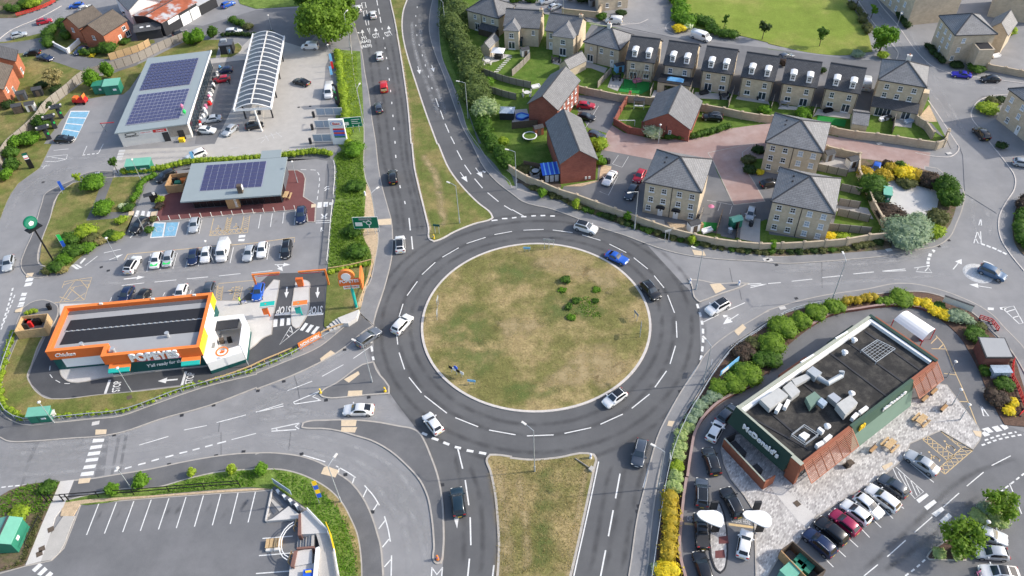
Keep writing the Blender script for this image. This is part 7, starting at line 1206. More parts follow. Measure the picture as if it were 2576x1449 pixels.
# ---- estate planting along the curved wall
WS=[("21:310,500",.9,2.2,'leaf_bright','bright young tree first along the curved wall'),("21:640,620",.8,2.4,'leaf_lime','bright young tree second along the curved wall'),("21:1165,730",.9,2.2,'leaf_bright','bright young tree before the lamp post at the curved wall'),("21:1815,970",.8,1.8,'leaf_lime','lime young tree below the tiny turf yard'),("31:45,1020",1.0,2.0,'leaf_bright','bright young tree before the corner hipped house')]
for s,r,h,m,l in WS:bush(s,r,h,m,l,'young_tree',cat='tree',n=3)
at,LL=walk(smooth(P("21:180,440 460,545 700,660 960,740 1300,860 1600,950 1900,1020 2250,1075 2576,1105 31:0,1090 400,1090 800,1060 1150,990")));n_=46
for i in range(n_):
 p,d=at(LL*(i+.3+.4*random.random())/n_);k=random.random();bush('',.6+.45*k,.35+.4*k,random.choice(['leaf_dark','leaf_olive','leaf_green','leaf_olive']),'low dark shrub in the strip below the curved buff wall','low_shrub','low shrubs below the curved wall',n=3,p=p)
 # ---- corner planting round the pale hardstanding
for s,r,h,m,l in[("31:970,290",1.8,1.8,'leaf_gold','gold shrub left of the parked blue hatchback'),("31:1160,320",1.8,1.8,'leaf_gold','gold shrub right of the parked blue hatchback'),("31:1240,245",1.5,1.6,'leaf_gold','gold shrub at the drive edge'),("31:1390,300",2.2,2.0,'leaf_yellow','largest yellow shrub above the pale hardstanding'),("31:1490,320",1.8,1.8,'leaf_gold','gold shrub at the right of the yellow ones'),("31:1330,225",1.2,1.8,'leaf_green','small green shrub behind the yellow ones'),("31:1200,210",1.1,1.2,'leaf_purple','dark shrub by the blue hatchback'),("31:1060,430",3.0,2.6,'leaf_green','large dark green shrub left of the pale hardstanding'),("31:1080,540",1.8,2.2,'leaf_dark','dark shrub below the large green one'),("31:1640,370",2.2,2.0,'leaf_purple','purple brown shrub at the upper corner'),("31:1400,390",2.0,1.3,'leaf_olive','olive shrub under the yellow ones'),("31:1790,440",2.3,3.4,'leaf_green','tall green laurel at the right of the hardstanding'),("31:1820,560",2.2,3.0,'leaf_green','second tall green laurel by the bend'),("31:1200,700",2.6,1.8,'leaf_purple','brown feathery shrub below the hardstanding'),("31:1310,730",1.8,1.6,'leaf_purple','smaller brown shrub beside the feathery one'),("31:1400,890",4.2,3.4,'leaf_sage','huge silvery sage bush at the end of the curved wall'),("31:1500,800",2.2,2.4,'leaf_sage','silvery bush above the huge sage one'),("31:1690,750",2.2,2.2,'leaf_olive','brown green shrub right of the sage bush'),("31:1670,880",1.9,1.7,'leaf_lime','bright lime shrub at the bend'),("31:1500,740",1.2,.9,'leaf_white','white flowering shrub at the hardstanding edge')]:bush(s,r,h,m,l,n=7,dens=8,leaf=.18)
hedge("31:2576,700 2520,820 2540,940 2600,1050",2.6,1.6,'leaf_green','green hedge at the right edge by the mini roundabout',1.5,.2);hedge("31:2600,600 2540,690",2.4,1.8,'leaf_purple','brown hedge at the right edge',1.4,.2)
# ---- estate gardens and green
for s,r,h,m,l in[("20:1420,1330",2.2,2.6,'leaf_white','white flowering bush before the bungalow'),("20:2540,1110",1.6,1.5,'leaf_bright','bright shrub in the fourth dormer garden'),("30:360,1140",2.0,1.8,'leaf_bright','round bright shrub in the fifth dormer garden'),("20:880,1449",2.0,1.6,'leaf_lime','bright yellow green bush beside the grey parked car'),("20:810,1430",1.2,1.2,'leaf_lime','lime bush at the end of the front gabled house'),("21:890,180",1.2,1.8,'leaf_bright','bright shrub by the red gable end'),("30:1150,560",1.4,1.5,'leaf_lime','lime shrub under the round green tree'),("30:900,545",1.6,1.2,'leaf_sage','sage shrub at the corner of the green'),("20:1680,290",1.8,1.6,'leaf_yellow','yellow gorse at the corner of the green'),("20:1760,270",1.7,1.8,'leaf_white','white blossom bush at the corner of the green'),("30:150,640",1.0,1.6,'leaf_purple','dark red shrub between dormer houses'),("30:545,710",.9,1.4,'leaf_dark','dark shrub between last dormer houses'),("30:2210,1090",2.4,1.4,'leaf_lime','large grassy shrub before the right edge house'),("30:2260,1020",1.8,1.2,'leaf_olive','olive shrub before the right edge house'),("30:2340,1010",1.2,1.3,'leaf_dark','dark clipped shrub before the right edge house'),("20:1100,130",1.5,1.2,'leaf_dark','dark shrub at the foot of the tall apartment house'),("20:900,170",1.6,1.4,'leaf_green','green shrub at the yard wall corner'),("30:2430,310",1.8,2.2,'leaf_lime','lime tree behind the tall apartment house'),("31:2350,20",1.2,1.0,'leaf_dark','dark shrub near the right edge'),("30:1900,650",1.6,1.0,'leaf_dark','low dark shrub before the tall apartment house'),("30:2100,690",2.0,1.3,'leaf_green','green shrub beside the royal blue car'),("21:2380,160",1.6,1.2,'leaf_olive','olive shrub left of the middle hipped house'),("21:2400,260",1.5,1.0,'leaf_dark','dark shrub below the olive one'),("21:2480,60",1.3,1.1,'leaf_dark','dark shrub above the olive one'),("21:2490,290",.9,.8,'leaf_yellow','small gold shrub beside the middle hipped house'),("31:620,930",1.2,.9,'leaf_yellow','yellow shrub behind the curved wall'),("31:760,940",1.3,.8,'leaf_lime','lime shrub right of the yellow one'),("10:2340,830",1.5,1.4,'leaf_bright','green shrub in the hedge-side garden'),("10:2490,1420",1.3,1.2,'leaf_lime','lime shrub by the garden shed fence'),("21:150,250",2.0,.9,'leaf_olive','brown green shrubs in the front gable garden')]:bush(s,r,h,m,l,n=5)
tree("30:1120,520",6.5,3.2,'leaf_bright','round bright tree at the corner of the green',.2,.52,3.2,nb=16,leaf=.24);tree("30:515,470",5.2,1.6,'leaf_green','young upright tree on the green, right one',.09,.62,2.0,nb=8,leaf=.2);tree("20:2515,400",5.0,1.7,'leaf_dark','dark round young tree on the green',.09,.62,2.0,nb=8,leaf=.2);tree("20:2130,290",4.2,.9,'leaf_green','thin young tree on the green, left one',.07,.55,1.9,nb=6,leaf=.18);tree("30:1030,190",4.5,1.1,'leaf_bright','slim tree on the kerb near the green',.08,.55,2.0,nb=6,leaf=.18);tree("30:890,60",5.5,2.2,'leaf_bright','tree at the top edge of the green',.12,.6,2.4,leaf=.22)
hedge("20:1690,-150 1660,60 1680,180 1760,300",4.0,2.4,'leaf_bright','wild bank of shrubs along the left of the green',2.0,.3,leaf=.22);hedge("20:1820,200 1960,280 2080,340 2240,390",3.0,1.8,'leaf_green','wild bank of shrubs along the near edge of the green',1.6,.3,leaf=.2);hedge("30:830,60 900,140 960,250 1000,350",1.8,1.5,'leaf_olive','rough hedge along the right of the green',1.2,.3)
hedge("20:1560,1400 1800,1390 2000,1340 2180,1290",1.6,1.2,'leaf_green','clipped hedge curving round the bungalow lawn',.9,.12);hedge("30:1600,480 1680,570 1770,650",1.8,1.2,'leaf_dark','dark clipped hedge before the tall apartment house',1.1,.12);hedge("30:1290,80 1330,180 1400,290",1.8,1.4,'leaf_dark','dark hedge before the long apartment block',1.1,.2);hedge("20:20,30 120,15 220,25",1.8,1.8,'leaf_green','green hedge at the top of the estate',1.1,.2);hedge("20:600,20 720,40 830,10",3,2.5,'leaf_dark','dark conifer clump at the top of the estate',1.8,.2)
# ---- burger restaurant planting
for s,r,h,m,l in[("22:2040,1090",1.3,1.1,'leaf_sage','silvery round shrub nearest the green lettered wall'),("22:1965,1130",1.1,1.0,'leaf_sage','silvery round shrub second along the restaurant fence'),("22:1890,1180",1.2,1.0,'leaf_sage','silvery round shrub third along the restaurant fence'),("22:1860,1260",1.1,1.0,'leaf_sage','silvery round shrub fourth along the restaurant fence'),("22:1800,1330",1.1,1.0,'leaf_sage','silvery round shrub fifth along the restaurant fence'),("22:1770,1410",1.2,1.0,'leaf_variegated','pale shrub sixth along the restaurant fence'),("22:2380,880",2.5,2.0,'leaf_vivid','big clipped green shrub behind the blue banner'),("22:2250,960",2.2,1.8,'leaf_vivid','clipped green shrub below the blue banner'),("22:2080,1000",1.8,1.5,'leaf_vivid','clipped green shrub left of the blue banner'),("22:2250,800",1.4,1.2,'leaf_green','green shrub touching the blue banner'),("22:2330,640",2.2,1.6,'leaf_purple','brown ceanothus above the blue banner'),("22:2500,720",1.9,1.6,'leaf_green','dark green shrub right of the brown ceanothus'),("22:2440,560",1.6,1.3,'leaf_olive','olive shrub above the brown ceanothus'),("32:40,720",1.9,1.6,'leaf_green','green shrub where the lane narrows'),("32:30,560",2.6,2.2,'leaf_vivid','broad bright clipped shrub at the bed bend'),("32:150,400",2.7,2.2,'leaf_vivid','broadest bright clipped shrub along the bed'),("32:320,330",2.0,1.9,'leaf_vivid','bright clipped shrub right of the broadest'),("32:490,245",2.1,1.9,'leaf_vivid','bright clipped shrub before the low wall'),("32:670,190",1.9,1.6,'leaf_vivid','bright clipped shrub left of the gold hedge'),("32:1120,135",1.0,1.0,'leaf_vivid','small round green shrub right of the gold hedge'),("32:1195,135",1.2,1.1,'leaf_vivid','round green shrub second right of the gold hedge'),("32:1350,110",2.4,1.4,'leaf_vivid','long green shrub left of the yellow ball'),("32:1490,145",1.1,1.2,'leaf_yellow','bright yellow ball shrub'),("32:1590,165",1.3,1.3,'leaf_yellow','bright yellow shrub beside the ball'),("32:1680,235",1.3,1.2,'leaf_yellow','bright yellow shrub third along the bed'),("32:1775,275",1.3,1.2,'leaf_yellow','bright yellow shrub nearest the long sign'),("32:1720,190",1.2,1.0,'leaf_green','green shrub among the yellow ones'),("32:1910,290",1.9,1.6,'leaf_sage','sage shrub under the long sign'),("32:2020,330",1.1,.9,'leaf_sage','small sage shrub beside the red barriers'),("32:2140,390",1.1,.8,'leaf_olive','olive shrub behind the red barriers'),("32:2090,480",2.0,1.4,'leaf_green','dark green shrub above the brick substation'),("32:2185,835",1.2,1.1,'leaf_green','green shrub below the brick substation'),("32:2380,980",1.7,1.3,'leaf_green','green shrub below the pale cabinet'),("32:2300,1110",2.0,1.4,'leaf_purple','brown shrub left of the yellow ones'),("32:2450,1150",1.1,1.0,'leaf_yellow','yellow shrub beside the lower barriers'),("32:2420,1240",1.0,.9,'leaf_yellow','yellow shrub lowest beside the barriers'),("32:2350,890",1.0,.9,'leaf_olive','olive shrub beside the pale cabinet'),("23:1700,40",1.2,1.2,'leaf_variegated','variegated shrub at the top of the fence strip'),("23:1690,150",1.2,1.2,'leaf_variegated','variegated shrub second down the fence strip'),("23:1670,240",1.2,1.2,'leaf_variegated','variegated shrub third down the fence strip'),("23:1660,350",1.2,1.2,'leaf_lime','lime variegated shrub fourth down the fence strip'),("23:1655,450",1.2,1.2,'leaf_variegated','variegated shrub fifth down the fence strip'),("23:1630,560",1.3,1.2,'leaf_variegated','variegated shrub above the gold hedge'),("23:1560,1400",1.8,1.4,'leaf_yellow','bright yellow shrub at the bottom edge'),("23:1465,1380",1.1,1.0,'leaf_sage','sage shrub at the bottom edge'),("23:1580,650",1.2,1.2,'leaf_lime','lime shrub joining the gold hedge'),("33:2120,860",1.4,1.2,'leaf_variegated','pale round shrub left under the upper car park tree'),("33:2310,890",1.5,1.2,'leaf_variegated','pale round shrub right under the upper car park tree'),("33:2200,880",.9,.8,'leaf_straw','straw tuft between the pale round shrubs'),("33:1715,1220",1.0,.9,'leaf_variegated','pale round shrub at the tip of the car park island'),("33:1915,1230",1.1,.9,'leaf_variegated','pale round shrub under the lower car park tree'),("33:2190,780",1.2,1.0,'leaf_sage','sage shrub at the foot of the upper car park tree')]:bush(s,r*.92,h*.85,m,l,n=6,dens=10,leaf=.12)
hedge("32:770,165 920,140 1080,120",1.7,1.3,'leaf_gold','clipped gold hedge along the back bed',1.0,.1,leaf=.13);hedge("23:1600,700 1600,900 1590,1050 1570,1200 1600,1320",2.3,1.7,'leaf_gold','long tall gold hedge beside the restaurant fence',1.2,.12,leaf=.14)
tree("33:2270,840",4.6,2.4,'leaf_vivid','green tree on the upper car park island',.1,.6,2.2,nb=14,leaf=.2,core=.5);tree("33:1880,1190",5.0,2.7,'leaf_vivid','green tree on the lower car park island',.1,.6,2.3,nb=16,leaf=.2,core=.5)
# ---- lower left and island plants
for s,r,h,m,l in[("03:1130,590",1.0,2.0,'leaf_bright','bright sapling left above the parking bays'),("03:1420,500",1.2,2.2,'leaf_bright','bright sapling right above the parking bays'),("13:55,370",1.0,1.8,'leaf_bright','bright sapling above the terrace steps'),("03:2330,390",.7,1.6,'leaf_lime','thin lime sapling on the verge'),("03:1930,410",.7,1.6,'leaf_lime','thin lime sapling left on the verge'),("03:180,830",1.5,1.0,'leaf_lime','lime weed bush above the green cabin'),("03:480,560",1.3,.9,'leaf_green','green weed bush left of the pale footpath'),("21:540,1370",.9,.9,'leaf_green','small green bush near the top of the central island'),("22:510,25",.7,.35,'leaf_bright','low green clump on the central island'),("22:850,20",.7,.35,'leaf_bright','low green clump right on the central island'),("22:575,190",.75,.6,'leaf_green','dark green bush left in the central island patch'),("22:645,130",.8,.6,'leaf_green','dark green bush above it in the central island patch'),("22:600,300",.8,.5,'leaf_bright','low clump at the lower end of the island patch'),("22:840,130",.6,.35,'leaf_green','green clump at the right of the island patch')]:bush(s,r,h,m,l,n=4)
tufts('ground_cover',"22:640,120 760,90 860,130 860,220 900,300 820,310 720,270",450,.16,'leaf_bright','bright green weed patch on the central island',12)
# ======== STREET FURNITURE
def lamp(s,h,arm,label,al=1.4,r=.085,head='led',m='galv'):
 ""
 p=P1(s);t=thing('street_lamp',label,'street lamp',(p.x,p.y,.1));
 MB().tube([(0,0,0),(0,0,1.3),(0,0,1.32),(0,0,h)],[r*1.5,r*1.5,r,r*.7],10).build('pole',m,t)
 if arm:
  q=P1(arm,h);d=(q-Vector((p.x,p.y,h)));d.z=0;d=d.normalized()if d.length>.1 else Vector((0,-1,0));MB().tube([(0,0,h-.05),d*al*.5+Vector((0,0,h+.12)),d*al+Vector((0,0,h+.15))],r*.6,8).build('arm',m,t)
  c=d*(al+.3);o=MB().box((0,0,0),(.75,.3,.12)).build('lamp_head','offwhite',t);o.location=(c.x,c.y,h+.15);o.rotation_euler=(0,0,math.atan2(d.y,d.x))
 else:MB().tube([(0,0,h),(0,0,h+.25),(0,0,h+.4)],[.1,.28,.12],12).build('lamp_head','offwhite',t)
 return t
for s,h,a,l in[("12:1170,950",9,"12:1000,540",'lamp post on the triangular left island'),("13:855,705",9,"13:790,265",'lamp post on the lower left footway'),("22:1922,970",9,"22:1935,515",'lamp post on the footway by the blue banner'),("21:1232,865",9,"21:1225,492",'lamp post before the curved buff wall'),("11:1237,885",9.3,"11:1220,455",'lamp post beside the lower green road sign'),("11:2050,800",9,"11:1985,415",'lamp post on the upper grass median'),("10:2135,1195",9,"10:2050,830",'lamp post beside the tall shaggy hedge'),("10:950,480",9,"10:950,85",'lamp post by the big trees on the main road'),("10:1085,1250",9,"10:1060,830",'lamp post beside the upper green road sign'),("21:45,455",9,"21:-20,72",'lamp post at the left end of the curved wall'),("32:645,120",9,"31:735,1070",'lamp post on the footway above the burger plot'),("22:1850,20",9,"21:1870,1066",'lamp post on the right splitter island'),("23:1470,570",9,"23:1460,165",'lamp post on the near right footway'),("23:228,400",10,"22:150,1392",'lamp post on the near grass median'),("10:1910,320",8,"10:1850,0",'lamp post near the top by the hedge')]:lamp(s,h,a,l)
for s,h,l in[("03:1330,578",5.2,'slim globe lamp at the lower car park fence'),("02:1325,1045",5.6,'slim lamp in front of the serving window'),("02:550,1360",5,'slim lamp beside the small green cabinet'),("01:1425,375",5.2,'slim lamp below the green container'),("01:1465,900",4.6,'slim lamp at the coffee lane exit'),("01:2150,1195",5,'slim lamp inside the parked row'),("01:1185,1170",5.2,'slim lamp at the left end of the parked row'),("10:170,345",5,'slim lamp behind the fuel canopy'),("10:760,640",4.8,'slim lamp beside the feather flags'),("30:1275,335",5,'slim lamp on the street beside the green'),("20:515,175",5,'slim lamp on the estate street'),("02:2505,790",5,'slim lamp right of the white yard'),("33:2060,1110",5,'slim lamp in the lower right car park'),("11:420,390",5,'slim lamp on the coffee shop lane bend'),("32:1800,900",3.5,'short lamp beside the right louvre canopy'),("32:1850,1180",3.5,'short lamp on the patio edge'),("32:1930,1330",3.5,'short lamp second on the patio edge'),("20:1472,1449",4.5,'slim lamp below the flowering bush')]:lamp(s,h,None,l,r=.06)
def post(mb,x,y,z0,z1,r=.05):mb.tube([(x,y,z0),(x,y,z1)],r,8);return mb
def facing(s):a,b=P(s)[:2];d=b-a;return(a+b)/2,math.atan2(d.y,d.x),d.length
for s,w_,h_,lab,k in[("10:925,1345 1040,1335",4.6,2.5,'large green direction sign beside the upper verge',0),("11:1070,915 1190,912",4.8,2.8,'large green roundabout map sign on the lower verge',1)]:
 c,rz,L_=facing(s);t=thing('direction_sign',lab,'road sign',(c.x,c.y,.1),rz)
 for x in(-w_*.3,0,w_*.3):post(MB(),x,.08,0,1.5+h_).build('post','galv',t)
 MB().box((0,0,1.5+h_/2),(w_,.06,h_)).build('border','white',t);b=MB().box((0,-.02,1.5+h_/2),(w_-.16,.06,h_-.16)).build('panel','green_sign',t);z=1.5
 MB().box((-w_*.28,-.06,z+h_*.4),(w_*.28,.02,h_*.32)).build('white_panel','white',t);q=MB()
 if k:
  for a in range(12):q.bar((w_*.12+.45*math.cos(a*PI/6),-.06,z+h_*.5+.45*math.sin(a*PI/6)),(w_*.12+.45*math.cos((a+1)*PI/6),-.06,z+h_*.5+.45*math.sin((a+1)*PI/6)),.16,.02,(0,1,0))
  q.bar((w_*.12,-.06,z+h_*.52+.45),(w_*.12,-.06,z+h_*.9),.16,.02,(0,1,0)).bar((w_*.12-.4,-.06,z+h_*.55),(-w_*.1,-.06,z+h_*.62),.16,.02,(0,1,0)).bar((w_*.12,-.06,z+h_*.32),(w_*.12,-.06,z+.2),.16,.02,(0,1,0));MB().box((.0,-.06,z+h_*.82),(w_*.5,.02,h_*.18)).build('grey_panel','grey',t)
 else:
  for i,x in enumerate((-.28,.05,.32)):q.bar((w_*x,-.06,z+.15),(w_*x,-.06,z+h_*.2),.16,.02,(0,1,0))
  q.bar((w_*.0,-.06,z+h_*.75),(w_*.4,-.06,z+h_*.75),.12,.02,(0,1,0)).bar((w_*.0,-.06,z+h_*.55),(w_*.3,-.06,z+h_*.55),.12,.02,(0,1,0)).bar((w_*.0,-.06,z+h_*.36),(w_*.42,-.06,z+h_*.36),.12,.02,(0,1,0))
 q.build('symbol','white',t)
p=P1("12:1012,195");t=thing('totem_sign','tall teal pole with stacked orange restaurant signs','sign',(p.x,p.y,.1),.05);post(MB(),0,0,0,6.6,.26).build('pole','teal',t)
MB().tube([(-.4,-.25,7.6),(-.4,.25,7.6)],1.35,24).build('round_sign','orange',t);MB().tube([(-.45,-.3,7.6),(-.45,.2,7.6)],.8,20).build('round_logo','white',t);MB().box((-.1,0,6.1),(3.6,.5,1.2)).build('name_sign','orange_dark',t);MB().box((0,0,5.1),(2.6,.45,.75)).build('white_sign','white',t);MB().box((1.9,.6,6.3),(.3,3.2,2.6)).build('side_sign','orange',t);MB().box((1.74,.6,6.3),(.06,2.4,.8)).build('side_strip','white',t)
wall_text(t,Vector((0,0,0)),'POPEYES',(-1.7,-.25,6.2),(1.5,-.25,6.2),.7,'white',.03,.03,.02);wall_text(t,Vector((0,0,0)),'DRIVE THRU',(-1.1,-.225,4.95),(1.1,-.225,4.95),.35,'orange_dark',.03,.02)
c,rz,L_=facing("12:442,628 662,508");t=thing('banner_sign','low orange banner with white lettering on the road fence','sign',(c.x,c.y,.1),rz);MB().box((0,0,.9),(L_,.12,1.5)).build('board','orange',t);wall_text(t,Vector((0,0,0)),'NOW OPEN',(-L_*.42,-.06,.55),(L_*.42,-.06,.55),.75,'white',.02,.02,.02)
for s,sd,lab in[("12:22,20",1,'left orange height barrier over the drive-through lane'),("11:735,1418",-1,'right orange height barrier over the drive-through lane')]:
 p=P1(s);t=thing('height_barrier',lab,'barrier',(p.x,p.y,.1),.05);MB().box((0,0,1.9),(.28,.28,3.8)).build('post','orange',t);MB().box((sd*2.4,0,3.66),(4.6,.24,.26)).build('beam','orange',t);MB().box((sd*2.6,0,3.2),(3.8,.06,.1)).build('hanging_bar','red',t)
p=P1("11:455,1430");t=thing('lane_marker','orange wedge marker on the lane island','marker',(p.x,p.y,.11));MB().box((0,0,.9),(1.0,.5,1.8),0,0,1.25).build('body','orange_dark',t)
for s,pm_,bm_,lab in[("12:140,285",'orange_dark','teal','orange framed menu board on the restaurant pavement'),("12:465,275",'teal','orange','teal framed menu board on the lane island')]:
 p=P1(s);t=thing('menu_board',lab,'menu board',(p.x,p.y,.11),.1);post(MB(),0,0,0,3.0,.14).build('post',pm_,t);MB().box((.3,0,2.9),(2.4,1.0,.16)).build('canopy',bm_,t);MB().box((.3,-.55,2.8),(2.5,.1,.3)).build('canopy_edge','offwhite',t);MB().box((-.4,-.1,1.3),(.9,.2,1.4)).build('screen',pm_,t);MB().box((-.5,.5,4),(.2,.3,.9)).build('fin',pm_,t)if 0 else None
p=P1("01:555,1205");t=thing('pole_sign','tall black pole with round green coffee sign','sign',(p.x,p.y,.1),.95);post(MB(),0,0,0,8.8,.16).build('pole','black',t);MB().tube([(0,-.15,10),(0,.15,10)],1.2,28).build('disc','green_sign',t);MB().tube([(0,-.17,10),(0,.17,10)],1.0,24).build('inner_disc','green_metal',t);MB().tube([(0,-.19,9.85),(0,.19,9.85)],[.5,.5],5).build('emblem','white',t);MB().box((0,0,8.7),(2.6,1.6,.18)).build('platform','black',t)
for s,h,tilt,ms,lab in[("01:655,1080",4,0,['blue','green_bright'],'blue and green feather flag on the coffee shop lawn'),("01:635,500",3,0,['blue'],'blue feather flag by the coffee shop footway'),("01:1945,200",3,0,['blue_pale'],'pale blue feather flag in front of the white car'),("10:755,665",3.2,0,['blue_pale'],'pale blue feather flag, uppermost at the filling station'),("10:765,720",2.6,0,['red'],'red feather flag between two blue ones'),("10:755,785",3.0,0,['blue_pale'],'pale blue feather flag, lowest at the filling station'),("13:640,720",5.5,0,['blue','yellow','blue','yellow'],'blue and yellow flag totem on the lower bank')]:
 p=P1(s);t=thing('feather_flag',lab,'flag',(p.x,p.y,.1),.3);post(MB(),0,0,0,h,.045).build('pole','galv',t);n_=len(ms)
 for i,m_ in enumerate(ms):z0,z1=h*(.25+.75*i/n_),h*(.25+.75*(i+1)/n_);MB().box((.32,0,(z0+z1)/2),(.6,.05,z1-z0)).build('flag_panel',m_,t)
p=P1("10:855,1449");t=thing('price_totem','white fuel price totem with coloured price panels','sign',(p.x,p.y,.1),-.05);MB().box((0,0,3.1),(3.2,.6,6.2)).build('body','white',t)
MB().tube([(0,-.32,5.3),(0,.32,5.3)],1.06,24).build('oval_logo','blue',t);MB().tube([(0,-.34,5.3),(0,.34,5.3)],.96,24).build('oval_logo','white',t);[setattr(o,'scale',(1.25,1,.62))or setattr(o,'location',(0,0,5.3*.38))for o in t.children if o.name.startswith('oval_logo')]
for i,m_ in enumerate(('red','blue','red','blue','green_metal')):MB().box((.25,-.31,3.9-i*.48),(2.4,.06,.4)).build('price_panel',m_,t)
wall_text(t,Vector((0,0,0)),'Esso',(-.75,-.36,5.05),(.75,-.36,5.05),.55,'red',.03,.02)
p=P1("10:830,1060");t=thing('totem_sign','dark totem with round white logo and green arrow beside the white van','sign',(p.x,p.y,.1),-.9);MB().box((0,0,2.6),(1.7,.5,5.2)).build('body','black',t);MB().tube([(0,-.28,4.5),(0,.28,4.5)],.6,20).build('round_logo','white',t);MB().box((0,-.26,3.6),(1.1,.04,.45)).build('green_panel','green_bright',t);MB().add([(-.5,-.27,2.0),(.4,-.27,2.5),(.4,-.27,2.2),(0,-.27,2.0),(.4,-.27,1.8),(.4,-.27,1.5)],[(0,1,2,3),(0,3,4,5)]).build('arrow','green_bright',t)
p=P1("01:325,245");t=thing('totem_sign','slim dark totem with white panels at the left access road','sign',(p.x,p.y,.1),.4);MB().box((0,0,1.9),(1.0,.4,3.8)).build('body','black',t);MB().box((0,-.21,2.9),(.9,.06,1.0)).build('panel','white',t);MB().box((0,-.25,2.7),(.85,.04,.18)).build('stripe','red',t);MB().box((0,-.21,3.7),(.9,.06,.3)).build('panel','green_sign',t)
for s,lab in[("00:625,1190",'dark canopy charger, uppermost of three'),("00:560,1290",'dark canopy charger, middle of three'),("00:500,1400",'dark canopy charger, lowest of three')]:
 p=P1(s);t=thing('vehicle_charger',lab,'charger',(p.x,p.y,.1),.45,'chargers by the blue bays');MB().box((0,0,1.2),(.9,.7,2.4)).build('cabinet','dark',t);MB().box((-.2,0,3.1),(2.6,1.8,.2)).build('canopy','dark',t);MB().box((-.3,0,2.8),(.25,.25,.9)).build('mast','black',t);[MB().box((x,0,3.3),(.35,.35,.25)).build('floodlight','offwhite',t)for x in(-1.4,1.0)];MB().box((.3,-.37,1.5),(.35,.05,.5)).build('screen','green_bright',t)
def cabinet(s,d,m,lab,rz=0,lid=None,name='utility_cabinet',cat='cabinet',slope=0):
 p=P1(s);t=thing(name,lab,cat,(p.x,p.y,.1),rz);w_,dp,h_=d;MB().box((0,0,h_/2),(w_,dp,h_)).build('body',m,t);n=.12
 MB().add([(-w_/2-n,-dp/2-n,h_),(w_/2+n,-dp/2-n,h_),(w_/2+n,dp/2+n,h_+slope),(-w_/2-n,dp/2+n,h_+slope),(-w_/2-n,-dp/2-n,h_+.1),(w_/2+n,-dp/2-n,h_+.1),(w_/2+n,dp/2+n,h_+.1+slope),(-w_/2-n,dp/2+n,h_+.1+slope)],[(4,5,6,7),(0,1,5,4),(1,2,6,5),(2,3,7,6),(3,0,4,7)]).build('lid',lid or m,t);MB().box((w_*.2,-dp/2-.02,h_*.55),(w_*.22,.04,h_*.2)).build('notice_plate','white',t);MB().box((-w_*.05,-dp/2-.015,h_*.5),(.04,.03,h_*.9)).build('door_seam','dark',t);return t
cabinet("00:1020,925",(2.4,2.4,2.2),'green_metal','smaller green cabinet left of the big one behind the shop',.1);cabinet("00:1160,925",(3.6,3.0,2.4),'green_metal','larger green cabinet behind the filling station shop',.1,'green_pale',slope=.2);cabinet("01:1425,270",(5.0,2.2,2.0),'green_metal','green container beside the coffee shop hedge',.06,'green_pale',slope=.3);cabinet("02:440,1320",(3.2,1.4,1.7),'green_metal','small green cabinet behind the curved road fence',.05,'green_pale',slope=.25);cabinet("32:2310,880",(2.6,1.3,1.4),'glass_pale','pale blue cabinet below the brick substation',-.05);cabinet("31:1175,560",(1.4,2.6,2.0),'green_metal','green kiosk beside the pale hardstanding',-.35,'green_pale');cabinet("02:545,1300",(.9,.6,1.0),'offwhite','white feeder pillar beside the small green cabinet',.5)
p=P1("00:820,1040");t=thing('tool_trailer','orange red trailer loaded with gear beside the grass','trailer',(p.x,p.y,.05),-.1);MB().box((0,0,.9),(3.2,1.5,.7)).build('body','pillar_' if 0 else 'red',t);MB().box((-.9,0,1.5),(1.0,1.3,.5)).build('load','orange_dark',t);MB().box((.8,.1,1.45),(1.2,1.2,.4)).build('load','red',t);MB().box((1.3,0,1.9),(.1,1.4,1.0)).build('frame','orange',t);[MB().tube([(x,y-.1,.35),(x,y+.1,.35)],.35,12).build('wheel','rubber',t)for x in(-1,1.1)for y in(-.7,.7)]
for i,(s,lab)in enumerate([("10:745,1165",'white framed glass screen bay, uppermost'),("10:735,1290",'white framed glass screen bay, middle'),("10:720,1430",'white framed glass screen bay, lowest')]):
 p=P1(s);t=thing('wash_bay',lab,'wash bay',(p.x,p.y,.05),-.05);f=MB()
 for x in(-3,-1,1,3):f.bar((x,0,0),(x,0,2.0),.1)
 f.bar((-3,0,2.0),(3,0,2.0),.1).bar((-3,0,.15),(3,0,.15),.1);f.build('frame','offwhite',t);[MB().box((x,0,1.1),(1.85,.03,1.7)).build('screen','glass_pale',t)for x in(-2,0,2)];MB().box((-3.6,-.5,.7),(.5,.5,1.4)).build('machine','dark',t)
p=P1("00:1070,1325");t=thing('width_restrictor','thin red and grey frame at the back of the shop','barrier',(p.x,p.y,.05),.05);MB().bar((0,0,0),(-.5,0,2.2),.12).bar((-.5,0,2.2),(0,0,.1),.08).build('post','grey',t);MB().bar((-.5,0,2.2),(2.6,0,2.2),.14).build('beam','red',t)
p=P1("00:2300,520");t=thing('kiosk','dark vent kiosk beside the filling station lawn','kiosk',(p.x,p.y,.1),.1);MB().box((0,0,1.2),(3.2,3.0,2.4)).build('wall','dark',t);MB().box((0,0,2.5),(3.5,3.3,.2)).build('roof','galv_dark',t);MB().box((.6,-1.4,1.0),(1.0,.3,2.0)).build('door','grey',t);MB().box((-.5,.4,2.9),(1.4,1.0,.6)).build('vent','galv',t)
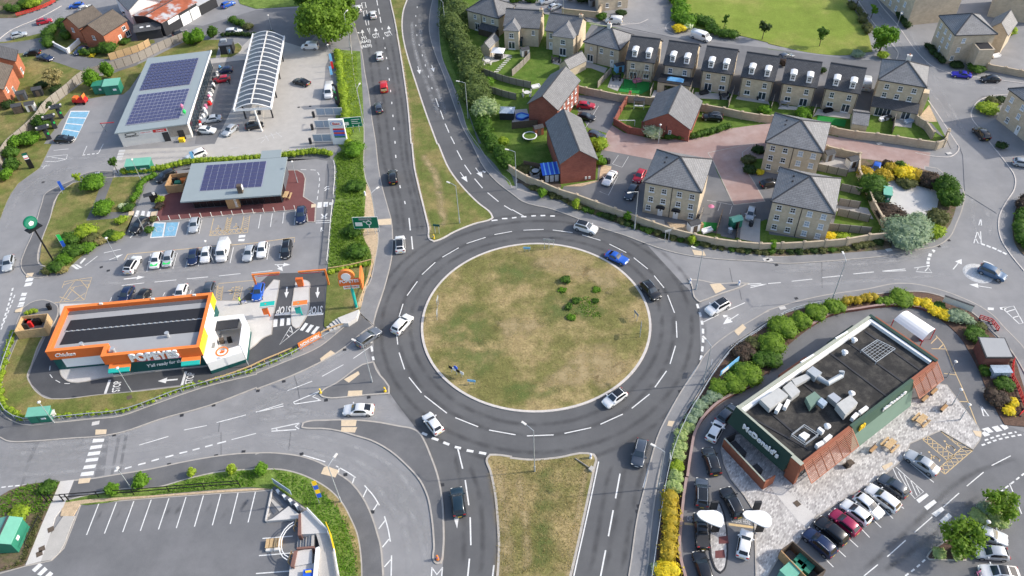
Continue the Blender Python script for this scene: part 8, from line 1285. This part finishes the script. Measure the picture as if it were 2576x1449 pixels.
for s,m_,lab in[("12:1300,1045",'yellow','yellow keep-left bollard on the triangular island'),("12:652,1060",'plate_y','amber bollard at the tip of the triangular island'),("13:1828,1285",'orange','amber bollard at the bottom of the long splitter island'),("23:790,265",'white','white bollard at the corner of the near median'),("21:1790,1400",'white','white bollard at the left of the right splitter island'),("21:2280,1420",'white','white bollard at the right of the right splitter island'),("11:1790,955",'plate_y','amber bollard at the tip of the upper median'),("11:1100,520",'white','white bollard at the verge footpath')]:
 p=P1(s);t=thing('bollard',lab,'bollard',(p.x,p.y,.12));MB().tube([(0,0,0),(0,0,.2),(0,0,.9),(0,0,1.05)],[.22,.19,.16,.08],12).build('body',m_,t);MB().box((0,-.15,.7),(.2,.06,.2)).build('arrow_plate','blue',t)
for i in range(14):
 a,b=P("01:1608,775 11:395,668");p=a+(b-a)*(i/13);o=MB().tube([(0,0,0),(0,0,1.0)],.07,8).tube([(0,0,1.0),(0,0,1.06)],.09,8).build('bollard','offwhite');o.location=(p.x,p.y,.1);tag(o,'slim pale bollard in the row before the coffee shop','bollard','bollards before the coffee shop')
def isign(s,lab,kind,rz=0,h=1.4):
 p=P1(s);t=thing('road_sign',lab,'road sign',(p.x,p.y,.12),rz)
 if kind=='chev':
  for x in(-1.0,1.0):post(MB(),x,.05,0,1.3).build('post','galv',t)
  for i in range(4):MB().box((-1.1+i*.74,0,1.2),(.7,.06,.6)).build('chevron_panel','black' if i%2==0 else 'white',t)
  MB().tube([(0,-.1,1.9),(0,.0,1.9)],.38,16).build('blue_disc','blue',t);post(MB(),0,.05,0,1.9).build('post','galv',t)
 else:[post(MB(),x,.05,0,h).build('post','galv',t)for x in(-.4,.4)];MB().box((0,0,h),(1.3,.06,.5)).build('panel',kind,t)
 return t
isign("12:2020,880",'black and white chevron sign at the lower left of the island','chev',-.6);isign("12:2172,975",'small pale sign near the chevron board','blue_pale',-.2,.9);isign("12:1835,190",'small sign at the left rim of the island','galv',1.4,1.9);isign("12:1830,310",'second small sign at the left rim of the island','galv',1.5,1.6);isign("22:1245,320",'sign at the right rim of the island','grey',2.0,1.5);isign("22:1290,480",'taller sign post at the right rim of the island','grey',1.4,2.6);isign("21:350,1060",'grey sign cluster at the top rim of the island','galv',3.0,2.2);isign("21:395,1040",'thin sign beside the grey cluster','galv',3.0,1.5);isign("21:150,1085",'small blue sign at the top rim of the island','blue_pale',3.0,.8);isign("11:1825,905",'teal sign on the tip of the upper median','teal_dark',-.2,2.0);isign("21:1555,985",'small sign post before the curved wall','galv',.3,2.6);isign("22:1985,860",'round-backed sign post on the right footway','galv',1.2,2.4);isign("23:1580,330",'pale round-backed sign behind the fence strip','offwhite',1.5,1.8)
p=P1("23:720,330");t=thing('fallen_post','fallen grey post lying on the near median corner','post',(p.x,p.y,.2),-.75);MB().tube([(-1.5,0,0),(1.2,0,.1)],.09,8).build('shaft','wood_grey',t);MB().box((1.4,0,.15),(.6,.7,.4)).build('foot','concrete',t)
def rail(s,h,m,label,step=2.0,w=.09,rails=1,name='rail_fence',post_m=None):
 pts=resample(smooth(P(s)),step);c=cen(pts);t=thing(name,label,'fence',(c.x,c.y,.1))
 for k in range(rails):
  mb=MB()
  for a,b in zip(pts,pts[1:]):mb.bar(Z(a-c,h*(1-k*.45)),Z(b-c,h*(1-k*.45)),w,w*1.2)
  mb.build('rail',m,t)
 pm_=MB().box((0,0,h/2),(w,w,h)).mesh('post')
 for p in pts:o=link('post',pm_,post_m or m,t);o.location=(p.x-c.x,p.y-c.y,0)
 return t
rail("02:160,480 100,640 30,850 5,1000 15,1150 70,1260 250,1348 550,1335 900,1300 1230,1265 1500,1178 1750,1078 2050,990 2576,856 12:0,840 300,722 600,562 800,452 860,395",.9,'galv','thin grey rail fence round the fried chicken plot')
rail("02:2080,965 2300,900 2576,795 12:0,785 230,690 430,605",.6,'wood_new','cream timber knee rail left of the orange banner',2.4,.16);rail("12:660,480 760,430 940,375",.7,'wood_new','cream timber rail beside the steps',1.5,.16);rail("12:1040,215 1075,110 1105,0 11:1140,1400 1175,1195 950,1250 730,1285",.8,'wood_new','cream rail fence round the orange totem sign',2.0,.12);rail("11:790,200 800,260 785,560",.9,'offwhite','pale rail along the coffee shop lane',2,.1);rail("11:780,600 755,850 735,1100 715,1280",.9,'offwhite','pale rail along the coffee shop car park',2,.1)
rail("23:1400,1500 1450,1150 1500,800 1560,450 1630,180 1700,0 22:1740,1360 1900,1085 2070,815 2260,595 2420,490 2576,385 32:200,262 560,172 700,140",1.0,'galv','long grey rail fence between right footway and burger plot',2.2,.08,2)
rail("03:640,690 900,668 1110,652 1322,640 1530,622 1740,605 1950,588 2165,572 2370,558 2560,540",1.5,'black','black wire fence above the lower car park',5.0,.09,2);rail("03:430,900 330,1090 240,1310",1.4,'black','black posts between green cabin and footpath',4,.09)
t=thing('gate_frame','black gate frame across the pale footpath','gate',P1("03:590,700"),-.05);[MB().box((x,0,.9),(.12,.12,1.8)).build('post','black',t)for x in(-1.6,-.8,.8,1.6)];MB().box((0,0,1.75),(1.6,.1,.1)).build('top_bar','black',t);MB().box((0,0,.1),(1.6,.1,.1)).build('bottom_bar','black',t)
def lowwall(s,h,w,m,label):
 pts=smooth(P(s));c=cen(pts);t=thing('low_wall',label,'wall',(c.x,c.y,.1));mb=MB();k=MB()
 for a,b in zip(pts,pts[1:]):mb.bar(Z(a-c,h/2),Z(b-c,h/2),w,h);k.bar(Z(a-c,h+.03),Z(b-c,h+.03),w+.08,.06)
 me=mb.mesh('wall');wall_uv(me);link('wall',me,'brown_brick',t);k.build('coping',m,t)
lowwall("22:2400,1000 2250,1070 2100,1150 1990,1240 1880,1380 23:1835,30 1800,200 1760,470",.5,.3,'block_red','low red brick wall beside the upper drive-through lane');lowwall("23:1750,480 1720,700 1700,900 1690,1280 1720,1400 1750,1500",.5,.3,'block_red','low red brick wall beside the lower drive-through lane');lowwall("32:420,395 520,335 610,285 900,228 1250,183 1410,183",.5,.3,'block_red','low red brick wall round the back of the burger plot');lowwall("32:1420,188 1560,222 1640,260",.4,.3,'block_red','short red brick wall by the curved white canopy')
for s,b,lab in[("23:1858,825 1880,800 1950,795 2060,800 2110,830 2128,890 2120,940 2100,965 2070,955 1960,910 1880,860","23:2030,1000",'left white teardrop order canopy over the drive-through lane'),("23:2320,825 2345,800 2420,797 2540,805 2590,840 2612,900 2600,950 2570,965 2500,945 2420,905 2345,865","23:2470,1000",'right white teardrop order canopy over the drive-through lane')]:
 q=smooth(P(s,2.9),True,3);p=P1(b);t=thing('order_canopy',lab,'canopy',(p.x,p.y,.11));clink(MB().prism(q,2.75,2.95,True),'canopy_slab','white',t,p);post(MB(),0,0,0,2.75,.14).build('post','dark',t);MB().box((0,-.3,1.3),(1.0,.25,1.7)).build('menu_screen','black',t);MB().box((.6,3.2,1.0),(.9,.3,1.9)).build('speaker_post','dark',t)
for s in("23:2125,1092","23:2090,1235"):p=P1(s);struct(MB().prism([Vector((p.x+x,p.y+y,0))for x,y in((-.7,-.5),(.6,-.5),(.7,.6),(-.5,.5))],.05,.13).build('planting_pit','block_maroon'))
def picnic(s,rz,lab):
 p=P1(s);t=thing('picnic_table',lab,'table',(p.x,p.y,.1),rz)
 for i in range(3):MB().box((0,-.3+i*.3,.75),(2.0,.27,.07)).build('top_plank','wood_new',t)
 for y in(-.85,.85):MB().box((0,y,.45),(2.0,.28,.07)).build('bench_plank','wood_new',t)
 for x in(-.7,.7):MB().bar((x,-.8,0),(x,-.1,.72),.1).bar((x,.8,0),(x,.1,.72),.1).bar((x,-.9,.42),(x,.9,.42),.1).build('trestle','wood',t)
picnic("33:1215,150",.65,'timber picnic table nearest the striped box');picnic("32:1530,1350",.65,'timber picnic table in the middle of the patio');picnic("11:310,540",1.5,'timber picnic table beside the coffee shop')
for s,lab in[("33:1050,190",'timber bench back beside the nearest picnic table'),("32:1760,1225",'timber bench back at the far side of the patio'),("32:1570,1130",'timber planter stool left under the right louvre canopy'),("32:1660,1060",'timber planter stool right under the right louvre canopy')]:
 p=P1(s);t=thing('patio_bench',lab,'bench',(p.x,p.y,.1),.65);MB().box((0,0,.45),(1.5,.45,.1)).build('seat','wood',t);MB().box((0,.22,.8),(1.5,.08,.6)).build('backrest','wood_dark',t);[MB().box((x,0,.2),(.1,.4,.4)).build('leg','wood_dark',t)for x in(-.6,.6)]
def barriers(s,lab,grp):
 pts=resample(P(s),2.0)
 for a,b in zip(pts,pts[1:]):
  m_=(a+b)/2;d=b-a;t=thing('barrier',lab,'barrier',(m_.x,m_.y,.1),math.atan2(d.y,d.x),grp);f=MB()
  for z in(.25,.6,.95):f.box((0,0,z),(1.9,.06,.13))
  for x in(-.9,-.3,.3,.9):f.box((x,0,.6),(.09,.07,.8))
  f.build('panel','red',t);[MB().box((x,0,.06),(.2,.6,.12)).build('foot','dark',t)for x in(-.7,.7)]
barriers("32:2110,315 2240,355 2300,435 2350,510",'red plastic barrier in the run above the brick substation','upper red barriers');barriers("32:2460,740 2435,900 2500,1020 2560,1180 2600,1290 2490,1290",'red plastic barrier in the run at the right edge','right edge red barriers');barriers("00:170,170 330,125 480,72 600,0",'red plastic barrier in the run at the top left','top left red barriers')
c,rz,L_=facing("22:2085,915 2268,765");t=thing('banner_sign','long blue and white banner among the clipped shrubs','sign',(c.x,c.y,.1),rz);MB().box((0,0,1.2),(L_,.1,1.1)).build('board','blue_pale',t);MB().box((-L_*.25,-.06,1.2),(L_*.35,.04,.8)).build('panel','white',t);[MB().box((x,.05,.5),(.1,.1,1.0)).build('post','wood',t)for x in(-L_*.4,L_*.4)]
c,rz,L_=facing("32:1740,165 2030,270");t=thing('banner_sign','long grey board sign above the sage shrub','sign',(c.x,c.y,.1),rz);MB().box((0,0,1.3),(L_,.2,1.3)).build('board','offwhite',t);MB().box((0,0,1.98),(L_+.1,.3,.08)).build('frame','dark',t);[MB().box((x,0,.4),(.12,.12,.8)).build('post','dark',t)for x in(-L_*.4,L_*.4)]
p=P1("01:1570,590");t=thing('menu_board','dark menu board with white lamp beside the coffee lane','menu board',(p.x,p.y,.1),.4);MB().box((0,0,1.2),(1.6,.3,1.8)).build('board','black',t);MB().box((.3,-.2,2.2),(.4,.25,.5)).build('lamp','offwhite',t);MB().box((-.9,0,2.2),(1.6,1.2,.1)).build('canopy','dark',t)
# ======== GARDENS
p=P1("10:2440,590");t=thing('gazebo','white topped garden gazebo beside the stepping stones','gazebo',(p.x,p.y,.1),-.25);[MB().box((x,y,1.05),(.1,.1,2.1)).build('post','dark',t)for x in(-1.4,1.4)for y in(-1.2,1.2)];MB().add([(-1.6,-1.4,2.1),(1.6,-1.4,2.1),(1.6,1.4,2.1),(-1.6,1.4,2.1),(0,0,2.9)],[(0,1,4),(1,2,4),(2,3,4),(3,0,4)]).build('canopy','white',t);MB().box((0,0,.5),(1.8,1.4,1.0)).build('hot_tub','dark',t)
p=P1("10:2530,1180");t=thing('garden_tent','dark sided garden tent with pale roof by the hedge','tent',(p.x,p.y,.1),-.15);MB().box((0,0,.9),(3.2,2.6,1.8)).build('side','dark',t);MB().add([(-1.7,-1.4,1.8),(1.7,-1.4,1.8),(1.7,1.4,1.8),(-1.7,1.4,1.8),(-.5,0,2.4),(.5,0,2.4)],[(0,1,5,4),(1,2,5),(2,3,4,5),(3,0,4)]).build('roof','glass_pale',t)
p=P1("21:395,370");t=thing('summer_house','summer house with blue corrugated roof against the red gable','summer house',(p.x,p.y,.1),.1);MB().box((0,.8,1.0),(3.4,3.0,2.0)).build('wall','dark',t);MB().add([(-1.9,-.9,2.1),(1.9,-.9,2.1),(1.9,2.5,2.7),(-1.9,2.5,2.7)],[(0,1,2,3)]).build('roof','blue',t);[MB().bar((x,-.9,2.14),(x,2.5,2.74),.25,.06).build('roof_rib','blue_pale',t)for x in(-1.2,-.3,.6,1.5)];[MB().box((x,-.72,1.0),(.75,.08,1.6)).build('glazed_door','glass_pale',t)for x in(-1,0,1)]
p=P1("20:180,1400");t=thing('trampoline','trampoline with white rim beside the fence','trampoline',(p.x,p.y,.1));a_=[Vector((1.6*math.cos(x),1.6*math.sin(x),0))for x in np.linspace(0,2*PI,25)[:-1]];MB().ring(a_,[v*.84 for v in a_],.75,.85).build('rim','white',t);MB().prism([v*.85 for v in a_],.76,.79).build('mat','lawn',t);[MB().box((1.4*math.cos(x),1.4*math.sin(x),.38),(.08,.08,.76)).build('leg','galv',t)for x in(0.3,1.9,3.4,5.0)]
p=P1("20:100,1185");t=thing('paddling_pool','bright blue paddling pool on the patio','pool',(p.x,p.y,.1));a_=[Vector(((1.6+.25*math.cos(3*x))*math.cos(x),(1.2+.15*math.cos(4*x))*math.sin(x),0))for x in np.linspace(0,2*PI,29)[:-1]];MB().ring(a_,[v*.78 for v in a_],0,.5).build('wall','blue',t);MB().prism([v*.8 for v in a_],.1,.36).build('water','blue_pale',t)
for s,w_,lab,rz in[("20:1150,1270",2.0,'white goal posts on the little walled lawn',-.1),]:
 p=P1(s);t=thing('goal',lab,'goal',(p.x,p.y,.1),rz);MB().bar((-w_*.9,0,0),(-w_*.9,0,1.4),.1).bar((w_*.9,0,0),(w_*.9,0,1.4),.1).bar((-w_*.9,0,1.4),(w_*.9,0,1.4),.1).build('frame','white',t);MB().bar((-w_*.9,0,1.4),(-w_*.9,.9,0),.05).bar((w_*.9,0,1.4),(w_*.9,.9,0),.05).build('stay','white',t)
p=P1("20:1275,1085");t=thing('swing_seat','white framed swing seat with dark canopy','swing',(p.x,p.y,.1),-.15);[MB().bar((x,-.8,0),(x,0,2),.1).bar((x,.8,0),(x,0,2),.1).build('leg','white',t)for x in(-1.1,1.1)];MB().box((0,0,2.05),(2.5,1.4,.1)).build('canopy','dark',t);MB().box((0,-.1,.5),(1.9,.5,.1)).build('seat','white',t)
a,b=P("10:2420,725 2555,580")
for i in range(9):p=a+(b-a)*(i/8);o=MB().box((0,0,.02),(1.1,.42,.06)).build('stepping_stone','concrete_pale');o.location=(p.x,p.y,.08);o.rotation_euler=(0,0,-.2);tag(o,'pale stepping stone in the line across the gazebo lawn','stone','stepping stones on the lawn')
struct(MB().prism(P("20:1075,925 1130,800 1400,830 1390,900 1300,950"),0,.14).build('artificial_lawn','astroturf'));struct(MB().prism(P("30:490,1235 500,1165 790,1210 770,1280"),0,.14).build('artificial_lawn','astroturf'));struct(MB().prism(P("21:1890,860 1920,790 2065,800 2050,880"),0,.14).build('artificial_lawn','astroturf'))
for s,m_ in[("20:1830,990 1840,930 2180,950 2190,1010",'concrete'),("20:960,880 1000,780 1130,800 1060,920",'concrete'),("20:1400,980 1430,910 1530,930 1510,1000",'concrete_pale'),("20:2250,1000 2270,970 2576,1010 30:20,1080 20:2576,1050",'concrete'),("30:100,1100 120,1060 300,1080 290,1110",'concrete_pale'),("30:450,1180 500,1100 830,1150 820,1200 490,1160",'concrete'),("30:1270,1270 1290,1200 1450,1240 1440,1290",'concrete'),("20:400,640 420,580 500,600 480,660",'concrete'),("20:690,680 740,620 960,690 930,740 800,690",'concrete'),("10:2230,660 2330,530 2440,540 2576,560 2420,620 2300,650",'concrete_pale'),("20:0,1260 0,1110 150,1100 200,1260",'concrete'),("21:1340,740 1530,770 1540,830 1420,800",'concrete'),("21:1560,790 1840,830 1830,890 1600,850",'gravel'),("21:2100,930 2130,720 2280,750 2240,960",'asphalt_lot'),("21:2290,960 2310,740 2500,760 2490,1000",'concrete'),("21:520,430 860,370 990,290 1000,230 900,210 870,380 700,430",'gravel'),("21:50,390 110,280 400,300 500,430 440,470",'wood_dark'),("30:1500,1250 1640,1240 1780,1400 1680,1330 1620,1360",'asphalt_lot'),("30:1520,1180 1620,1060 1700,1230 1600,1230",'gravel'),("31:500,220 870,280 890,180 560,120",'concrete'),("31:620,560 700,600 1000,650 1060,760 690,680",'concrete')]:patch('patio',s,m_,.128,sm=False)
def clutter(s,lab,kind,m_='dark',rz=0.3):
 p=P1(s)
 if kind=='table':
  t=thing('garden_table',lab,'table',(p.x,p.y,.13),rz);MB().cyl((0,0,.68),.75,.06,16).build('top',m_,t);MB().cyl((0,0,0),.06,.68,8).build('pedestal','dark',t)
  for i in range(4):a=i*PI/2+.4;o=MB().box((0,0,.42),(.45,.45,.06)).box((.2,0,.7),(.06,.45,.5)).box((0,0,.2),(.35,.35,.4),0,0,.7).build('chair',m_,t);o.location=(1.15*math.cos(a),1.15*math.sin(a),0);o.rotation_euler=(0,0,a)
 elif kind=='sofa':t=thing('garden_sofa',lab,'sofa',(p.x,p.y,.13),rz);MB().box((0,0,.25),(2.0,.8,.4)).build('seat',m_,t);MB().box((0,.35,.55),(2.0,.15,.5)).build('backrest',m_,t);[MB().box((x,0,.4),(.15,.8,.35)).build('arm',m_,t)for x in(-1,1)]
 elif kind=='shed':t=thing('garden_shed',lab,'shed',(p.x,p.y,.13),rz);MB().box((0,0,.9),(2.0,1.5,1.8)).build('wall',m_,t);MB().add([(-1.1,-.85,1.8),(1.1,-.85,1.8),(1.1,.85,1.8),(-1.1,.85,1.8),(-1.1,0,2.3),(1.1,0,2.3)],[(0,1,5,4),(2,3,4,5),(0,4,3),(1,2,5)]).build('roof','slate_edge' if m_!='green_metal' else 'green_pale',t);MB().box((0,-.77,.8),(.8,.05,1.5)).build('door','wood_dark',t)
 elif kind=='bin':t=thing('wheelie_bin',lab,'bin',(p.x,p.y,.13),rz);MB().box((0,0,.5),(.55,.6,1.0),0,0,1.1).build('body',m_,t);MB().box((0,.02,1.04),(.64,.72,.08)).build('lid',m_,t)
 elif kind=='parasol':t=thing('parasol',lab,'parasol',(p.x,p.y,.13),rz);post(MB(),0,0,0,2.2,.04).build('pole','galv',t);MB().tube([(0,0,1.9),(0,0,2.2)],[.6,.04],8).build('canopy',m_,t)
 return t
for a in[("20:1050,800",'dark garden table under the timber canopy','table'),("20:1260,830",'pink cushioned garden sofa on the green turf','sofa','pink'),("20:2130,985",'dark round table in the third dormer garden','table'),("20:1930,950",'dark sofa by the third dormer patio doors','sofa'),("20:2500,990",'dark table among clutter in the fourth dormer garden','table'),("20:2320,960",'pale sofa in the fourth dormer garden','sofa','glass_pale'),("30:150,1060",'round table in the fifth dormer garden','table','grey'),("30:600,1130",'black sofa by the last dormer patio doors','sofa','black'),("30:1160,1215",'white sofa on the hipped house lawn','sofa','white'),("30:1200,1200",'dark table beside the white sofa','table'),("30:1410,1240",'pale garden sofa by the corner garden wall','sofa','glass_pale'),("20:440,620",'dark barbecue table near the small garage','table'),("21:225,365",'grey sofa on the dark deck','sofa','grey'),("21:235,300",'small round table on the dark deck','table','galv'),("21:1960,890",'white bench in the tiny turf yard','sofa','white'),("21:1990,710",'pink parasol in the tiny turf yard','parasol','pink'),("21:2240,830",'dark green shed in the gravel yard','shed','green_metal'),("21:1820,870",'white door-like shed by the curved wall','shed','white'),("31:595,160",'grey shed behind the middle hipped house','shed','grey'),("31:830,225",'white table top shed behind the middle hipped house','shed','white'),("20:265,1350",'small red roofed wooden shed by the fence','shed','terracotta'),("20:130,560",'pale shed in the hedge-side garden','shed','offwhite'),("20:1075,720",'pale blue awning shed beside the timber canopy','shed','blue_pale'),("20:810,60",'grey shed behind the yard wall','shed','grey'),("00:400,960",'dark shed in the left edge gardens','shed','dark'),("00:330,1110",'long white roofed shed in the left edge gardens','shed','offwhite'),("00:200,1130",'brown shed in the left edge gardens','shed','wood_dark'),("00:240,1000",'blue grey shed in the left edge gardens','shed','galv_dark'),("21:970,200",'dark bins beside the court parking','bin','dark'),("21:940,195",'second dark bin beside the court parking','bin','black'),("21:2400,830",'dark bin in the rear yard','bin','dark'),("21:2190,900",'pale blue bicycle bin in the gravel yard','bin','glass_pale'),("21:1900,850",'round basket bin in the tiny turf yard','bin','wood'),("30:2290,580",'white garden sofa behind the stair tower','sofa','white'),("20:240,890",'white garden sofa behind the top red gable','sofa','white'),("20:150,960",'pale table behind the top red gable','table','offwhite'),("10:2330,640",'pale potted table beside the gazebo lawn','table','offwhite'),("02:510,215",'black waste bin on the pavement by the timber store','bin','black'),("33:800,350",'brown cover bin on the patio','bin','wood_dark')]:clutter(*a)
# ---- gullies and covers set into the road
for s in["12:892,622","12:1135,1100","12:705,1130","12:20,1035","12:280,940","03:1700,328","03:2175,240","03:2450,200","03:1150,30","13:460,222","13:900,430","13:1172,805","13:1875,532","02:1830,1282","02:2150,1180","22:1690,1040","31:1820,970","31:1720,1030","31:85,1218","32:285,105","01:1090,1275","01:1020,1240","23:1275,745","23:1265,800","21:1330,1000","13:1690,450","32:1975,118","01:435,385","10:430,1080","10:545,1070"]:
 p=P1(s);struct(MB().box((p.x,p.y,.02),(.55,.5,.03),random.random()*.3).build('drain_cover','dark'))
for s in["32:145,205","02:965,1365","01:978,295","31:1215,1070","31:15,1172","21:2555,1165","31:1820,98","31:1120,0"]:p=P1(s);struct(MB().box((p.x,p.y,.118),(1.1,.7,.03),.2).build('access_cover','concrete_pale'))
for s in["03:515,985","03:425,1180","03:400,1230","33:835,310","33:785,345","33:290,725","02:1305,1105"]:p=P1(s);struct(MB().box((p.x,p.y,.125),(.8,.8,.03),.5).build('access_cover','wood_dark'))
# ======== PEOPLE
def person(s,label,top,legs,pose='walk',rz=0,hair=(.05,.03,.02)):
 p=P1(s);t=thing('person',label,'person',(p.x,p.y,.1),rz);sw=.22 if pose=='walk' else 0;hip=.92 if pose!='ride' else 1.0
 V=[(0,0,hip),(0,0,hip+.22),(0,0,hip+.45),(0,0,hip+.55),(0,0,hip+.68),(-.18,0,hip+.45),(-.27,.05+sw*.5,hip+.2),(-.26,-.1+(-.2 if pose=='ride' else 0),hip),(.18,0,hip+.45),(.27,.05-sw*.5,hip+.2),(.26,-.1+(-.2 if pose=='ride' else 0),hip),(-.09,0,hip-.06),(-.1,-sw,hip*.52),(-.1,-sw*.6,.06),(-.1,-sw*.6-.14,.03),(.09,0,hip-.06),(.1,sw*.6,hip*.52),(.1,sw,.08),(.1,sw-.14,.03)]
 E_=[(0,1),(1,2),(2,3),(3,4),(2,5),(5,6),(6,7),(2,8),(8,9),(9,10),(0,11),(11,12),(12,13),(13,14),(0,15),(15,16),(16,17),(17,18)];rad=[.15,.15,.16,.06,.11,.08,.055,.045,.08,.055,.045,.095,.07,.05,.04,.095,.07,.05,.04]
 me=bpy.data.meshes.new('body');me.from_pydata(V,E_,[]);o=link('body',me,None,t);me.materials.append(MATS[top]);mo=o.modifiers.new('skin','SKIN');sv=me.skin_vertices[0].data
 for i,r in enumerate(rad):sv[i].radius=(r,r*.8 if i<3 else r)
 sv[0].use_root=True;o.modifiers.new('sub','SUBSURF').levels=1
 MB().tube([(0,.02,hip+.66),(0,.02,hip+.74),(0,.03,hip+.86),(0,.03,hip+.92)],[.07,.11,.11,.03],10).build('hair',mat('hair',hair,.8,0),t)
 for sg in(-1,1):MB().tube([(sg*.09,0,hip),(sg*.1,(-sw if sg<0 else sw*.6),hip*.5),(sg*.1,(-sw*.6 if sg<0 else sw),.1)],[.115,.09,.07],8).build('trouser_leg',legs,t)
 return t
person("33:2085,1449",'person in a pink top walking beside the lower right cars','pink','dark',rz=.6);person("00:2320,545",'person in a pale blue shirt by the dark kiosk','blue_pale','navy_' if 0 else 'dark',rz=.2);person("00:2315,850",'person in dark clothes between the parked red car and pumps','dark','black',rz=1.0);mat('hivis',(.55,.85,.05),.7,0)
person("02:2430,165",'cyclist in a yellow high visibility jacket beside the restaurant','hivis','black','ride',-1.4);p=P1("02:2455,165");t=thing('bicycle','bicycle beside the rider in the yellow jacket','bicycle',(p.x,p.y,.1),.2)
for x in(-.5,.5):a_=[(x+.33*math.cos(k),0,.34+.33*math.sin(k))for k in np.linspace(0,2*PI,17)];MB().tube(a_,.025,6,False).build('wheel','rubber',t)
MB().bar((-.5,0,.34),(-.1,0,.8),.05).bar((-.1,0,.8),(.4,0,.8),.05).bar((.5,0,.34),(.4,0,.95),.05).bar((0,0,.34),(-.1,0,.85),.05).bar((0,0,.34),(.4,0,.78),.05).build('frame','blue',t);MB().box((-.12,0,.92),(.25,.12,.06)).build('saddle','black',t);MB().box((.4,0,1.0),(.06,.5,.05)).build('handlebar','black',t)
